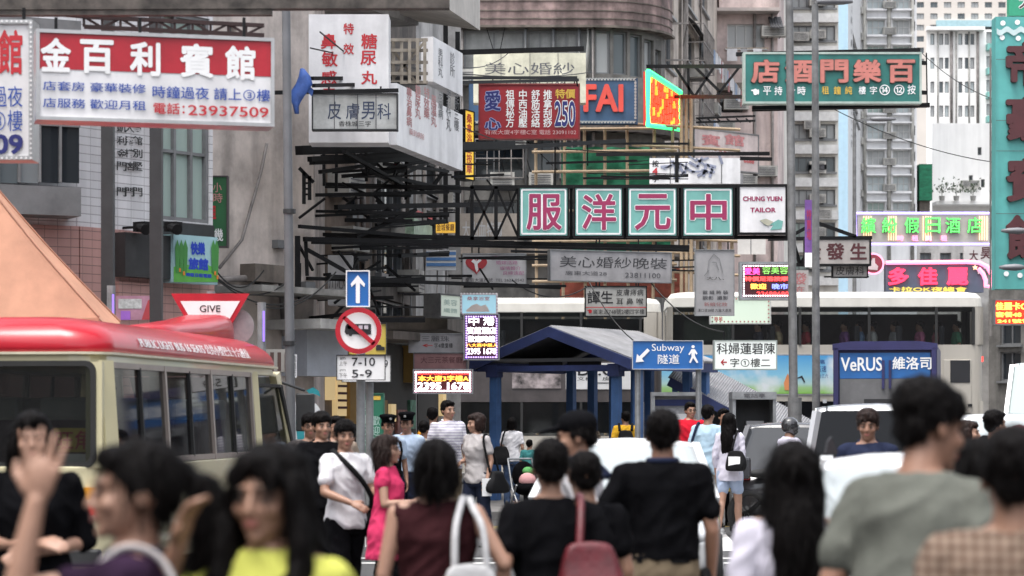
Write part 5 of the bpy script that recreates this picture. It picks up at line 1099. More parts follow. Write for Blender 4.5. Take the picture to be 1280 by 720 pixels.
mb = MB(); mb.box((0, .3, .95), (wd-.12, .35, .05)); mb.build('shelf', galv, kb)
mb = MB(); mb.box((.05, .36, 1.2), (.28, .2, .42)); mb.box((.05, .24, 1.2), (.12, .05, .26)); mb.cyl((-.06, .24, 1.1), (-.06, .24, 1.32), .025); mb.build('telephone', M('phone_steel', (.4, .4, .41), .4, metal=.4), kb)
mb = MB(); letter_mb(mb, '電話亭', 0, h-.06, .34, .07, -.155, .015); mb.build('lettering', ink_gry, kb)
t = thing('notice_stand', 'small grey lectern with a white telephone notice in front of the phone kiosk', 'notice board', (X(951, 37.2), 37.2, .13))
hh = Z(531, 37.2)-.13; mb = MB(); mb.box((0, 0, hh-.15), (.32, .1, .3)); mb.box((-.1, .02, (hh-.3)/2), (.07, .07, hh-.3)); mb.build('stand', galv, t)
mb = MB(); mb.box((.0, -.055, hh-.13), (.1, .01, .2)); mb.box((.02, -.056, hh-.27), (.22, .01, .06)); mb.build('notice', ink_wh, t)
mb = MB(); letter_mb(mb, '二\n份', 0, hh-.13, .06, .14, -.063, .015); mb.build('lettering', ink_blk, t)
# street level shop things on the left
t = Sign('surf_sign', 'round white sign with a teal wave at the shop entrance', 'sign', 370, 497, 392, 549, 36, face=ink_wh, frame=None, depth=.06, face_name='post_panel')
t.disc('white_disc', 381, 520, 40*.52, ink_wh); wv = [(372, 549), (370, 530), (372, 512), (378, 503), (387, 500), (392, 505), (388, 508), (382, 510), (380, 518), (384, 516), (390, 520), (384, 524), (380, 532), (381, 549)]
t.shape('teal_wave', wv, M('wave_teal', (.03, .32, .36), .5)); t.shape('teal_curl', [(383, 488), (392, 484), (399, 489), (401, 496), (395, 493), (388, 493)], M('wave_teal', (.03, .32, .36), .5))
s = Sign('green_board', 'tall green notice board with pale writing behind the road sign posts', 'notice board', 452, 493, 479, 575, 34, face=M('board_green', (.015, .15, .085), .5, var=.15), frame=M('board_frame', (.02, .1, .06), .5), fw=.02, depth=.1)
s.text([(vert('美食天地'), 455, 500, 464, 560), (vert('歡迎光臨'), 466, 520, 475, 570)], M('pale_green_ink', (.4, .55, .5), .5), off=.0); s.patch('yellow_strip', 458, 495, 476, 500, ink_ylw)
mb = MB(); mb.box((s.w*0, 0, -s.h/2-(s.c.z-s.h/2-.13)/2), (.1, .06, s.c.z-s.h/2-.13)); mb.build('leg', galv, s.root)
s = Sign('striped_awning', 'small brown and white striped awning left of the grey fascia', 'awning', 330, 437, 366, 465, 36, face=M('awning_cream', (.45, .42, .38), .7), frame=None, depth=.5)
for x in range(331, 365, 9): s.patch('brown_stripe', x, 441, x+4.5, 464, M('awning_brown', (.12, .07, .06), .7))
s = Sign('shop_sign', 'narrow white vertical strip sign on the post beside the striped awning', 'sign', 367, 443, 371, 472, 35, face=ink_wh, frame=None, depth=.05)
s.text([(vert('電器行'), 367.6, 445, 370.4, 470)], ink_blk)
# ================================================================ vehicles
rubber = M('tyre_rubber', (.02, .02, .02), .8); rim_m = M('wheel_rim', (.3, .3, .31), .4, metal=.6)
chrome = M('mirror_chrome', (.5, .5, .5), .15, metal=1)
vglass = GLASS('vehicle_glass', (.008, .009, .010), clear=.25, spec=.4); vglass_o = GLASS('vehicle_glass_dark', (.015, .017, .02)); vglass_s = GLASS('windscreen_glass', (.30, .33, .34), rough=.12)
def rrect(x0, x1, y0, y1, r, n=5):
    pts = []
    for cx, cy, a0 in ((x1-r, y1-r, 0), (x0+r, y1-r, 90), (x0+r, y0+r, 180), (x1-r, y0+r, 270)):
        for k in range(n+1): a = R(a0+90*k/n); pts.append((cx+r*math.cos(a), cy+r*math.sin(a)))
    return pts
def wheel(par, x, y, r=.36, wd=.22, axis='X'):
    o = bpy.data.objects.new('wheel', None); o.empty_display_size = .2; link(o); o.parent = par; o.location = (x, y, r); o['role'] = 'wheel'
    d = Vector((wd/2, 0, 0)) if axis == 'X' else Vector((0, wd/2, 0))
    mb = MB(); n = 24; rings = []
    for t, q in ((-1, .8), (-1, .94), (-.75, 1), (.75, 1), (1, .94), (1, .8)):
        rings.append([d*t+(Vector((0, r*q*math.cos(a), r*q*math.sin(a))) if axis == 'X' else Vector((r*q*math.cos(a), 0, r*q*math.sin(a)))) for a in [2*math.pi*i/n for i in range(n)]])
    mb.loft(rings); mb.build('tyre', rubber, o, smooth=True)
    mb = MB(); mb.cyl(d*-1.03, d*1.03, r*.6, n=18); mb.cyl(d*-1.1, d*1.1, r*.18, n=10); mb.build('rim', rim_m, o)
# ---- minibus
mcream = M('minibus_cream', (.58, .53, .34), .3, var=.05, sc=1.5, coat=.5, streak=.05); mred = M('minibus_red', (.40, .010, .022), .3, var=.08, spec=.35, coat=.25)
mbus = thing('minibus', 'cream minibus with a glossy red roof stopped at the left kerb', 'minibus', (X(135, 20), 20, 0), math.atan2(-.82, 6.3))
ML, MWd = 7.75, 2.0
def sect(z, ins=0, fr=0, r=.28): return [Vector((x, y, z)) for x, y in rrect(-MWd+ins, -ins, ins*.8, ML-fr-ins, r)]
mb = MB(); mb.loft([sect(.32, .06), sect(.5, .0), sect(.9, -.01), sect(1.2, .0, .05)]); mb.build('body', mcream, mbus, smooth=False, bevel=.01)
mb = MB(); mb.loft([sect(2.06, .07, 1.05), sect(2.15, .08, 1.15)]); 
for x in (-.115, -MWd+.115):
    for y, t in ((.17, .16), (5.42, .1), (7.0, .08)): mb.bar((x+(.07 if x > -1 else -.07), y, 1.19), (x, y+.03 if y < 6 else y-.42, 2.08), t, .12)
mb.box((-.13, .06, 1.63), (.14, .06, .88)); mb.box((-1.04, .06, 1.63), (.1, .06, .88)); mb.box((-MWd+.13, .06, 1.63), (.14, .06, .88))
mb.build('window_surround', mcream, mbus)
mb = MB(); lv = [(2.15, .05, 1.1, .34), (2.2, .045, 1.15, .34), (2.26, .06, 1.2, .34), (2.32, .1, 1.28, .34), (2.37, .16, 1.36, .34), (2.41, .24, 1.45, .33), (2.44, .35, 1.56, .3), (2.46, .5, 1.7, .25), (2.467, .7, 1.9, .15)]
mb.loft([sect(*q) for q in lv]); mb.build('roof', mred, mbus, smooth=True)
mb = MB(); mb.loft([sect(2.135, .03, 1.08), sect(2.155, .03, 1.08)]); mb.build('gutter', M('gutter_cream', (.6, .55, .42), .4), mbus)
mb = MB(); mb.loft([[Vector((x, y, z)) for x, z in rrect(-.62-w_, -.62+w_, 2.34, zt_, min(w_, zt_-2.34)*.48)] for y, zt_, w_ in ((2.6, 2.455, .2), (3.6, 2.52, .25), (4.6, 2.60, .28), (5.4, 2.685, .29), (5.62, 2.69, .28), (5.78, 2.64, .25), (5.86, 2.52, .2))]); mb.build('roof_box', mred, mbus, smooth=True)
# side windows: aluminium frame and sliding panes
mfr = M('minibus_window_frame', (.35, .30, .27), .4, metal=.4, var=.1)
for side in (0, 1):
    sx = 1 if side == 0 else -1; x0 = -.03 if side == 0 else -MWd+.03
    P = lambda y, z, o=0: Vector((x0+sx*(-.055*(z-1.2)/.87+o), y, z))
    ys = [.3, 1.95, 3.6, 5.25]
    mb = MB(); mb.bar(P(ys[0], 1.23), P(ys[-1], 1.23), .05); mb.bar(P(ys[0], 2.05), P(ys[-1], 2.05), .05)
    for y in ys: mb.bar(P(y, 1.2), P(y, 2.07), .05, .06)
    mb.build('window_frame', mfr, mbus)
    for k in range(3): mb = MB(); y = ys[k]+.85; mb.bar(P(y, 1.24, .01), P(y, 2.04, .01), .03, .035); mb.build('sliding_rail', rubber, mbus)
    for k in range(3): mb = MB(); mb.quad(P(ys[k], 1.23), P(ys[k+1], 1.23), P(ys[k+1], 2.05), P(ys[k], 2.05)); mb.build('pane', vglass, mbus)
    mb = MB(); mb.quad(P(5.55, 1.2), P(7.05, 1.2), P(6.6, 1.95), P(5.55, 1.95)); mb.build('front_pane', vglass, mbus)
    mb = MB(); mb.bar(P(5.55, 1.2, .01), P(5.55, 1.95, .01), .035); mb.bar(P(5.55, 1.95, .01), P(6.6, 1.95, .01), .035); mb.bar(P(6.6, 1.95, .01), P(7.05, 1.2, .01), .06); mb.build('window_frame', rubber, mbus)
for x0, x1 in ((-.99, -.13), (-1.9, -1.05)):
    mb = MB(); mb.add([(x, .025, z) for x, z in [(px_, pz_) for px_, pz_ in rrect(x0, x1, 1.21, 2.06, .07)]], [tuple(range(24))]); mb.build('rear_pane', vglass, mbus)
    mb = MB(); o_ = rrect(x0-.02, x1+.02, 1.19, 2.08, .09); i_ = rrect(x0+.025, x1-.025, 1.235, 2.035, .06)
    mb.add([(x, .015, z) for x, z in o_+i_]+[(x, .05, z) for x, z in o_+i_], [f for i in range(24) for j in [(i+1) % 24] for f in ((i, j, 24+j, 24+i), (48+i, 72+i, 72+j, 48+j), (i, 48+i, 48+j, j))]); mb.build('rubber_seal', rubber, mbus)
mb = MB(); mb.add([(-1.85, ML-.05, 1.2), (-.15, ML-.05, 1.2), (-.2, ML-1.02, 2.05), (-1.8, ML-1.02, 2.05)], [(0, 1, 2, 3)]); mb.build('windscreen', vglass, mbus)
mb = MB(); mb.box((-1, 3.2, .75), (1.8, 5.6, .05)); mb.build('floor', darkgrey, mbus)
seatm = M('seat_maroon', (.10, .03, .05), .7, var=.2); capm = M('seat_cover_white', (.55, .56, .56), .8)
for k in range(5):
    for x in (-.42, -1.25):
        y = .75+k*.95
        mb = MB(); mb.box((x, y, 1.0), (.62, .45, .12)); mb.box((x, y-.22, 1.36), (.62, .12, .72)); mb.build('seat', [seatm, capm], mbus, bevel=.03)
        mb = MB(); mb.box((x, y-.22, 1.68), (.64, .15, .2)); mb.build('seat_cover', capm, mbus, bevel=.03)
mb = MB(); mb.box((-.32, .09, 1.42), (.34, .02, .2)); mb.build('route_plate', M('plate_yellow', (.6, .45, .05), .5), mbus)
mb = MB(); letter_mb(mb, '旺角', -.32, 1.42, .3, .16, .078, .02); mb.build('lettering', ink_red, mbus)
mb = MB(); mb.box((-.3, .07, 1.27), (.3, .01, .07)); mb.build('notice', ink_wh, mbus)
# roof text along the side, laid on the sloping edge
mb = MB(); t_ = 'PUBLIC LIGHT BUS 16 SEATS 公共小型巴士十六座位'
vs, fs = text_mesh(t_, 0)
for dx in (0, .012): mb.add([(-.028-.055*(b_+.5)+.004, 1.1+(a+.5)*4.0+dx, 2.215+(b_+.5)*.1) for a, b_ in vs], fs)
mb.build('lettering', ink_wh, mbus)
for y in (1.3, 5.7):
    for x in (-.14, -MWd+.14): wheel(mbus, x, y)
for x in (-.12, -1.88):
    for z, m_ in ((.85, EM('tail_lamp_red', (.5, .01, .01), .05)), (.98, M('lamp_amber', (.6, .25, .02), .3))): mb = MB(); mb.box((x, .0, z), (.16, .04, .1)); mb.build('tail_light', m_, mbus)
mb = MB(); mb.box((-1, -.05, .45), (1.9, .1, .14)); mb.build('bumper', darkgrey, mbus, bevel=.02)
mb = MB(); mb.box((.16, ML-.85, 1.66), (.2, .1, .42)); mb.bar((.16, ML-.85, 1.9), (-.1, ML-1.0, 2.0), .03); mb.build('wing_mirror', [darkgrey], mbus, bevel=.02)
# ---- double deckers
dcream = M('bus_cream', (.43, .40, .35), .4, var=.06, sc=.8, streak=.18); droof = M('bus_roof_pale', (.56, .54, .49), .5, var=.06, streak=.1)
busglass = GLASS('bus_glass', (.012, .013, .014), clear=.5, spec=.5)
def sky_ad(name):
    m = bpy.data.materials.new(name); m.use_nodes = True; n = m.node_tree; L = n.links.new; p = n.nodes['Principled BSDF']; p.inputs['Roughness'].default_value = .35
    tc = n.nodes.new('ShaderNodeTexCoord'); sp = n.nodes.new('ShaderNodeSeparateXYZ'); L(tc.outputs['Generated'], sp.inputs[0])
    cr = n.nodes.new('ShaderNodeValToRGB'); e = cr.color_ramp.elements; e[0].position = .0; e[0].color = (.20, .42, .08, 1); e[1].position = 1; e[1].color = (.06, .28, .55, 1)
    for q, c in ((.16, (.28, .46, .2, 1)), (.26, (.35, .52, .5, 1)), (.5, (.2, .46, .62, 1))): x = e.new(q); x.color = c
    L(sp.outputs[2], cr.inputs[0]); nz = n.nodes.new('ShaderNodeTexNoise'); nz.inputs['Scale'].default_value = 1.1; nz.inputs['Detail'].default_value = 4; L(tc.outputs['Object'], nz.inputs[0])
    r = n.nodes.new('ShaderNodeMapRange'); r.inputs[1].default_value = .52; r.inputs[2].default_value = .68; L(nz.outputs['Fac'], r.inputs[0])
    mx = n.nodes.new('ShaderNodeMix'); mx.data_type = 'RGBA'; mx.inputs['B'].default_value = (.6, .64, .66, 1); L(r.outputs[0], mx.inputs['Factor']); L(cr.outputs[0], mx.inputs['A']); L(mx.outputs['Result'], p.inputs['Base Color']); return m
def double_decker(label, xl, xr, D, yaw, H, wins, lower, posts, mid=None):
    """local x along the side, y into the body; origin at the right-hand rear corner of the near side"""
    L = xr-xl; t = thing('double_decker_bus', label, 'bus', (xr, D, 0), yaw); Wb = 2.45
    def sec(z, i=0, r=.18): return [Vector((x, y, z)) for x, y in rrect(-L+i, -i, i, Wb-i, r)]
    mb = MB(); mb.loft([sec(.3), sec(1.15)]); mb.build('lower_body', dcream, t)
    mb = MB(); mb.loft([sec(1.95), sec(3.22)]); mb.build('middle_body', mid or dcream, t)
    mb = MB(); mb.loft([sec(4.06), sec(4.28, .02, .2), sec(4.38, .1, .25), sec(4.42, .3, .3)]); mb.build('roof', droof, t, smooth=False, bevel=.02)
    mb = MB(); mb.box((-L/2, Wb/2, 2.25), (L-.2, Wb-.2, .04)); mb.box((-L/2, Wb-.06, 2.6), (L-.4, .05, 2.8)); mb.build('interior', M('bus_interior', (.16, .15, .14), .8), t)
    for z0, z1, xs in ((3.22, 4.06, wins), (1.15, 1.95, lower)):
        for a, c in zip(xs, xs[1:]):
            mb = MB(); mb.quad((a+.0, .015, z0), (c-.0, .015, z0), (c, .015, z1), (a, .015, z1)); mb.build('window', busglass, t)
            mb = MB(); mb.bar((c, .0, z0), (c, .0, z1), .07, .06); mb.build('window_post', rubber, t)
        for a, c in ((-L, xs[0]), (xs[-1], 0)):
            if c-a > .02:
                mb = MB(); i0 = .0; mb.box(((a+c)/2, .06, (z0+z1)/2), (c-a-.16 if c-a > .4 else c-a, .12, z1-z0)); mb.build('side_panel', dcream, t)
        for x in (-L+.06, -.06):
            for y in (.06, Wb-.06): mb = MB(); mb.box((x, y, (z0+z1)/2), (.12, .12, z1-z0)); mb.build('corner_post', dcream, t)
        mb = MB(); mb.quad((-.02, .12, z0), (-.02, Wb-.12, z0), (-.02, Wb-.12, z1), (-.02, .12, z1)); mb.build('end_window', vglass_o, t)
        mb = MB(); mb.quad((-L+.02, .12, z0), (-L+.02, Wb-.12, z0), (-L+.02, Wb-.12, z1), (-L+.02, .12, z1)); mb.build('end_window', vglass_o, t)
    for x in (-1.9, -L+2.3):
        wheel(t, x, .18, .48, .28, 'Y'); wheel(t, x, Wb-.18, .48, .28, 'Y')
    for k in range(int(L/.95)-1):
        x = -.9-k*.95; mb = MB(); mb.box((x, .55, 3.2), (.12, .8, .9)); mb.build('seat', M('bus_seat', (.04, .04, .05), .8), t, bevel=.03)
    return t
ya = R(-3.2)
t = double_decker('cream double decker bus with a sky blue advert and passengers upstairs, behind the blue truck', X(833, 54.6), X(1229, 54.2), 54.2, R(-1.5), 4.42,
    [-6.95, -5.6, -4.1, -2.55, -1.05, -.22], [-6.95, -5.6, -4.4, -3.2], None)
mb = MB(); mb.box((-5.25, -.012, 2.55), (3.9, .02, .86)); mb.build('advert', sky_ad('sky_advert'), t)
mb = MB(); mb.box((-5.25, -.006, 2.1), (3.98, .02, .03)); mb.box((-5.25, -.006, 3.0), (3.98, .02, .03)); mb.build('advert_frame', alu, t)
mb = MB(); letter_mb(mb, '高速', -3.62, 2.68, .22, .14, -.03, .0); letter_mb(mb, '旅行三六', -3.62, 2.52, .3, .1, -.03); letter_mb(mb, '高', -3.6, 2.84, .12, .1, -.03); mb.build('lettering', ink_nvy, t)
mb = MB(); mb.prism([(-4.44, 2.2), (-4.34, 2.2), (-4.31, 2.36), (-4.34, 2.5), (-4.37, 2.58), (-4.41, 2.5), (-4.46, 2.36)], -.03, -.024); mb.build('orange_figure', M('orange_figure', (.6, .22, .08), .6), t)
mb = MB(); mb.prism([(-4.2, 2.46), (-4.05, 2.53), (-3.98, 2.38), (-4.01, 2.37), (-4.07, 2.48)], -.03, -.024); mb.build('black_ribbon', ink_blk, t)
mb = MB(); mb.box((-.58, -.012, 2.28), (.62, .03, 1.2)); mb.build('engine_door', dcream, t, bevel=.01)
mb = MB(); mb.box((-.52, -.03, 2.62), (.44, .02, .5)); mb.build('engine_grille', ink_blk, t); mb = MB(); mb.box((-.66, -.03, 1.95), (.2, .02, .16)); mb.box((-.3, -.03, 1.86), (.1, .02, .06)); mb.build('vent', ink_blk, t)
mb = MB(); mb.box((.012, .2, 2.9), (.02, .1, .12)); mb.box((.012, .2, 1.6), (.02, .1, .3)); mb.build('tail_light', EM('tail_lamp_lit', (1, .04, .03), 1.2), t)
t = double_decker('cream double decker bus mostly hidden behind the blue subway shelter', X(395, 57.5), X(827, 57), 57, R(-.3), 4.3,
    [-7.9, -6.3, -4.8, -3.3, -1.9, -.5], [-7.9, -6.3, -4.8, -3.3, -1.9, -.5], None, M('bus_shaded_body', (.07, .06, .06), .5, var=.2, streak=.2))  # middle body coloured dark for the shade under the shelter canopy
mb = MB(); mb.box((-1.45, -.012, 2.56), (1.62, .02, .62)); mb.build('white_advert', M('advert_white', (.6, .6, .6), .4, var=.05), t)
mb = MB(); letter_mb(mb, 'Dr.C', -1.55, 2.7, .85, .26, -.028, .03); letter_mb(mb, '當文橋', -1.9, 2.5, .55, .09, -.028); letter_mb(mb, '皮膚', -1.2, 2.5, .4, .09, -.028); mb.box((-1.35, -.027, 2.4), (.75, .005, .02)); mb.build('lettering', ink_blk, t)
mb = MB(); mb.box((-2.95, -.012, 2.62), (1.15, .02, .7)); mb.build('picture_advert', M('picture_advert', (.35, .30, .30), .5, var=.7, sc=2.6), t)
# ---- blue delivery truck seen from behind
tb = M('truck_blue', (.025, .024, .10), .45, var=.15, streak=.15); tp = M('truck_blue_panel', (.018, .12, .36), .45, var=.12, streak=.12)
t = thing('delivery_truck', 'dark blue box truck seen from behind with pale lettering on a bright blue panel', 'truck', (X(1106, 47), 47, 0), R(-11))
wt = X(1172, 47)-X(1042, 47); zt, zb_ = Z(431, 47), .75
mb = MB(); mb.box((0, 2.1, (zt+zb_)/2), (wt-.02, 4.1, zt-zb_)); mb.build('box_body', tb, t, bevel=.02)
mb = MB(); e = .012
mb.prism([(-wt/2, zt-.1), (wt/2, zt-.1), (wt/2, zt+.02), (wt*.32, zt+.07), (-wt*.32, zt+.07), (-wt/2, zt+.02)], -.05, .1); mb.build('top_edge', tb, t)
mb = MB(); mb.box((0, .03, (Z(441, 47)+Z(473, 47))/2), (wt-.28, .04, Z(441, 47)-Z(473, 47))); mb.build('blue_panel', tp, t)
mb = MB(); mb.box((0, .03, (Z(473.5, 47)+.95)/2), (wt-.28, .04, Z(473.5, 47)-.95)); mb.build('roller_door', M('roller_grey', (.13, .13, .135), .6, var=.15, streak=.2), t)
mb = MB(); mb.box((.05, .005, 1.75), (.9, .02, .4)); mb.build('dark_opening', ink_blk, t)
for x in (-wt/2+.07, wt/2-.07, -.03, .1):
    mb = MB(); mb.box((x, -.02, (zt+zb_)/2+(.0 if abs(x) > .3 else .55)), (.09 if abs(x) > .3 else .05, .06, (zt-zb_-.12) if abs(x) > .3 else .55)); mb.build('door_bar', tb, t)
mb = MB(); letter_mb(mb, 'VeRUS', -.45, Z(455, 47), .8, .27, -.0, .03); letter_mb(mb, '維洛司', .52, Z(454, 47), .75, .25, -.0, .03); mb.build('lettering', ink_wh, t)
for x in (-.8, .8): wheel(t, x, 3.4, .42, .25); wheel(t, x, .9, .42, .3)
mb = MB(); mb.box((0, 1, .62), (1.9, 2, .2)); mb.build('chassis', darkgrey, t)
mb = MB(); mb.box((0, 5.0, 1.45), (1.9, 1.5, 1.8)); mb.build('cab', tb, t, bevel=.1)
for x in (-.75, .75): mb = MB(); mb.box((x, -.03, .8), (.3, .06, .1)); mb.build('tail_light', EM('tail_lamp_red', (.5, .01, .01), .05), t)
# ---- cars
def car(label, name, x, y, yaw, paint, Wd=1.72, Ln=4.4, H=1.45, belt=.92, kind='saloon', group=None, glass=None, cat='car', mirror=None):
    """front faces local -y, origin under the middle of the car"""
    t = thing(name, label, cat, (x, y, 0), yaw, group); w_ = Wd/2; h = Ln/2
    def ring(yy, top, wf, bot=.22): return [Vector((s_*a*w_*wf, yy, z)) for s_, lst in ((-1, ((.86, bot), (.97, bot+.16), (1.0, .62), (.97, top-.08), (.88, top))), (1, ((.88, top), (.97, top-.08), (1.0, .62), (.97, bot+.16), (.86, bot)))) for a, z in lst]
    st = [(-h, .56, .78), (-h+.08, .68, .9), (-h+.45, .76, .97), (-h+1.25, belt-.02, 1), (0, belt, 1), (h-1.0, belt+.02, 1), (h-.4, belt+.0 if kind == 'saloon' else belt+.03, .98), (h-.06, belt-.06, .92), (h, .66, .86)]
    mb = MB(); mb.loft([ring(*q) for q in st]); mb.build('body', paint, t, smooth=True, subsurf=2)
    if kind == 'saloon': cab = [(-h+1.2, belt-.03, .9), (-h+1.95, H-.03, .7), (-h+2.4, H, .69), (h-1.75, H, .69), (h-1.35, H-.04, .7), (h-.65, belt-.02, .86)]
    else: cab = [(-h+.95, belt-.03, .92), (-h+1.75, H-.05, .78), (-h+2.3, H, .78), (h-.8, H-.02, .78), (h-.22, H-.06, .78), (h-.1, belt-.02, .92)]
    base = lambda yy: belt-.06
    def cr(yy, top, wf): return [Vector((sx*w_*a, yy, z)) for sx, a, z in ((-1, .93, min(belt-.06, top)), (-1, wf+.02, top-.03), (-1, wf-.1, top+.0), (1, wf-.1, top), (1, wf+.02, top-.03), (1, .93, min(belt-.06, top)))]
    mb = MB(); mb.loft([cr(*q) for q in cab]); mb.build('windows', glass or vglass_o, t)
    mb = MB(); rp = [cab[1], cab[2], cab[3], cab[4]]
    mb.loft([[Vector((u*w_*(wf+.035), yy, top-.02+(1-abs(u)**2.5)*.055)) for u in (-1, -.9, -.6, 0, .6, .9, 1)]+[Vector((u*w_*(wf+.03), yy, top-.05)) for u in (.9, 0, -.9)] for yy, top, wf in rp]); mb.build('roof', paint, t, smooth=True)
    for sx in (-1, 1):
        for (y0, z0, f0), (y1, z1, f1) in ((cab[0], cab[1]), (cab[-1], cab[-2])): mb = MB(); mb.bar((sx*w_*.93, y0, belt-.05), (sx*w_*(f1+.02), y1, z1-.01), .07, .09); mb.build('pillar', paint, t)
        ym = (cab[2][0]+cab[3][0])/2; mb = MB(); mb.bar((sx*w_*.94, ym, belt-.05), (sx*w_*.73, ym, H-.03), .05, .08); mb.build('pillar', paint, t)
    for sx in (-1, 1):
        for yy in (-h+.8, h-.85): wheel(t, sx*(w_-.1), yy, .31, .2)
        mb = MB(); mb.ell((sx*w_*.66, -h+.1, .62), (.2, .08, .08)); mb.build('headlight', M('headlight_glass', (.6, .62, .65), .1), t, smooth=True)
        mb = MB(); mb.box((sx*w_*.78, h-.03, .82 if kind == 'saloon' else .98), (.22, .06, .13 if kind == 'saloon' else .3)); mb.build('tail_light', EM('tail_lamp_red', (.5, .01, .01), .05), t, bevel=.02)
        if mirror == 'folded': continue
        mb = MB(); mb.ell((sx*(w_+.08), -h+1.45, belt+.06), (.10, .06, .07)); mb.bar((sx*w_*.9, -h+1.45, belt-.02), (sx*(w_+.05), -h+1.45, belt+.03), .04); mb.build('wing_mirror', mirror or paint, t, smooth=True)
        mb = MB(); mb.ell((sx*(w_+.08), -h+1.49, belt+.06), (.085, .045, .055)); mb.build('mirror_glass', ink_blk, t, smooth=True)
    for yy, zz in ((-h-.01, .42), (h+.01, .45)):
        mb = MB(); mb.box((0, yy, zz), (.5, .02, .12)); mb.build('number_plate', M('plate_yellow', (.6, .45, .05), .5) if yy > 0 else ink_wh, t)
    mb = MB(); mb.box((0, -h+.02, .5), (.8, .04, .16)); mb.build('grille', ink_blk, t)
    return t
white_p = M('white_car_paint', (.54, .55, .56), .25, var=.03, coat=.7); silver_p = M('silver_car_paint', (.52, .53, .55), .3, metal=.3, var=.04, coat=.7); black_p = M('dark_car_paint', (.03, .03, .035), .25, var=.1, coat=.8)
t = car('white saloon car waiting in the middle of the road facing the camera', 'parked_car', X(800, 20), 22.2, R(-4.5), white_p, H=1.385, glass=vglass_s, mirror='folded')
t = car('white saloon car seen from behind with a shark fin aerial, beside the man in grey', 'parked_car', X(1192, 11.3)+.27, 13.2, R(170), white_p, Wd=1.72, H=1.40, glass=vglass_s)
mb = MB(); mb.prism([(-.05, 1.43), (.05, 1.43), (.03, 1.49), (.0, 1.515), (-.015, 1.49)], 0, .03); mb.build('aerial', ink_blk, t)
for v in t.children:
    if v.name.startswith('aerial'): v.location = (.55, 1.0, .0); v.scale = (.7, .7, 1); v.rotation_euler = (0, 0, R(30))
mb = MB(); mb.box((0, 1.28, 1.275), (.3, .04, .035)); mb.build('brake_light', EM('brake_lit', (1, .06, .03), 1.5), t)
t = car('silver people carrier seen from behind with wide dark rear windows', 'parked_car', X(1130, 27), 29, R(172.5), silver_p, Wd=1.75, H=1.74, belt=1.05, kind='van', cat='car', glass=GLASS('tinted_glass', (.012, .013, .015), rough=.15, spec=.12))
mb = MB(); mb.quad((-.76, 2.3, .92), (.76, 2.3, .92), (.72, 2.24, 1.0), (-.72, 2.24, 1.0)); mb.build('rear_trim', silver_p, t)
for sx in (-1, 1): mb = MB(); mb.bar((sx*.62, -1, 1.8), (sx*.62, 1.3, 1.79), .04); mb.build('roof_rail', galv, t)
t = car('dark saloon car partly hidden behind the silver people carrier', 'parked_car', X(1012, 33), 35, R(173), black_p, H=1.5)
t = car('white van facing the camera at the right edge beyond the crowd', 'parked_van', X(1366, 40), 42.6, R(-13), white_p, Wd=1.9, Ln=5, H=2.55, belt=1.35, kind='van', cat='van', glass=GLASS('van_windscreen', (.2, .25, .25), rough=.2, spec=.2))
t = car('pale car with a reflective windscreen in front of the white van', 'parked_car', X(1310, 27), 29.5, R(-13), silver_p, H=1.62, belt=.98, kind='van', glass=vglass_s)
# ---- motorcycle
mc = thing('motorcycle', 'dark motorcycle with a glowing red tail lamp by the phone kiosk', 'motorcycle', (X(985, 33), 33, 0), R(-62))
def wheel2(y):
    mb = MB(); n = 24; rings = [[Vector((.05*math.cos(b_), y+(.29+.04*math.sin(b_))*math.cos(a), .31+(.27+.04*math.sin(b_))*math.sin(a))) for b_ in [2*math.pi*k/6 for k in range(6)]] for a in [2*math.pi*i/n for i in range(n)]]
    vs = [p for r in rings for p in r]; mb.add(vs, [(i*6+k, i*6+(k+1) % 6, ((i+1) % n)*6+(k+1) % 6, ((i+1) % n)*6+k) for i in range(n) for k in range(6)]); mb.build('wheel', rubber, mc, smooth=True)
wheel2(-.65); wheel2(.65)
mb = MB(); mb.ell((0, .18, .82), (.14, .28, .14)); mb.ell((0, 0, .5), (.16, .3, .2)); mb.build('fuel_tank', black_p, mc, smooth=True)
mb = MB(); mb.ell((0, -.3, .84), (.14, .4, .07)); mb.build('seat', rubber, mc, smooth=True)
mb = MB(); mb.tube([(0, .65, .31), (0, .5, .7), (0, .42, .98)], .04); mb.tube([(-.36, .3, 1.05), (-.2, .42, 1.02), (.2, .42, 1.02), (.36, .3, 1.05)], .018); mb.tube([(0, -.65, .31), (0, -.3, .55), (0, .3, .5)], .03); mb.build('handlebar', steel_blk, mc, smooth=True)
mb = MB(); mb.box((0, -.85, .92), (.34, .3, .3)); mb.build('top_box', black_p, mc, bevel=.04)
mb = MB(); mb.box((0, -1.01, .9), (.22, .03, .07)); mb.build('tail_light', EM('tail_lamp_lit', (1, .04, .03), 1.2), mc)
mb = MB(); mb.box((0, -1.01, .68), (.18, .02, .14)); mb.build('number_plate', M('plate_yellow', (.6, .45, .05), .5), mc)
for sx in (-1, 1): mb = MB(); mb.tube([(sx*.28, .34, 1.04), (sx*.34, .36, 1.2)], .01); mb.ell((sx*.36, .36, 1.24), (.07, .02, .05)); mb.build('mirror', steel_blk, mc)
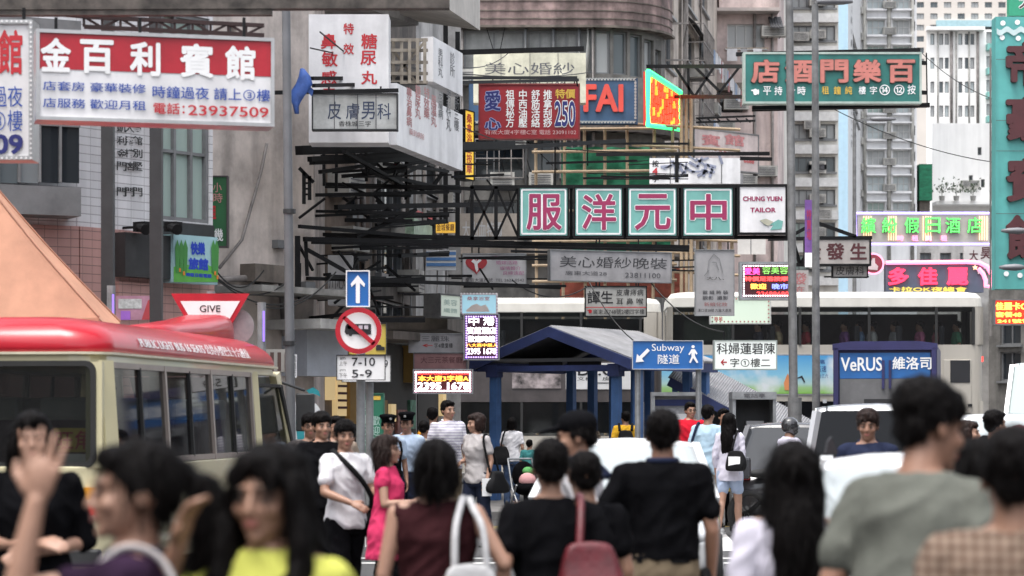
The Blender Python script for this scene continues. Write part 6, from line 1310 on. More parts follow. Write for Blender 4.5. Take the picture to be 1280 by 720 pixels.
# ================================================================ people
skin_m = M('skin', (.28, .152, .10), .55, var=.06, sc=12, bump=.05); skin_l = M('skin_light', (.33, .187, .13), .55, var=.06, sc=12, bump=.05); skin_d = M('skin_tan', (.25, .13, .085), .55, var=.06, sc=12, bump=.05)
hair_m = M('black_hair', (.005, .004, .004), .55, var=.5, sc=30, stretch=(3, 3, .25), bump=.5, bscale=60, spec=.06); hair_b = M('brown_hair', (.02, .010, .008), .55, var=.5, sc=30, stretch=(3, 3, .25), bump=.5, bscale=60, spec=.16); hair_r = M('reddish_hair', (.08, .018, .02), .5, var=.4, sc=30, stretch=(3, 3, .25), bump=.5, bscale=60, spec=.2)
eye_m = M('eye_dark', (.012, .010, .010), .15); brow_m = M('eyebrow', (.02, .015, .012), .7); lip_m = M('lips', (.38, .13, .11), .45); eyew_m = M('eye_white', (.07, .06, .055), .5, spec=.05)
shoe_m = M('dark_shoe', (.03, .03, .032), .5); shoe_w = M('pale_shoe', (.5, .5, .5), .6)
def cloth(name, col, var=.1, sc=5): return M('cloth_'+name, col, .85, var=var, sc=sc, bump=.25, bscale=90, spec=.02)
def pattern(name, c1, c2, kind='stripe', sc=30):
    m = bpy.data.materials.new('cloth_'+name); m.use_nodes = True; n = m.node_tree; L = n.links.new; p = n.nodes['Principled BSDF']; p.inputs['Roughness'].default_value = .85; p.inputs['Specular IOR Level'].default_value = .2
    tc = n.nodes.new('ShaderNodeTexCoord'); mx = n.nodes.new('ShaderNodeMix'); mx.data_type = 'RGBA'; mx.inputs['A'].default_value = (*c1, 1); mx.inputs['B'].default_value = (*c2, 1)
    def band(axis, w_):
        wv = n.nodes.new('ShaderNodeTexWave'); wv.bands_direction = axis; wv.inputs['Scale'].default_value = w_; L(tc.outputs['Object'], wv.inputs[0]); r = n.nodes.new('ShaderNodeMapRange'); r.inputs[1].default_value = .45; r.inputs[2].default_value = .6; L(wv.outputs['Fac'], r.inputs[0]); return r.outputs[0]
    if kind == 'stripe': L(band('Z', sc), mx.inputs['Factor'])
    elif kind == 'plaid':
        a = n.nodes.new('ShaderNodeMath'); a.operation = 'ADD'; L(band('Z', sc), a.inputs[0]); L(band('X', sc), a.inputs[1]); b_ = n.nodes.new('ShaderNodeMath'); b_.operation = 'MULTIPLY'; b_.inputs[1].default_value = .5; L(a.outputs[0], b_.inputs[0]); L(b_.outputs[0], mx.inputs['Factor'])
    else:
        v = n.nodes.new('ShaderNodeTexVoronoi'); v.inputs['Scale'].default_value = sc; L(tc.outputs['Object'], v.inputs[0]); r = n.nodes.new('ShaderNodeMapRange'); r.inputs[1].default_value = .35; r.inputs[2].default_value = .5; L(v.outputs['Distance'], r.inputs[0]); L(r.outputs[0], mx.inputs['Factor'])
    L(mx.outputs['Result'], p.inputs['Base Color']); return m
def union(name, mb, mat, parent, voxel, it=4, disp=None):
    me = bpy.data.meshes.new('u'); me.from_pydata(mb.v, [], mb.f); o = bpy.data.objects.new('u', me)
    r = o.modifiers.new('r', 'REMESH'); r.mode = 'VOXEL'; r.voxel_size = voxel
    if it: sm = o.modifiers.new('s', 'SMOOTH'); sm.factor = .5; sm.iterations = it
    out = tmp_eval(o); bpy.data.objects.remove(o); bpy.data.meshes.remove(me)
    out.name = name
    if disp:
        amp, f = disp[:2]; rid = len(disp) > 2; n = len(out.vertices); co = np.empty(n*3); out.vertices.foreach_get('co', co); no = np.empty(n*3); out.vertices.foreach_get('normal', no); co = co.reshape(-1, 3); no = no.reshape(-1, 3)
        of = random.uniform(0, 50)
        d = np.array([noise.noise(Vector((c[0]*f[0]+of, c[1]*f[1], c[2]*f[2])))+.5*noise.noise(Vector((c[0]*f[0]*2.3, c[1]*f[1]*2.3+of, c[2]*f[2]*2.3))) for c in co])
        if rid: d = .6*d+.9*(.35-np.abs(np.array([noise.noise(Vector((c[0]*f[0]*.8+c[2]*4+of, c[1]*f[1]*.8, c[2]*f[2]*1.3+c[0]*3))) for c in co])*2.2))
        co += no*(d*amp)[:, None]; out.vertices.foreach_set('co', co.ravel()); out.update()
    out.shade_smooth(); out.materials.append(mat)
    q = bpy.data.objects.new(name, out); link(q); q.parent = parent
    return q
def cap(mb, p0, r0, p1, r1, n=12):
    mb.cyl(p0, p1, r0, r1, n=n); mb.ell(p0, (r0,)*3, n, 7); mb.ell(p1, (r1,)*3, n, 7)
PROF = {'m': [(.80, .145, .10), (.92, .162, .112), (1.02, .150, .105), (1.10, .142, .10), (1.22, .158, .112), (1.32, .172, .118), (1.39, .168, .098), (1.44, .115, .075), (1.47, .06, .058)],
        'f': [(.80, .150, .10), (.90, .166, .112), (1.00, .142, .10), (1.09, .120, .09), (1.20, .138, .108), (1.28, .150, .122), (1.37, .146, .09), (1.42, .10, .07), (1.46, .052, .052)]}
class Person:
    def __init__(s, label, px, D, h, yaw, sex='m', bw=1.0, lean=0, head=(0, 0), arms=('hang', 'hang'), legs=.0, skin=None, vox=.010, z0=0, dz=0, sit=False, curl=.5, group=None, twist=0):
        s.k = h/1.7; s.sex, s.bw, s.lean, s.vox, s.sit, s.curl = sex, bw, R(lean), vox, sit, curl
        s.root = thing('person', label, 'person', (X(px, D), D, z0), R(yaw), group); s.root.scale = (s.k,)*3
        MW[s.root.name] = Matrix.LocRotScale(Vector((X(px, D), D, z0)), Euler((0, 0, R(yaw))), Vector((s.k,)*3))
        s.dz = -.43 if sit else 0; s.hy, s.hp = R(head[0]), R(head[1]); s.skin = skin or skin_m
        sw = .175 if sex == 'm' else .152; s.sw = sw*bw
        s.sh = [s.T((sx*s.sw, 0, 1.385)) for sx in (-1, 1)]
        s.arm = []
        for i, sx in enumerate((-1, 1)):
            a = arms[i]
            if a == 'hang': e, w_ = (sx*(s.sw+.055), .03, 1.12), (sx*(s.sw+.06), -.05, .89)
            elif a == 'walk+': e, w_ = (sx*(s.sw+.05), -.06, 1.13), (sx*(s.sw+.04), -.2, .94)
            elif a == 'walk-': e, w_ = (sx*(s.sw+.05), .12, 1.13), (sx*(s.sw+.05), .1, .89)
            elif a == 'bent': e, w_ = (sx*(s.sw+.05), .03, 1.13), (sx*(s.sw-.06), -.2, 1.1)
            elif a == 'up': e, w_ = (sx*(s.sw+.06), -.02, 1.15), (sx*.12, -.16, 1.33)
            elif a == 'bars': e, w_ = (sx*(s.sw+.08), -.2, 1.2), (sx*.3, -.42, 1.12)
            else: e, w_ = a[0], a[1]
            s.arm.append((s.T(e), s.T(w_), Vector(a[2]) if not isinstance(a, str) and len(a) > 2 else None))
        st = legs; s.leg = []
        for sx, d in ((-1, st), (1, -st)):
            hip = Vector((sx*.088*bw, 0, .90+s.dz))
            if sit: kn = Vector((sx*.12, -.42, .50)); an = Vector((sx*.12, -.38, .09))
            else: kn = Vector((sx*.09*bw, -.02-d*.55, .49)); an = Vector((sx*.09*bw, .03-d*1.0, .09+(.05 if d < -.1 else 0)))
            s.leg.append((hip, kn, an))
        s.body()
    def T(s, p):
        p = Vector(p); z = p.z; t = min(max((z-.88)/.25, 0), 1); o = Vector((0, 0, .92))
        p = o + Matrix.Rotation(s.lean*t, 3, 'X') @ (p-o); p.z += s.dz; return p
    def H(s, p):
        p = Vector(p); o = Vector((0, .01, 1.50)); q = o + (Matrix.Rotation(s.hy, 3, 'Z') @ Matrix.Rotation(s.hp, 3, 'X')) @ (p-o)
        return s.T(q)
    def HM(s): return Matrix.Rotation(s.lean, 3, 'X') @ Matrix.Rotation(s.hy, 3, 'Z') @ Matrix.Rotation(s.hp, 3, 'X')
    def hell(s, mb, c, r): mb.ell(s.H(c), r, M=s.HM())
    def torso(s, mb, z0, z1, inf, flare=0, top_in=0):
        pr = PROF[s.sex]; zs = np.linspace(z0, z1, 16); rings = []
        for z in zs:
            rx = np.interp(z, [q[0] for q in pr], [q[1] for q in pr]); ry = np.interp(z, [q[0] for q in pr], [q[2] for q in pr])
            fl = flare*max(0, (1.25-z))*1.0
            if z < .8: rx, ry = .15, .105
            loose = inf+fl
            if inf > .012: rx = max(rx, .135 if s.sex == 'm' and z < 1.42 and z > .85 else 0)
            yo = -.012*math.sin(min(max((z-1.1)/.3, 0), 1)*math.pi)*(1.6 if s.sex == 'f' else .6)
            rings.append([s.T((s.bw*(rx+loose)*math.cos(a), yo+s.bw*(ry+loose)*math.sin(a), z)) for a in [2*math.pi*i/18 for i in range(18)]])
        mb.loft(rings)
    def hand(s, mb, w_, d, sx, hd=None, curl=.55):
        d = d.normalized(); f = Vector((0, -1, .25)); t = (f-d*f.dot(d)); t = t.normalized() if t.length > .2 else Vector((0, 0, 1))
        n = d.cross(t); n = n if n.x*-sx > 0 else -n
        if abs(d.z) < .6: n = Vector((0, 0, -1))-d*(-d.z); n = (n.normalized()*.7+Vector((-sx, 0, 0))*.7); n = (n-d*n.dot(d)).normalized(); t = d.cross(n); t = t if t.z > 0 or t.x*-sx > 0 else -t
        Mx = Matrix((t, n, d)).transposed()
        mb.ell(w_+d*.045, (.038, .017, .055), 12, 8, M=Mx)
        for i, ln in enumerate((.95, 1.08, 1.0, .8)):
            b = w_+d*.085+t*(.029-.0195*i)*(1.0 if curl > .3 else 1.18); a1 = curl*.6+.05*i; u = (d*math.cos(a1)+n*math.sin(a1)+t*(0 if curl > .3 else (.16-.11*i))); q = b+u*.04*ln; a2 = curl*1.6; u2 = d*math.cos(a2)+n*math.sin(a2)+t*(0 if curl > .3 else (.16-.11*i)); e = q+u2*.036*ln
            cap(mb, b-d*.02, .0092, q, .0085, 8); cap(mb, q, .0085, e, .0072, 8)
        b = w_+d*.02+t*.026; q = b+(d*.65+t*.6+n*.25).normalized()*.045; e = q+(d*.85+t*.15+n*.4).normalized()*.032
        cap(mb, b, .013, q, .0105, 8); cap(mb, q, .0105, e, .0085, 8)
    def body(s):
        mb = MB(); s.torso(mb, .80, 1.47, 0); f = s.sex == 'f'
        cap(mb, s.T((-s.sw+.03, .0, 1.395)), .048, s.T((s.sw-.03, .0, 1.395)), .048)
        cap(mb, s.T((0, .022, 1.40)), .062 if not f else .052, s.H((0, .008, 1.53)), .053 if not f else .046)
        for i, sx in enumerate((-1, 1)):
            e, w_, hd = s.arm[i]; ar = .9 if f else 1.0
            cap(mb, s.sh[i], .05*ar, e, .037*ar); m_ = e.lerp(w_, .3); cap(mb, e, .037*ar, m_, .037*ar); cap(mb, m_, .037*ar, w_, .025*ar)
            s.hand(mb, w_, hd or (w_-e), sx, curl=s.curl)
            hip, kn, an = s.leg[i]
            cap(mb, hip, .084, kn, .054); c = kn.lerp(an, .3)+Vector((0, .015, 0)); cap(mb, kn, .052, c, .054); cap(mb, c, .054, an, .036)
            fy = an+Vector((0, -.10, -.055)); cap(mb, an+Vector((0, .02, -.04)), .036, fy, .03)
        # head
        h = s.hell
        h(mb, (0, .012, 1.617), (.074, .094, .083)); h(mb, (0, -.026, 1.56), (.063, .068, .085)); h(mb, (0, -.036, 1.512), (.05 if not f else .045, .052, .036)); h(mb, (0, -.078, 1.492), (.021, .017, .016))
        cap(mb, s.H((0, -.091, 1.596)), .008, s.H((0, -.110, 1.557)), .0115); h(mb, (-.012, -.098, 1.553), (.009,)*3); h(mb, (.012, -.098, 1.553), (.009,)*3)
        h(mb, (0, -.079, 1.612), (.05, .015, .010))
        for sx in (-1, 1): h(mb, (sx*.04, -.066, 1.558), (.022,)*3); h(mb, (sx*.076, .012, 1.575), (.009, .02, .031))
        h(mb, (0, -.094, 1.531), (.02, .009, .0055)); h(mb, (0, -.092, 1.521), (.017, .009, .006))
        union('body', mb, s.skin, s.root, s.vox, 3)
    def face(s, glasses=None):
        mm = s.HM()
        for sx in (-1, 1):
            mb = MB(); mb.ell(s.H((sx*.031, -.087, 1.586)), (.0125, .006, .0046), M=mm); mb.ell(s.H((sx*.031, -.0905, 1.586)), (.0065, .004, .0046), M=mm, m=1); mb.build('eye', [eyew_m, eye_m], s.root, smooth=True)
            mb = MB(); cap(mb, s.H((sx*.014, -.0955, 1.606)), .0035, s.H((sx*.032, -.094, 1.611)), .0038, 8); cap(mb, s.H((sx*.032, -.094, 1.611)), .0038, s.H((sx*.05, -.083, 1.606)), .002, 8); mb.build('eyebrow', brow_m, s.root, smooth=True)
        mb = MB(); mb.ell(s.H((0, -.0965, 1.5305)), (.0195, .008, .0045), M=mm); mb.ell(s.H((0, -.095, 1.522)), (.0165, .0085, .0055), M=mm); mb.build('lips', lip_m, s.root, smooth=True)
        if glasses:
            mb = MB()
            for sx in (-1, 1): mb.tube([s.H((sx*.032+.021*math.cos(a), -.107, 1.586+.015*math.sin(a))) for a in [2*math.pi*i/14 for i in range(15)]], .0022, 6); mb.tube([s.H((sx*.053, -.105, 1.59)), s.H((sx*.075, .0, 1.59))], .002, 6)
            mb.tube([s.H((-.011, -.109, 1.59)), s.H((.011, -.109, 1.59))], .002, 6); mb.build('glasses', steel_blk, s.root, smooth=True)
        return s
    def hair(s, kind='short', mat=None, amp=.007):
        mb = MB(); h = s.hell; mat = mat or hair_m
        if kind == 'crop': h(mb, (0, .022, 1.632), (.078, .096, .076)); h(mb, (0, .07, 1.575), (.058, .042, .045))
        else: h(mb, (0, .022, 1.637), (.083, .100, .081)); h(mb, (0, .058 if kind in ('short', 'fringe') else .07, 1.575), (.064, .042, .055)); h(mb, (0, -.052, 1.671), (.062, .042, .03))
        for sx in (-1, 1): h(mb, (sx*.066, .022, 1.605), (.019, .052, .04))
        if kind == 'fringe': h(mb, (-.02, -.073, 1.645), (.045, .024, .028)); h(mb, (.03, -.07, 1.648), (.035, .024, .025)); h(mb, (0, .02, 1.645), (.09, .105, .083))
        if kind in ('bob', 'long', 'longfront'):
            h(mb, (0, .05, 1.62), (.092, .088, .09)); h(mb, (0, -.06, 1.66), (.064, .036, .028))
            for sx in (-1, 1): h(mb, (sx*.076, .01, 1.56), (.024, .06, .085))
            h(mb, (0, .072, 1.55), (.084, .05, .095))
        if kind in ('long', 'longfront'):
            b = lambda x, y, z: s.T((x, y, z))
            h(mb, (0, .085, 1.47), (.098, .045, .14)); mb.ell(b(0, .11, 1.36), (.10, .042, .17))
            for x in (-.07, -.03, .02, .06): mb.ell(b(x, .105, 1.24), (.026, .028, .1))
            for sx in (-1, 1): h(mb, (sx*.085, .03, 1.5), (.026, .05, .13))
        if kind == 'longfront':
            for sx in (-1, 1): mb.ell(s.T((sx*.098, -.055, 1.40)), (.035, .035, .15)); mb.ell(s.T((sx*.10, -.10, 1.29)), (.04, .03, .14)); h(mb, (sx*.082, -.02, 1.545), (.02, .045, .1)); h(mb, (sx*.045, -.076, 1.632), (.03, .016, .035))
        if kind == 'ponytail':
            h(mb, (0, .10, 1.63), (.05, .045, .045)); mb.loft([[s.H((r_*math.cos(a), y+r_*.8*math.sin(a), z)) for a in [2*math.pi*i/12 for i in range(12)]] for y, z, r_ in ((.11, 1.645, .028), (.16, 1.62, .05), (.185, 1.55, .068), (.185, 1.46, .062), (.17, 1.38, .045), (.15, 1.31, .018))]); h(mb, (0, -.05, 1.665), (.066, .045, .03))
        if kind == 'afro': h(mb, (0, .03, 1.63), (.098, .115, .1))
        o = union('hair', mb, mat, s.root, max(s.vox*.9, .007), 3, (amp, (70, 70, 12) if kind not in ('short', 'crop', 'fringe', 'afro') else (55, 55, 35)))
        if s.vox < .0098: s.strands(o, kind)
        return s
    def strands(s, o, kind):
        me = o.data; n = len(me.polygons); rg = random.Random(n); mb = MB(); long_ = kind in ('long', 'longfront', 'bob', 'ponytail'); top = max(v.co.z for v in me.vertices); cx = sum(v.co.x for v in me.vertices)/len(me.vertices)
        for k in range(900 if not long_ else 1100):
            f = me.polygons[rg.randrange(n)]; p = f.center.copy(); nr = f.normal.copy()
            g = Vector((0, 0, -1)); t = g-nr*g.dot(nr)
            if t.length < .1: t = Vector((rg.uniform(-1, 1), rg.uniform(-.3, 1), 0))
            t.normalize(); L_ = rg.uniform(.05, .13) if long_ else rg.uniform(.015, .042); t = (t+Vector((rg.gauss(0, .22), rg.gauss(0, .22), 0))+nr*rg.uniform(.02, .28 if not long_ else .12)).normalized()
            r_ = rg.uniform(.0011, .0024); sd = t.cross(nr).normalized()*r_; q = p-nr*.004; m1 = q+t*L_*.55+nr*L_*.12; e = q+t*L_+nr*L_*(.06 if long_ else .3)+Vector((0, 0, -L_*.1))
            mb.add([q-sd, q+sd, m1-sd*.8, m1+sd*.8, e], [(0, 1, 3, 2), (2, 3, 4)])
        nv = len(me.vertices); bm = bmesh.new(); bm.from_mesh(me); vs = [bm.verts.new(v) for v in mb.v]
        for fc in mb.f: bm.faces.new([vs[i] for i in fc]).smooth = True
        bm.to_mesh(me); bm.free()
    def top(s, mat, sleeve=.55, hem=.88, inf=.018, flare=.03, neck=1.455, collar=None, name='shirt', wr=.011):
        mb = MB(); s.torso(mb, hem, neck, inf, flare)
        sr = .054 if s.sex == 'm' else .047
        if sleeve > 0 or sleeve == 0: cap(mb, s.T((-s.sw+.02, .0, 1.392)), sr+.008 if sleeve else .05, s.T((s.sw-.02, .0, 1.392)), sr+.008 if sleeve else .05)
        for i, sx in enumerate((-1, 1)):
            e, w_, _ = s.arm[i]; a = s.sh[i]
            if 0 < sleeve <= 1: cap(mb, a, sr+.012, a.lerp(e, sleeve), sr+.012)
            elif sleeve > 1: cap(mb, a, sr+.01, e, sr); cap(mb, e, sr, e.lerp(w_, sleeve-1), sr-.012)
        o = union(name, mb, mat, s.root, max(s.vox, .010), 3, (wr, (11, 11, 7), True))
        if collar:
            mb = MB(); pts = [s.T((.068*math.cos(a), .012+.066*math.sin(a), 1.462-.03*max(0, -math.sin(a)))) for a in [2*math.pi*i/20 for i in range(21)]]; mb.tube(pts, .016, 8); mb.build('collar', collar, s.root, smooth=True)
        return s
    def bottom(s, mat, length=1.0, inf=.015, kind='trousers', flare=0):
        mb = MB()
        if s.sit: cap(mb, Vector((-.08, 0, .5)), .11, Vector((.08, 0, .5)), .11)
        else: s.torso(mb, .80, 1.02, inf)
        for hip, kn, an in s.leg:
            if length <= .5: cap(mb, hip, .09+inf, hip.lerp(kn, length*1.9), .075+inf)
            else: cap(mb, hip, .088+inf, kn, .062+inf); cap(mb, kn, .062+inf, kn.lerp(an+Vector((0, 0, -.03)), min((length-.5)*2, 1)), .05+inf)
        union(kind, mb, mat, s.root, max(s.vox, .011), 3, (.010, (10, 10, 6), True)); return s
    def shoes(s, mat=None):
        for hip, kn, an in s.leg:
            mb = MB(); mb.ell(an+Vector((0, -.055, -.045)), (.046, .125, .045)); mb.ell(an+Vector((0, .03, -.03)), (.04, .05, .06)); mb.box(an+Vector((0, -.045, -.078)), (.085, .25, .022)); mb.build('shoe', mat or shoe_m, s.root, smooth=True)
        return s
    def world(s, p): return MW[s.root.name] @ s.T(p)
    def strap(s, pts, mat, r=.014, name='strap', parent=None):
        mb = MB(); mb.tube([s.world(p) for p in pts], r, 8, fine=5)
        return mb.build(name, mat, parent, world=parent is not None, smooth=True)
    def bag(s, name, label, cat, c, size, mat, straps=(), smat=None, r=.014, extra=None, soft=.35, rz=None):
        w_ = s.world(c); t = thing(name, label, cat, w_, s.root.rotation_euler.z if rz is None else rz)
        mb = MB(); a, b_, h = size; rings = []
        for z, q in ((-h/2, .6), (-h/2+.02*h, .9), (-h*.38, 1.06), (-h*.1, 1.08), (h*.2, .95), (h*.4, .76), (h/2, .62)):
            rings.append([Vector((x*q*(1+.05*math.sin(9*x/a+7*z/h)), y*q*(1.15 if z < 0 else .75)*(1+.14*math.sin(11*x/a+5*z/h)), z+.05*h*(math.cos(x/a*math.pi*2)*.5 if z > 0 else 0))) for x, y in rrect(-a/2, a/2, -b_/2, b_/2, min(a, b_)*.35)])
        mb.loft(rings); mb.build('bag_body', mat, t, smooth=True, subsurf=1)
        for pts in straps: s.strap(pts, smat or mat, r, 'strap', t)
        return t
wht = cloth('white', (.58, .57, .59), .06); blk = cloth('black', (.005, .005, .006), .25); navy = cloth('navy', (.02, .025, .05), .15); khaki = cloth('khaki', (.16, .125, .085)); denim = cloth('denim', (.06, .09, .16), .3, 8); dkdenim = cloth('dark_denim', (.02, .025, .045), .3); greyc = cloth('grey_green', (.115, .12, .105), .16); maroon = cloth('dark_maroon', (.035, .012, .014), .25)
lime = cloth('lime', (.44, .45, .10), .15); pinkc = cloth('rose', (.50, .04, .11), .1); redc = cloth('red', (.48, .015, .03), .1); yel = cloth('yellow', (.58, .33, .03), .1); lblu = cloth('light_blue', (.38, .52, .62), .08); lgrey = cloth('light_grey', (.36, .34, .34), .1); lav = cloth('lavender_white', (.52, .5, .58), .08); plum = cloth('plum', (.03, .016, .034), .35); creamc = cloth('cream', (.5, .46, .4), .1); greyp = cloth('mid_grey', (.17, .17, .2), .1); rosep = cloth('pale_pink', (.52, .28, .28), .1); polb = cloth('pale_blue_shirt', (.36, .44, .56), .08)
bag_red = M('red_leather', (.10, .004, .010), .5, var=.35, sc=6, bump=.3); bag_blk = M('black_bag', (.009, .009, .010), .7, var=.3, spec=.1); bag_wht = M('white_canvas', (.42, .42, .43), .85, var=.2, sc=8, bump=.3)
# ---- nearest row
NEAR = .0068
p = Person('woman in profile with ponytail and plum top shading her eyes with a raised hand', 168, 5.35, 1.555, -84, 'f', head=(8, 0), arms=('hang', ((.22, -.26, 1.36), (.215, -.215, 1.575), (-.0, .02, .12))), legs=.1, skin=skin_l, vox=.0055, curl=.14)
p.face().hair('ponytail').top(plum, .5, .86).bottom(dkdenim).shoes()
p.bag('shoulder_bag', 'pale canvas bag on the near shoulder of the ponytailed woman', 'bag', (.24, .12, .92), (.3, .12, .3), bag_wht, [[(.24, .12, 1.06), (.19, .13, 1.25), (.135, .09, 1.40), (.115, .03, 1.455), (.115, -.04, 1.45), (.13, -.10, 1.37), (.17, -.13, 1.22), (.22, -.02, 1.05)]], lgrey, .008)
p = Person('woman with long loose hair and a lime top, one hand by her cheek', 338, 5.35, 1.55, -16, 'f', head=(-6, 4), arms=(((-.31, -.04, 1.24), (-.175, -.15, 1.47), (.05, -.04, .12)), 'hang'), skin=skin_m, vox=NEAR)
p.face().hair('longfront').top(lime, .5, .86).bottom(dkdenim).shoes()
p = Person('tall young man in a grey green t-shirt with his head turned right', 1126, 6.5, 1.72, 142, 'm', lean=13, head=(-22, 0), arms=('hang', 'hang'), skin=skin_d, vox=NEAR)
p.face().hair('fringe').top(greyc, .6, .86, inf=.022).bottom(dkdenim).shoes()
p = Person('person at the right edge in a brown plaid shirt seen from behind', 1268, 5.6, 1.585, 172, 'm', skin=skin_m, vox=.008)
p.hair('short').top(pattern('plaid', (.20, .15, .115), (.085, .05, .035), 'plaid', 11), .6, .84, inf=.024).bottom(dkdenim).shoes()
p = Person('dark haired woman in white between the tall man and the plaid shirt', 1222, 7.6, 1.54, 196, 'f', head=(25, 0), skin=skin_m, vox=.008)
p.hair('bob').top(wht, .55, .86, collar=wht).bottom(dkdenim).shoes()
p = Person('woman with shoulder length straight black hair and a white shirt seen from behind', 990, 7.7, 1.53, 186, 'f', skin=skin_l, vox=.008)
p.hair('long').top(lav, .6, .82, inf=.02).bottom(dkdenim).shoes()
# ---- second row
p = Person('woman in a sleeveless dark maroon top seen from behind with bare arms', 545, 9.4, 1.52, 176, 'f', bw=1.12, head=(10, 0), arms=(((-.30, .04, 1.17), (-.24, -.16, 1.27)), 'hang'), skin=skin_l, vox=.009)
p.hair('bob').top(maroon, 0, .84, inf=.016, neck=1.44).bottom(blk).shoes()
p.bag('tote_bag', 'white canvas tote bag hanging from the bare shoulder of the maroon topped woman', 'bag', (-.17, .19, .96), (.25, .1, .42), bag_wht, [[(-.10, .2, 1.14), (-.10, .165, 1.32), (-.115, .10, 1.42), (-.12, .04, 1.455), (-.12, -.05, 1.43), (-.13, -.12, 1.33)], [(-.24, .2, 1.14), (-.22, .17, 1.32), (-.17, .1, 1.415), (-.15, .04, 1.45), (-.15, -.05, 1.42)]], bag_wht, .014)
p = Person('woman in a black t-shirt carrying a red handbag, seen from behind', 688, 9.5, 1.52, 186, 'f', bw=1.12, arms=(((-.26, .06, 1.15), (-.2, -.16, 1.16)), 'walk-'), skin=skin_m, vox=.009)
p.hair('short').top(blk, .6, .86, inf=.02).bottom(blk).shoes()
p.bag('handbag', 'red leather handbag hanging on the back of the woman in black', 'bag', (-.15, .20, 1.10), (.25, .12, .32), bag_red, [[(-.10, .21, 1.24), (-.11, .17, 1.33), (-.12, .11, 1.41), (-.125, .05, 1.455), (-.125, -.03, 1.445), (-.14, -.1, 1.36), (-.18, -.1, 1.25)]], bag_red, .016)
p = Person('child in black with short hair just left of the man in the black polo', 730, 10.3, 1.46, 192, 'm', bw=.9, skin=skin_m, vox=.009)
p.hair('short').top(blk, .6, .86).bottom(blk).shoes()
p = Person('man in a black cap and white shirt walking left with a backpack', 722, 11.6, 1.63, -98, 'm', head=(6, 6), arms=('walk+', 'walk-'), legs=.18, skin=skin_m, vox=.009)
p.face().hair('crop').top(wht, .65, .88).bottom(khaki).shoes()
mb = MB(); p.hell(mb, (0, .015, 1.648), (.086, .106, .075)); mb.ell(p.H((0, -.12, 1.635)), (.066, .075, .012), M=p.HM() @ Matrix.Rotation(R(10), 3, 'X')); union('cap', mb, blk, p.root, .008, 2)
p.bag('backpack', 'dark blue backpack on the man in the black cap', 'backpack', (0, .21, 1.2), (.3, .16, .42), navy, [[(sx*.11, .15, 1.38), (sx*.12, .03, 1.475), (sx*.125, -.09, 1.42), (sx*.14, -.12, 1.25), (sx*.16, .02, 1.08), (sx*.12, .14, 1.06)] for sx in (-1, 1)], navy, .02)
p = Person('man in a black polo shirt and khaki trousers seen from behind', 828, 11.4, 1.64, 182, 'm', bw=1.06, arms=('hang', ((.30, .02, 1.16), (.30, -.17, 1.06))), skin=skin_d, vox=.009)
p.hair('short').top(blk, .62, .98, inf=.02, collar=navy).bottom(khaki).shoes()
mb = MB(); mb.loft([[p.T((.182*math.cos(a), .127*math.sin(a), z)) for a in [2*math.pi*i/24 for i in range(24)]] for z in (.965, 1.0)]); mb.build('belt', bag_blk, p.root)
p.bag('phone_pouch', 'small black pouch on the belt of the man in the black polo', 'pouch', (-.21, .02, .86), (.06, .1, .16), bag_blk)
p = Person('woman in a black top with folded arms by the minibus', 40, 10.2, 1.63, 12, 'f', bw=1.08, arms=(((-.23, .03, 1.13), (.02, -.2, 1.14)), ((.23, .03, 1.13), (.0, -.2, 1.10))), skin=skin_l, vox=.009)
p.face().hair('long').top(blk, .95, .84, inf=.022).bottom(blk).shoes()
# ---- crossing towards the camera
p = Person('young man in a white t-shirt with a black bag strap across his chest', 432, 18, 1.575, 34, 'm', bw=.95, head=(-20, 0), arms=(((-.24, -.08, 1.14), (-.12, -.3, 1.06)), ((.22, -.05, 1.14), (.16, -.3, 1.1))), legs=.14, skin=skin_m, vox=.0095)
p.face().hair('fringe').top(wht, .6, .84, inf=.02).bottom(blk).shoes()
p.bag('shoulder_bag', 'small black bag slung behind the young man in white', 'bag', (.23, .05, .9), (.1, .22, .24), bag_blk, [[(-.10, .03, 1.47), (-.08, -.09, 1.4), (.04, -.165, 1.25), (.15, -.15, 1.1), (.215, -.03, 1.0)], [(-.10, .03, 1.47), (-.03, .13, 1.3), (.1, .16, 1.15), (.2, .1, 1.0)]], bag_blk, .02)
p = Person('girl in a rose pink dress over black leggings walking right', 484, 17.4, 1.475, 78, 'f', bw=.92, head=(0, 0), arms=(((-.2, -.03, 1.14), (-.12, -.25, 1.16)), ((.2, -.02, 1.14), (.12, -.24, 1.12))), legs=.16, skin=skin_l, vox=.0095)
p.face().hair('bob', hair_b).top(pinkc, .3, .68, inf=.02, flare=.13, name='dress').bottom(blk).shoes()
mb = MB(); e, w_, _ = p.arm[1]; c = e.lerp(w_, .9); d = (w_-e).normalized(); mb.cyl(c-d*.012, c+d*.012, .034, n=14); mb.build('wristband', wht, p.root)
p = Person('smiling man in a black shirt behind the young man in white', 402, 20.5, 1.64, 14, 'm', skin=skin_m, vox=.0105, head=(10, 0)); p.face().hair('fringe').top(blk, .6, .86, collar=blk).bottom(blk).shoes()
p = Person('man in glasses and dark jacket at the far left of the pavement group', 388, 22.5, 1.63, 8, 'm', skin=skin_m, vox=.0105); p.face(glasses=True).hair('fringe').top(cloth('charcoal', (.05, .045, .045)), 1.8, .86).bottom(blk).shoes()
p = Person('man in glasses half hidden behind the smiling man in black', 420, 24, 1.61, 20, 'm', skin=skin_l, vox=.0105); p.face(glasses=True).hair('short').top(cloth('tan', (.25, .2, .16)), .6, .86).bottom(blk).shoes()
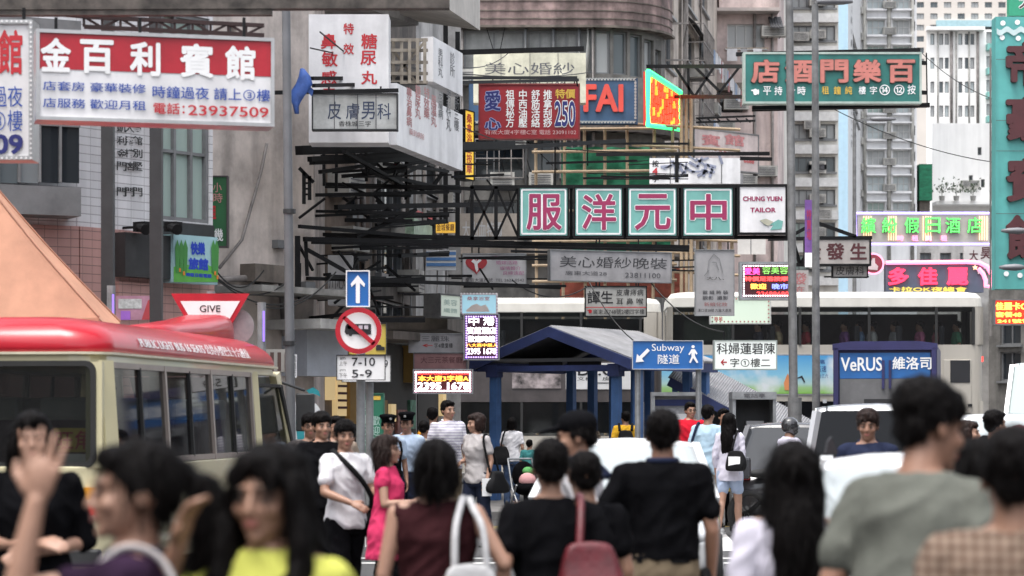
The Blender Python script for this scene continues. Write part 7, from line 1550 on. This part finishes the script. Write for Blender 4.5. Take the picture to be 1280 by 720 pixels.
for lb, px, D, yw, h in (('police officer with dark vest partly behind the road sign posts', 485, 29, 20, 1.60), ('police officer in pale blue shirt nearer the man in the cream jacket', 508.5, 29.5, -10, 1.63)):
    p = Person(lb, px, D, h, yw, 'm', skin=skin_d, vox=.011, z0=.13 if D > 35 else 0, head=(0, 4)); p.face().hair('crop').top(polb, .6, .98, collar=polb).bottom(navy).shoes()
    mb = MB(); mb.loft([[p.H((r_*math.cos(a), .012+r_*1.12*math.sin(a), z)) for a in [2*math.pi*i/18 for i in range(18)]] for r_, z in ((.083, 1.645), (.086, 1.68), (.112, 1.715), (.105, 1.735), (.06, 1.745))]); mb.ell(p.H((0, -.10, 1.646)), (.06, .05, .009), M=p.HM()); mb.build('peaked_cap', blk, p.root, smooth=True)
    mb = MB(); mb.ell(p.H((0, -.1, 1.695)), (.018, .008, .022), M=p.HM()); mb.build('cap_badge', alu, p.root, smooth=True)
    if 'vest' in lb: p.top(blk, 0, .95, inf=.026, neck=1.40, name='vest')
p = Person('man in a cream jacket seen from behind beside the police officers', 531, 30.5, 1.56, 160, 'm', skin=skin_d, vox=.011); p.hair('crop').top(creamc, 1.9, .84, inf=.026).bottom(khaki).shoes()
p = Person('man in a white polo with fine stripes standing by the shelter post', 560, 29.5, 1.67, 25, 'm', skin=skin_m, vox=.0105, z0=.13, head=(10, 0)); p.face().hair('short').top(pattern('fine_stripe', (.58, .57, .6), (.36, .34, .42), 'stripe', 9), .6, .86, inf=.022, collar=wht).bottom(khaki).shoes()
p = Person('person in an orange top behind the striped polo man', 541, 33, 1.60, 170, 'f', skin=skin_m, vox=.012, z0=.13); p.hair('short').top(cloth('orange', (.55, .24, .03)), .6, .86).bottom(blk).shoes()
p = Person('woman in a light grey top and dark jeans with a black bag', 596, 27.5, 1.565, -40, 'f', skin=skin_l, vox=.0105, z0=.08, head=(-30, 6), arms=('bent', 'hang'), legs=.12); p.face().hair('bob', hair_b).top(lgrey, .55, .84, inf=.016).bottom(dkdenim).shoes()
p.bag('shoulder_bag', 'black bag on the arm of the woman in the light grey top', 'bag', (.25, .08, .86), (.12, .3, .26), bag_blk, [[(.24, .14, .98), (.19, .06, 1.3), (.15, .0, 1.445), (.17, -.07, 1.36), (.24, -.03, .98)]], bag_blk, .013)
w_ = p.world((.25, -.1, .80)); mb = MB(); mb.box(w_, (.12, .01, .2), R(30)); mb.build('paper', ink_wh, label='folded white paper held by the woman in the light grey top', cat='paper')
p = Person('woman in a white t-shirt and jeans under the shelter seen from behind', 640, 40, 1.46, 172, 'f', skin=skin_m, vox=.012, z0=.13); p.hair('bob').top(wht, .6, .86).bottom(denim).shoes()
p.bag('shoulder_bag', 'black bag on the left shoulder of the woman in the white t-shirt', 'bag', (.2, .1, .98), (.28, .12, .32), bag_blk, [[(.2, .12, 1.12), (.16, .09, 1.35), (.12, .0, 1.465), (.14, -.1, 1.36), (.2, -.03, 1.1)]], bag_blk, .014)
p = Person('child with dark hair sitting low beside the pushchair in the shelter', 662, 39.3, 1.1, 160, 'm', skin=skin_m, vox=.012, z0=.13); p.hair('short').top(cloth('teal', (.05, .2, .2)), .6, .86).bottom(blk).shoes()
pc = thing('pushchair', 'small pushchair with pink and green bags at the kerb', 'pushchair', (X(658, 37.6), 37.6, .0), R(20))
mb = MB(); mb.tube([(-.2, .3, .95), (-.2, .1, .5), (-.2, -.3, .12)], .015); mb.tube([(.2, .3, .95), (.2, .1, .5), (.2, -.3, .12)], .015); mb.tube([(-.2, .3, .95), (.2, .3, .95)], .015); mb.tube([(-.2, .25, .12), (-.2, -.1, .55)], .015); mb.tube([(.2, .25, .12), (.2, -.1, .55)], .015); mb.build('frame', galv, pc)
mb = MB(); mb.ell((0, 0, .5), (.2, .22, .12)); mb.ell((0, .14, .7), (.19, .08, .22)); mb.build('seat', blk, pc, smooth=True)
mb = MB(); mb.ell((0, -.05, .62), (.14, .12, .12)); mb.build('pink_bundle', rosep, pc, smooth=True)
mb = MB(); mb.ell((.05, .05, .76), (.1, .09, .07)); mb.build('green_bundle', cloth('green', (.1, .3, .1)), pc, smooth=True)
for sx in (-1, 1):
    for y in (-.3, .25): mb = MB(); mb.cyl((sx*.2-.02, y, .09), (sx*.2+.02, y, .09), .09, n=16); mb.build('wheel', rubber, pc)
p = Person('woman in a brown patterned blouse standing past the cap man', 738, 42.5, 1.45, 15, 'f', skin=skin_m, vox=.012, z0=.13); p.face().hair('bob', hair_b).top(pattern('mottled', (.09, .065, .05), (.32, .25, .18), 'spots', 22), .6, .86).bottom(blk).shoes()
p = Person('person in a yellow t-shirt with a black backpack seen from behind', 782, 40.5, 1.56, 178, 'm', skin=skin_m, vox=.012, z0=.13, head=(20, 0)); p.hair('short').top(yel, .6, .86).bottom(denim).shoes()
p.bag('backpack', 'black backpack worn over the yellow t-shirt', 'backpack', (0, .2, 1.17), (.28, .15, .38), bag_blk, [[(sx*.11, .15, 1.36), (sx*.12, .03, 1.475), (sx*.125, -.09, 1.42), (sx*.15, -.1, 1.25), (sx*.14, .13, 1.06)] for sx in (-1, 1)], bag_blk, .022)
p = Person('man in glasses and a red polo shirt standing by the map board', 863, 34.5, 1.68, 14, 'm', bw=1.08, skin=skin_m, vox=.011, z0=.13); p.face(glasses=True).hair('short').top(redc, .6, .86, collar=redc).bottom(blk).shoes()
p = Person('young man in a light blue t-shirt and pale shorts seen from behind', 885, 32.6, 1.76, 172, 'm', bw=.92, skin=skin_m, vox=.011, head=(-20, 0), legs=.12); p.hair('short').top(lblu, .6, .80, inf=.022).bottom(cloth('stone', (.42, .4, .34)), .45).shoes(shoe_m)
p.bag('shoulder_bag', 'navy bag at the left side of the young man in light blue', 'bag', (.24, .06, .95), (.16, .3, .34), navy, [[(.24, .1, 1.1), (.16, .08, 1.38), (.12, .0, 1.475), (.15, -.1, 1.36), (.24, -.02, 1.1)]], navy, .018)
p = Person('young woman with long hair in pale shirt and denim shorts near the phone kiosk', 912, 32.2, 1.65, 156, 'f', skin=skin_l, vox=.011, arms=('bent', 'hang'), legs=.16); p.hair('long').top(lav, 1.6, .78, inf=.02).bottom(cloth('pale_denim', (.3, .36, .48)), .3).shoes(shoe_w)
p.bag('shoulder_bag', 'black bag with a white patch carried by the long haired young woman', 'bag', (-.16, .2, 1.06), (.26, .12, .28), bag_blk, [[(-.1, .2, 1.2), (-.13, .1, 1.42), (-.14, .0, 1.45), (-.2, -.05, 1.2)]], bag_blk, .014)
t = [o for o in S.objects if o.get('label', '').startswith('black bag with a white patch')][0]; mb = MB(); mb.box((0, .07, -.01), (.16, .012, .13)); mb.build('white_patch', ink_wh, t)
p = Person('young man in white facing the long haired young woman', 905, 35.4, 1.72, 20, 'm', skin=skin_m, vox=.012, z0=.0); p.face().hair('short').top(wht, .6, .86).bottom(blk).shoes()
p = Person('motorcycle rider in a pale shirt and dark helmet', 981, 33.2, 1.68, 118, 'm', lean=8, skin=skin_m, vox=.011, z0=.32, sit=True, arms=('bars', 'bars')); p.top(lav, .95, .86).bottom(denim).shoes()
mb = MB(); p.hell(mb, (0, .01, 1.615), (.115, .13, .125)); mb.ell(p.H((0, -.02, 1.55)), (.1, .1, .07), M=p.HM()); union('helmet', mb, M('helmet_black', (.02, .02, .022), .25, coat=.6), p.root, .009, 3)
mb = MB(); mb.ell(p.H((0, -.065, 1.605)), (.09, .075, .045), M=p.HM()); mb.build('visor', M('visor_grey', (.2, .21, .22), .15), p.root, smooth=True)
p = Person('man in a navy polo shirt facing the camera in front of the silver people carrier', 1085, 18.2, 1.66, -6, 'm', skin=skin_d, vox=.0095, head=(-6, 6)); p.face().hair('fringe', hair_b).top(navy, .6, .86, collar=navy).bottom(dkdenim).shoes()
p = Person('man in a grey shirt with a dark red rucksack walking right at the right edge', 1244, 20, 1.66, 120, 'm', skin=skin_m, vox=.0105, legs=.12); p.hair('short').top(greyp, .6, .86).bottom(dkdenim).shoes()
p.bag('backpack', 'dark red rucksack on the man in the grey shirt', 'backpack', (0, .2, 1.16), (.28, .15, .4), cloth('crimson', (.2, .01, .03)), [[(sx*.11, .15, 1.36), (sx*.12, .03, 1.475), (sx*.125, -.09, 1.42), (sx*.15, -.1, 1.25), (sx*.14, .13, 1.06)] for sx in (-1, 1)], bag_blk, .022)
p = Person('woman in a pale pink top just right of the tall man in grey', 1211, 22, 1.57, 70, 'f', skin=skin_l, vox=.0105); p.face().hair('bob', hair_b).top(rosep, .6, .86).bottom(blk).shoes()
p = Person('woman with reddish hair at the right edge of the crowd', 1271, 17.5, 1.545, -60, 'f', skin=skin_l, vox=.0105); p.face().hair('bob', hair_r).top(cloth('wine', (.18, .03, .05)), .6, .86).bottom(blk).shoes()
# ---- passengers on the upper deck
cols = [('pink_p', (.5, .16, .3), 'pink top near the rear window post'), ('grey_p', (.3, .3, .33), 'grey top over the blue truck'), ('white_p', (.5, .5, .52), 'white top over the blue truck'), ('purple_p', (.22, .1, .28), 'purple top between the truck and the lamp posts'), ('red_p', (.4, .06, .08), 'red top left of the second lamp post'), ('dark_p', (.05, .05, .07), 'dark top near the grey vertical banner'), ('green_p', (.1, .28, .18), 'green top at the very rear'), ('rose_p', (.5, .2, .25), 'rose top in the rear half'), ('sky_p', (.2, .3, .5), 'blue top in the rear half'), ('sand_p', (.4, .32, .22), 'sand coloured top in the front half')]
for (nm, c, w0), x in zip(cols, (1150, 1118, 1090, 1056, 1008, 948, 1196, 1172, 1074, 972)):
    p = Person('upper deck bus passenger in a ' + w0, x, 54.75, 1.62, -90, 'm', head=(random.uniform(-30, 30), 0), skin=skin_l, vox=.018, z0=2.28+.27, sit=True, arms=('bent', 'bent')); p.hair('short').top(cloth(nm, c), .6, .88).bottom(blk)
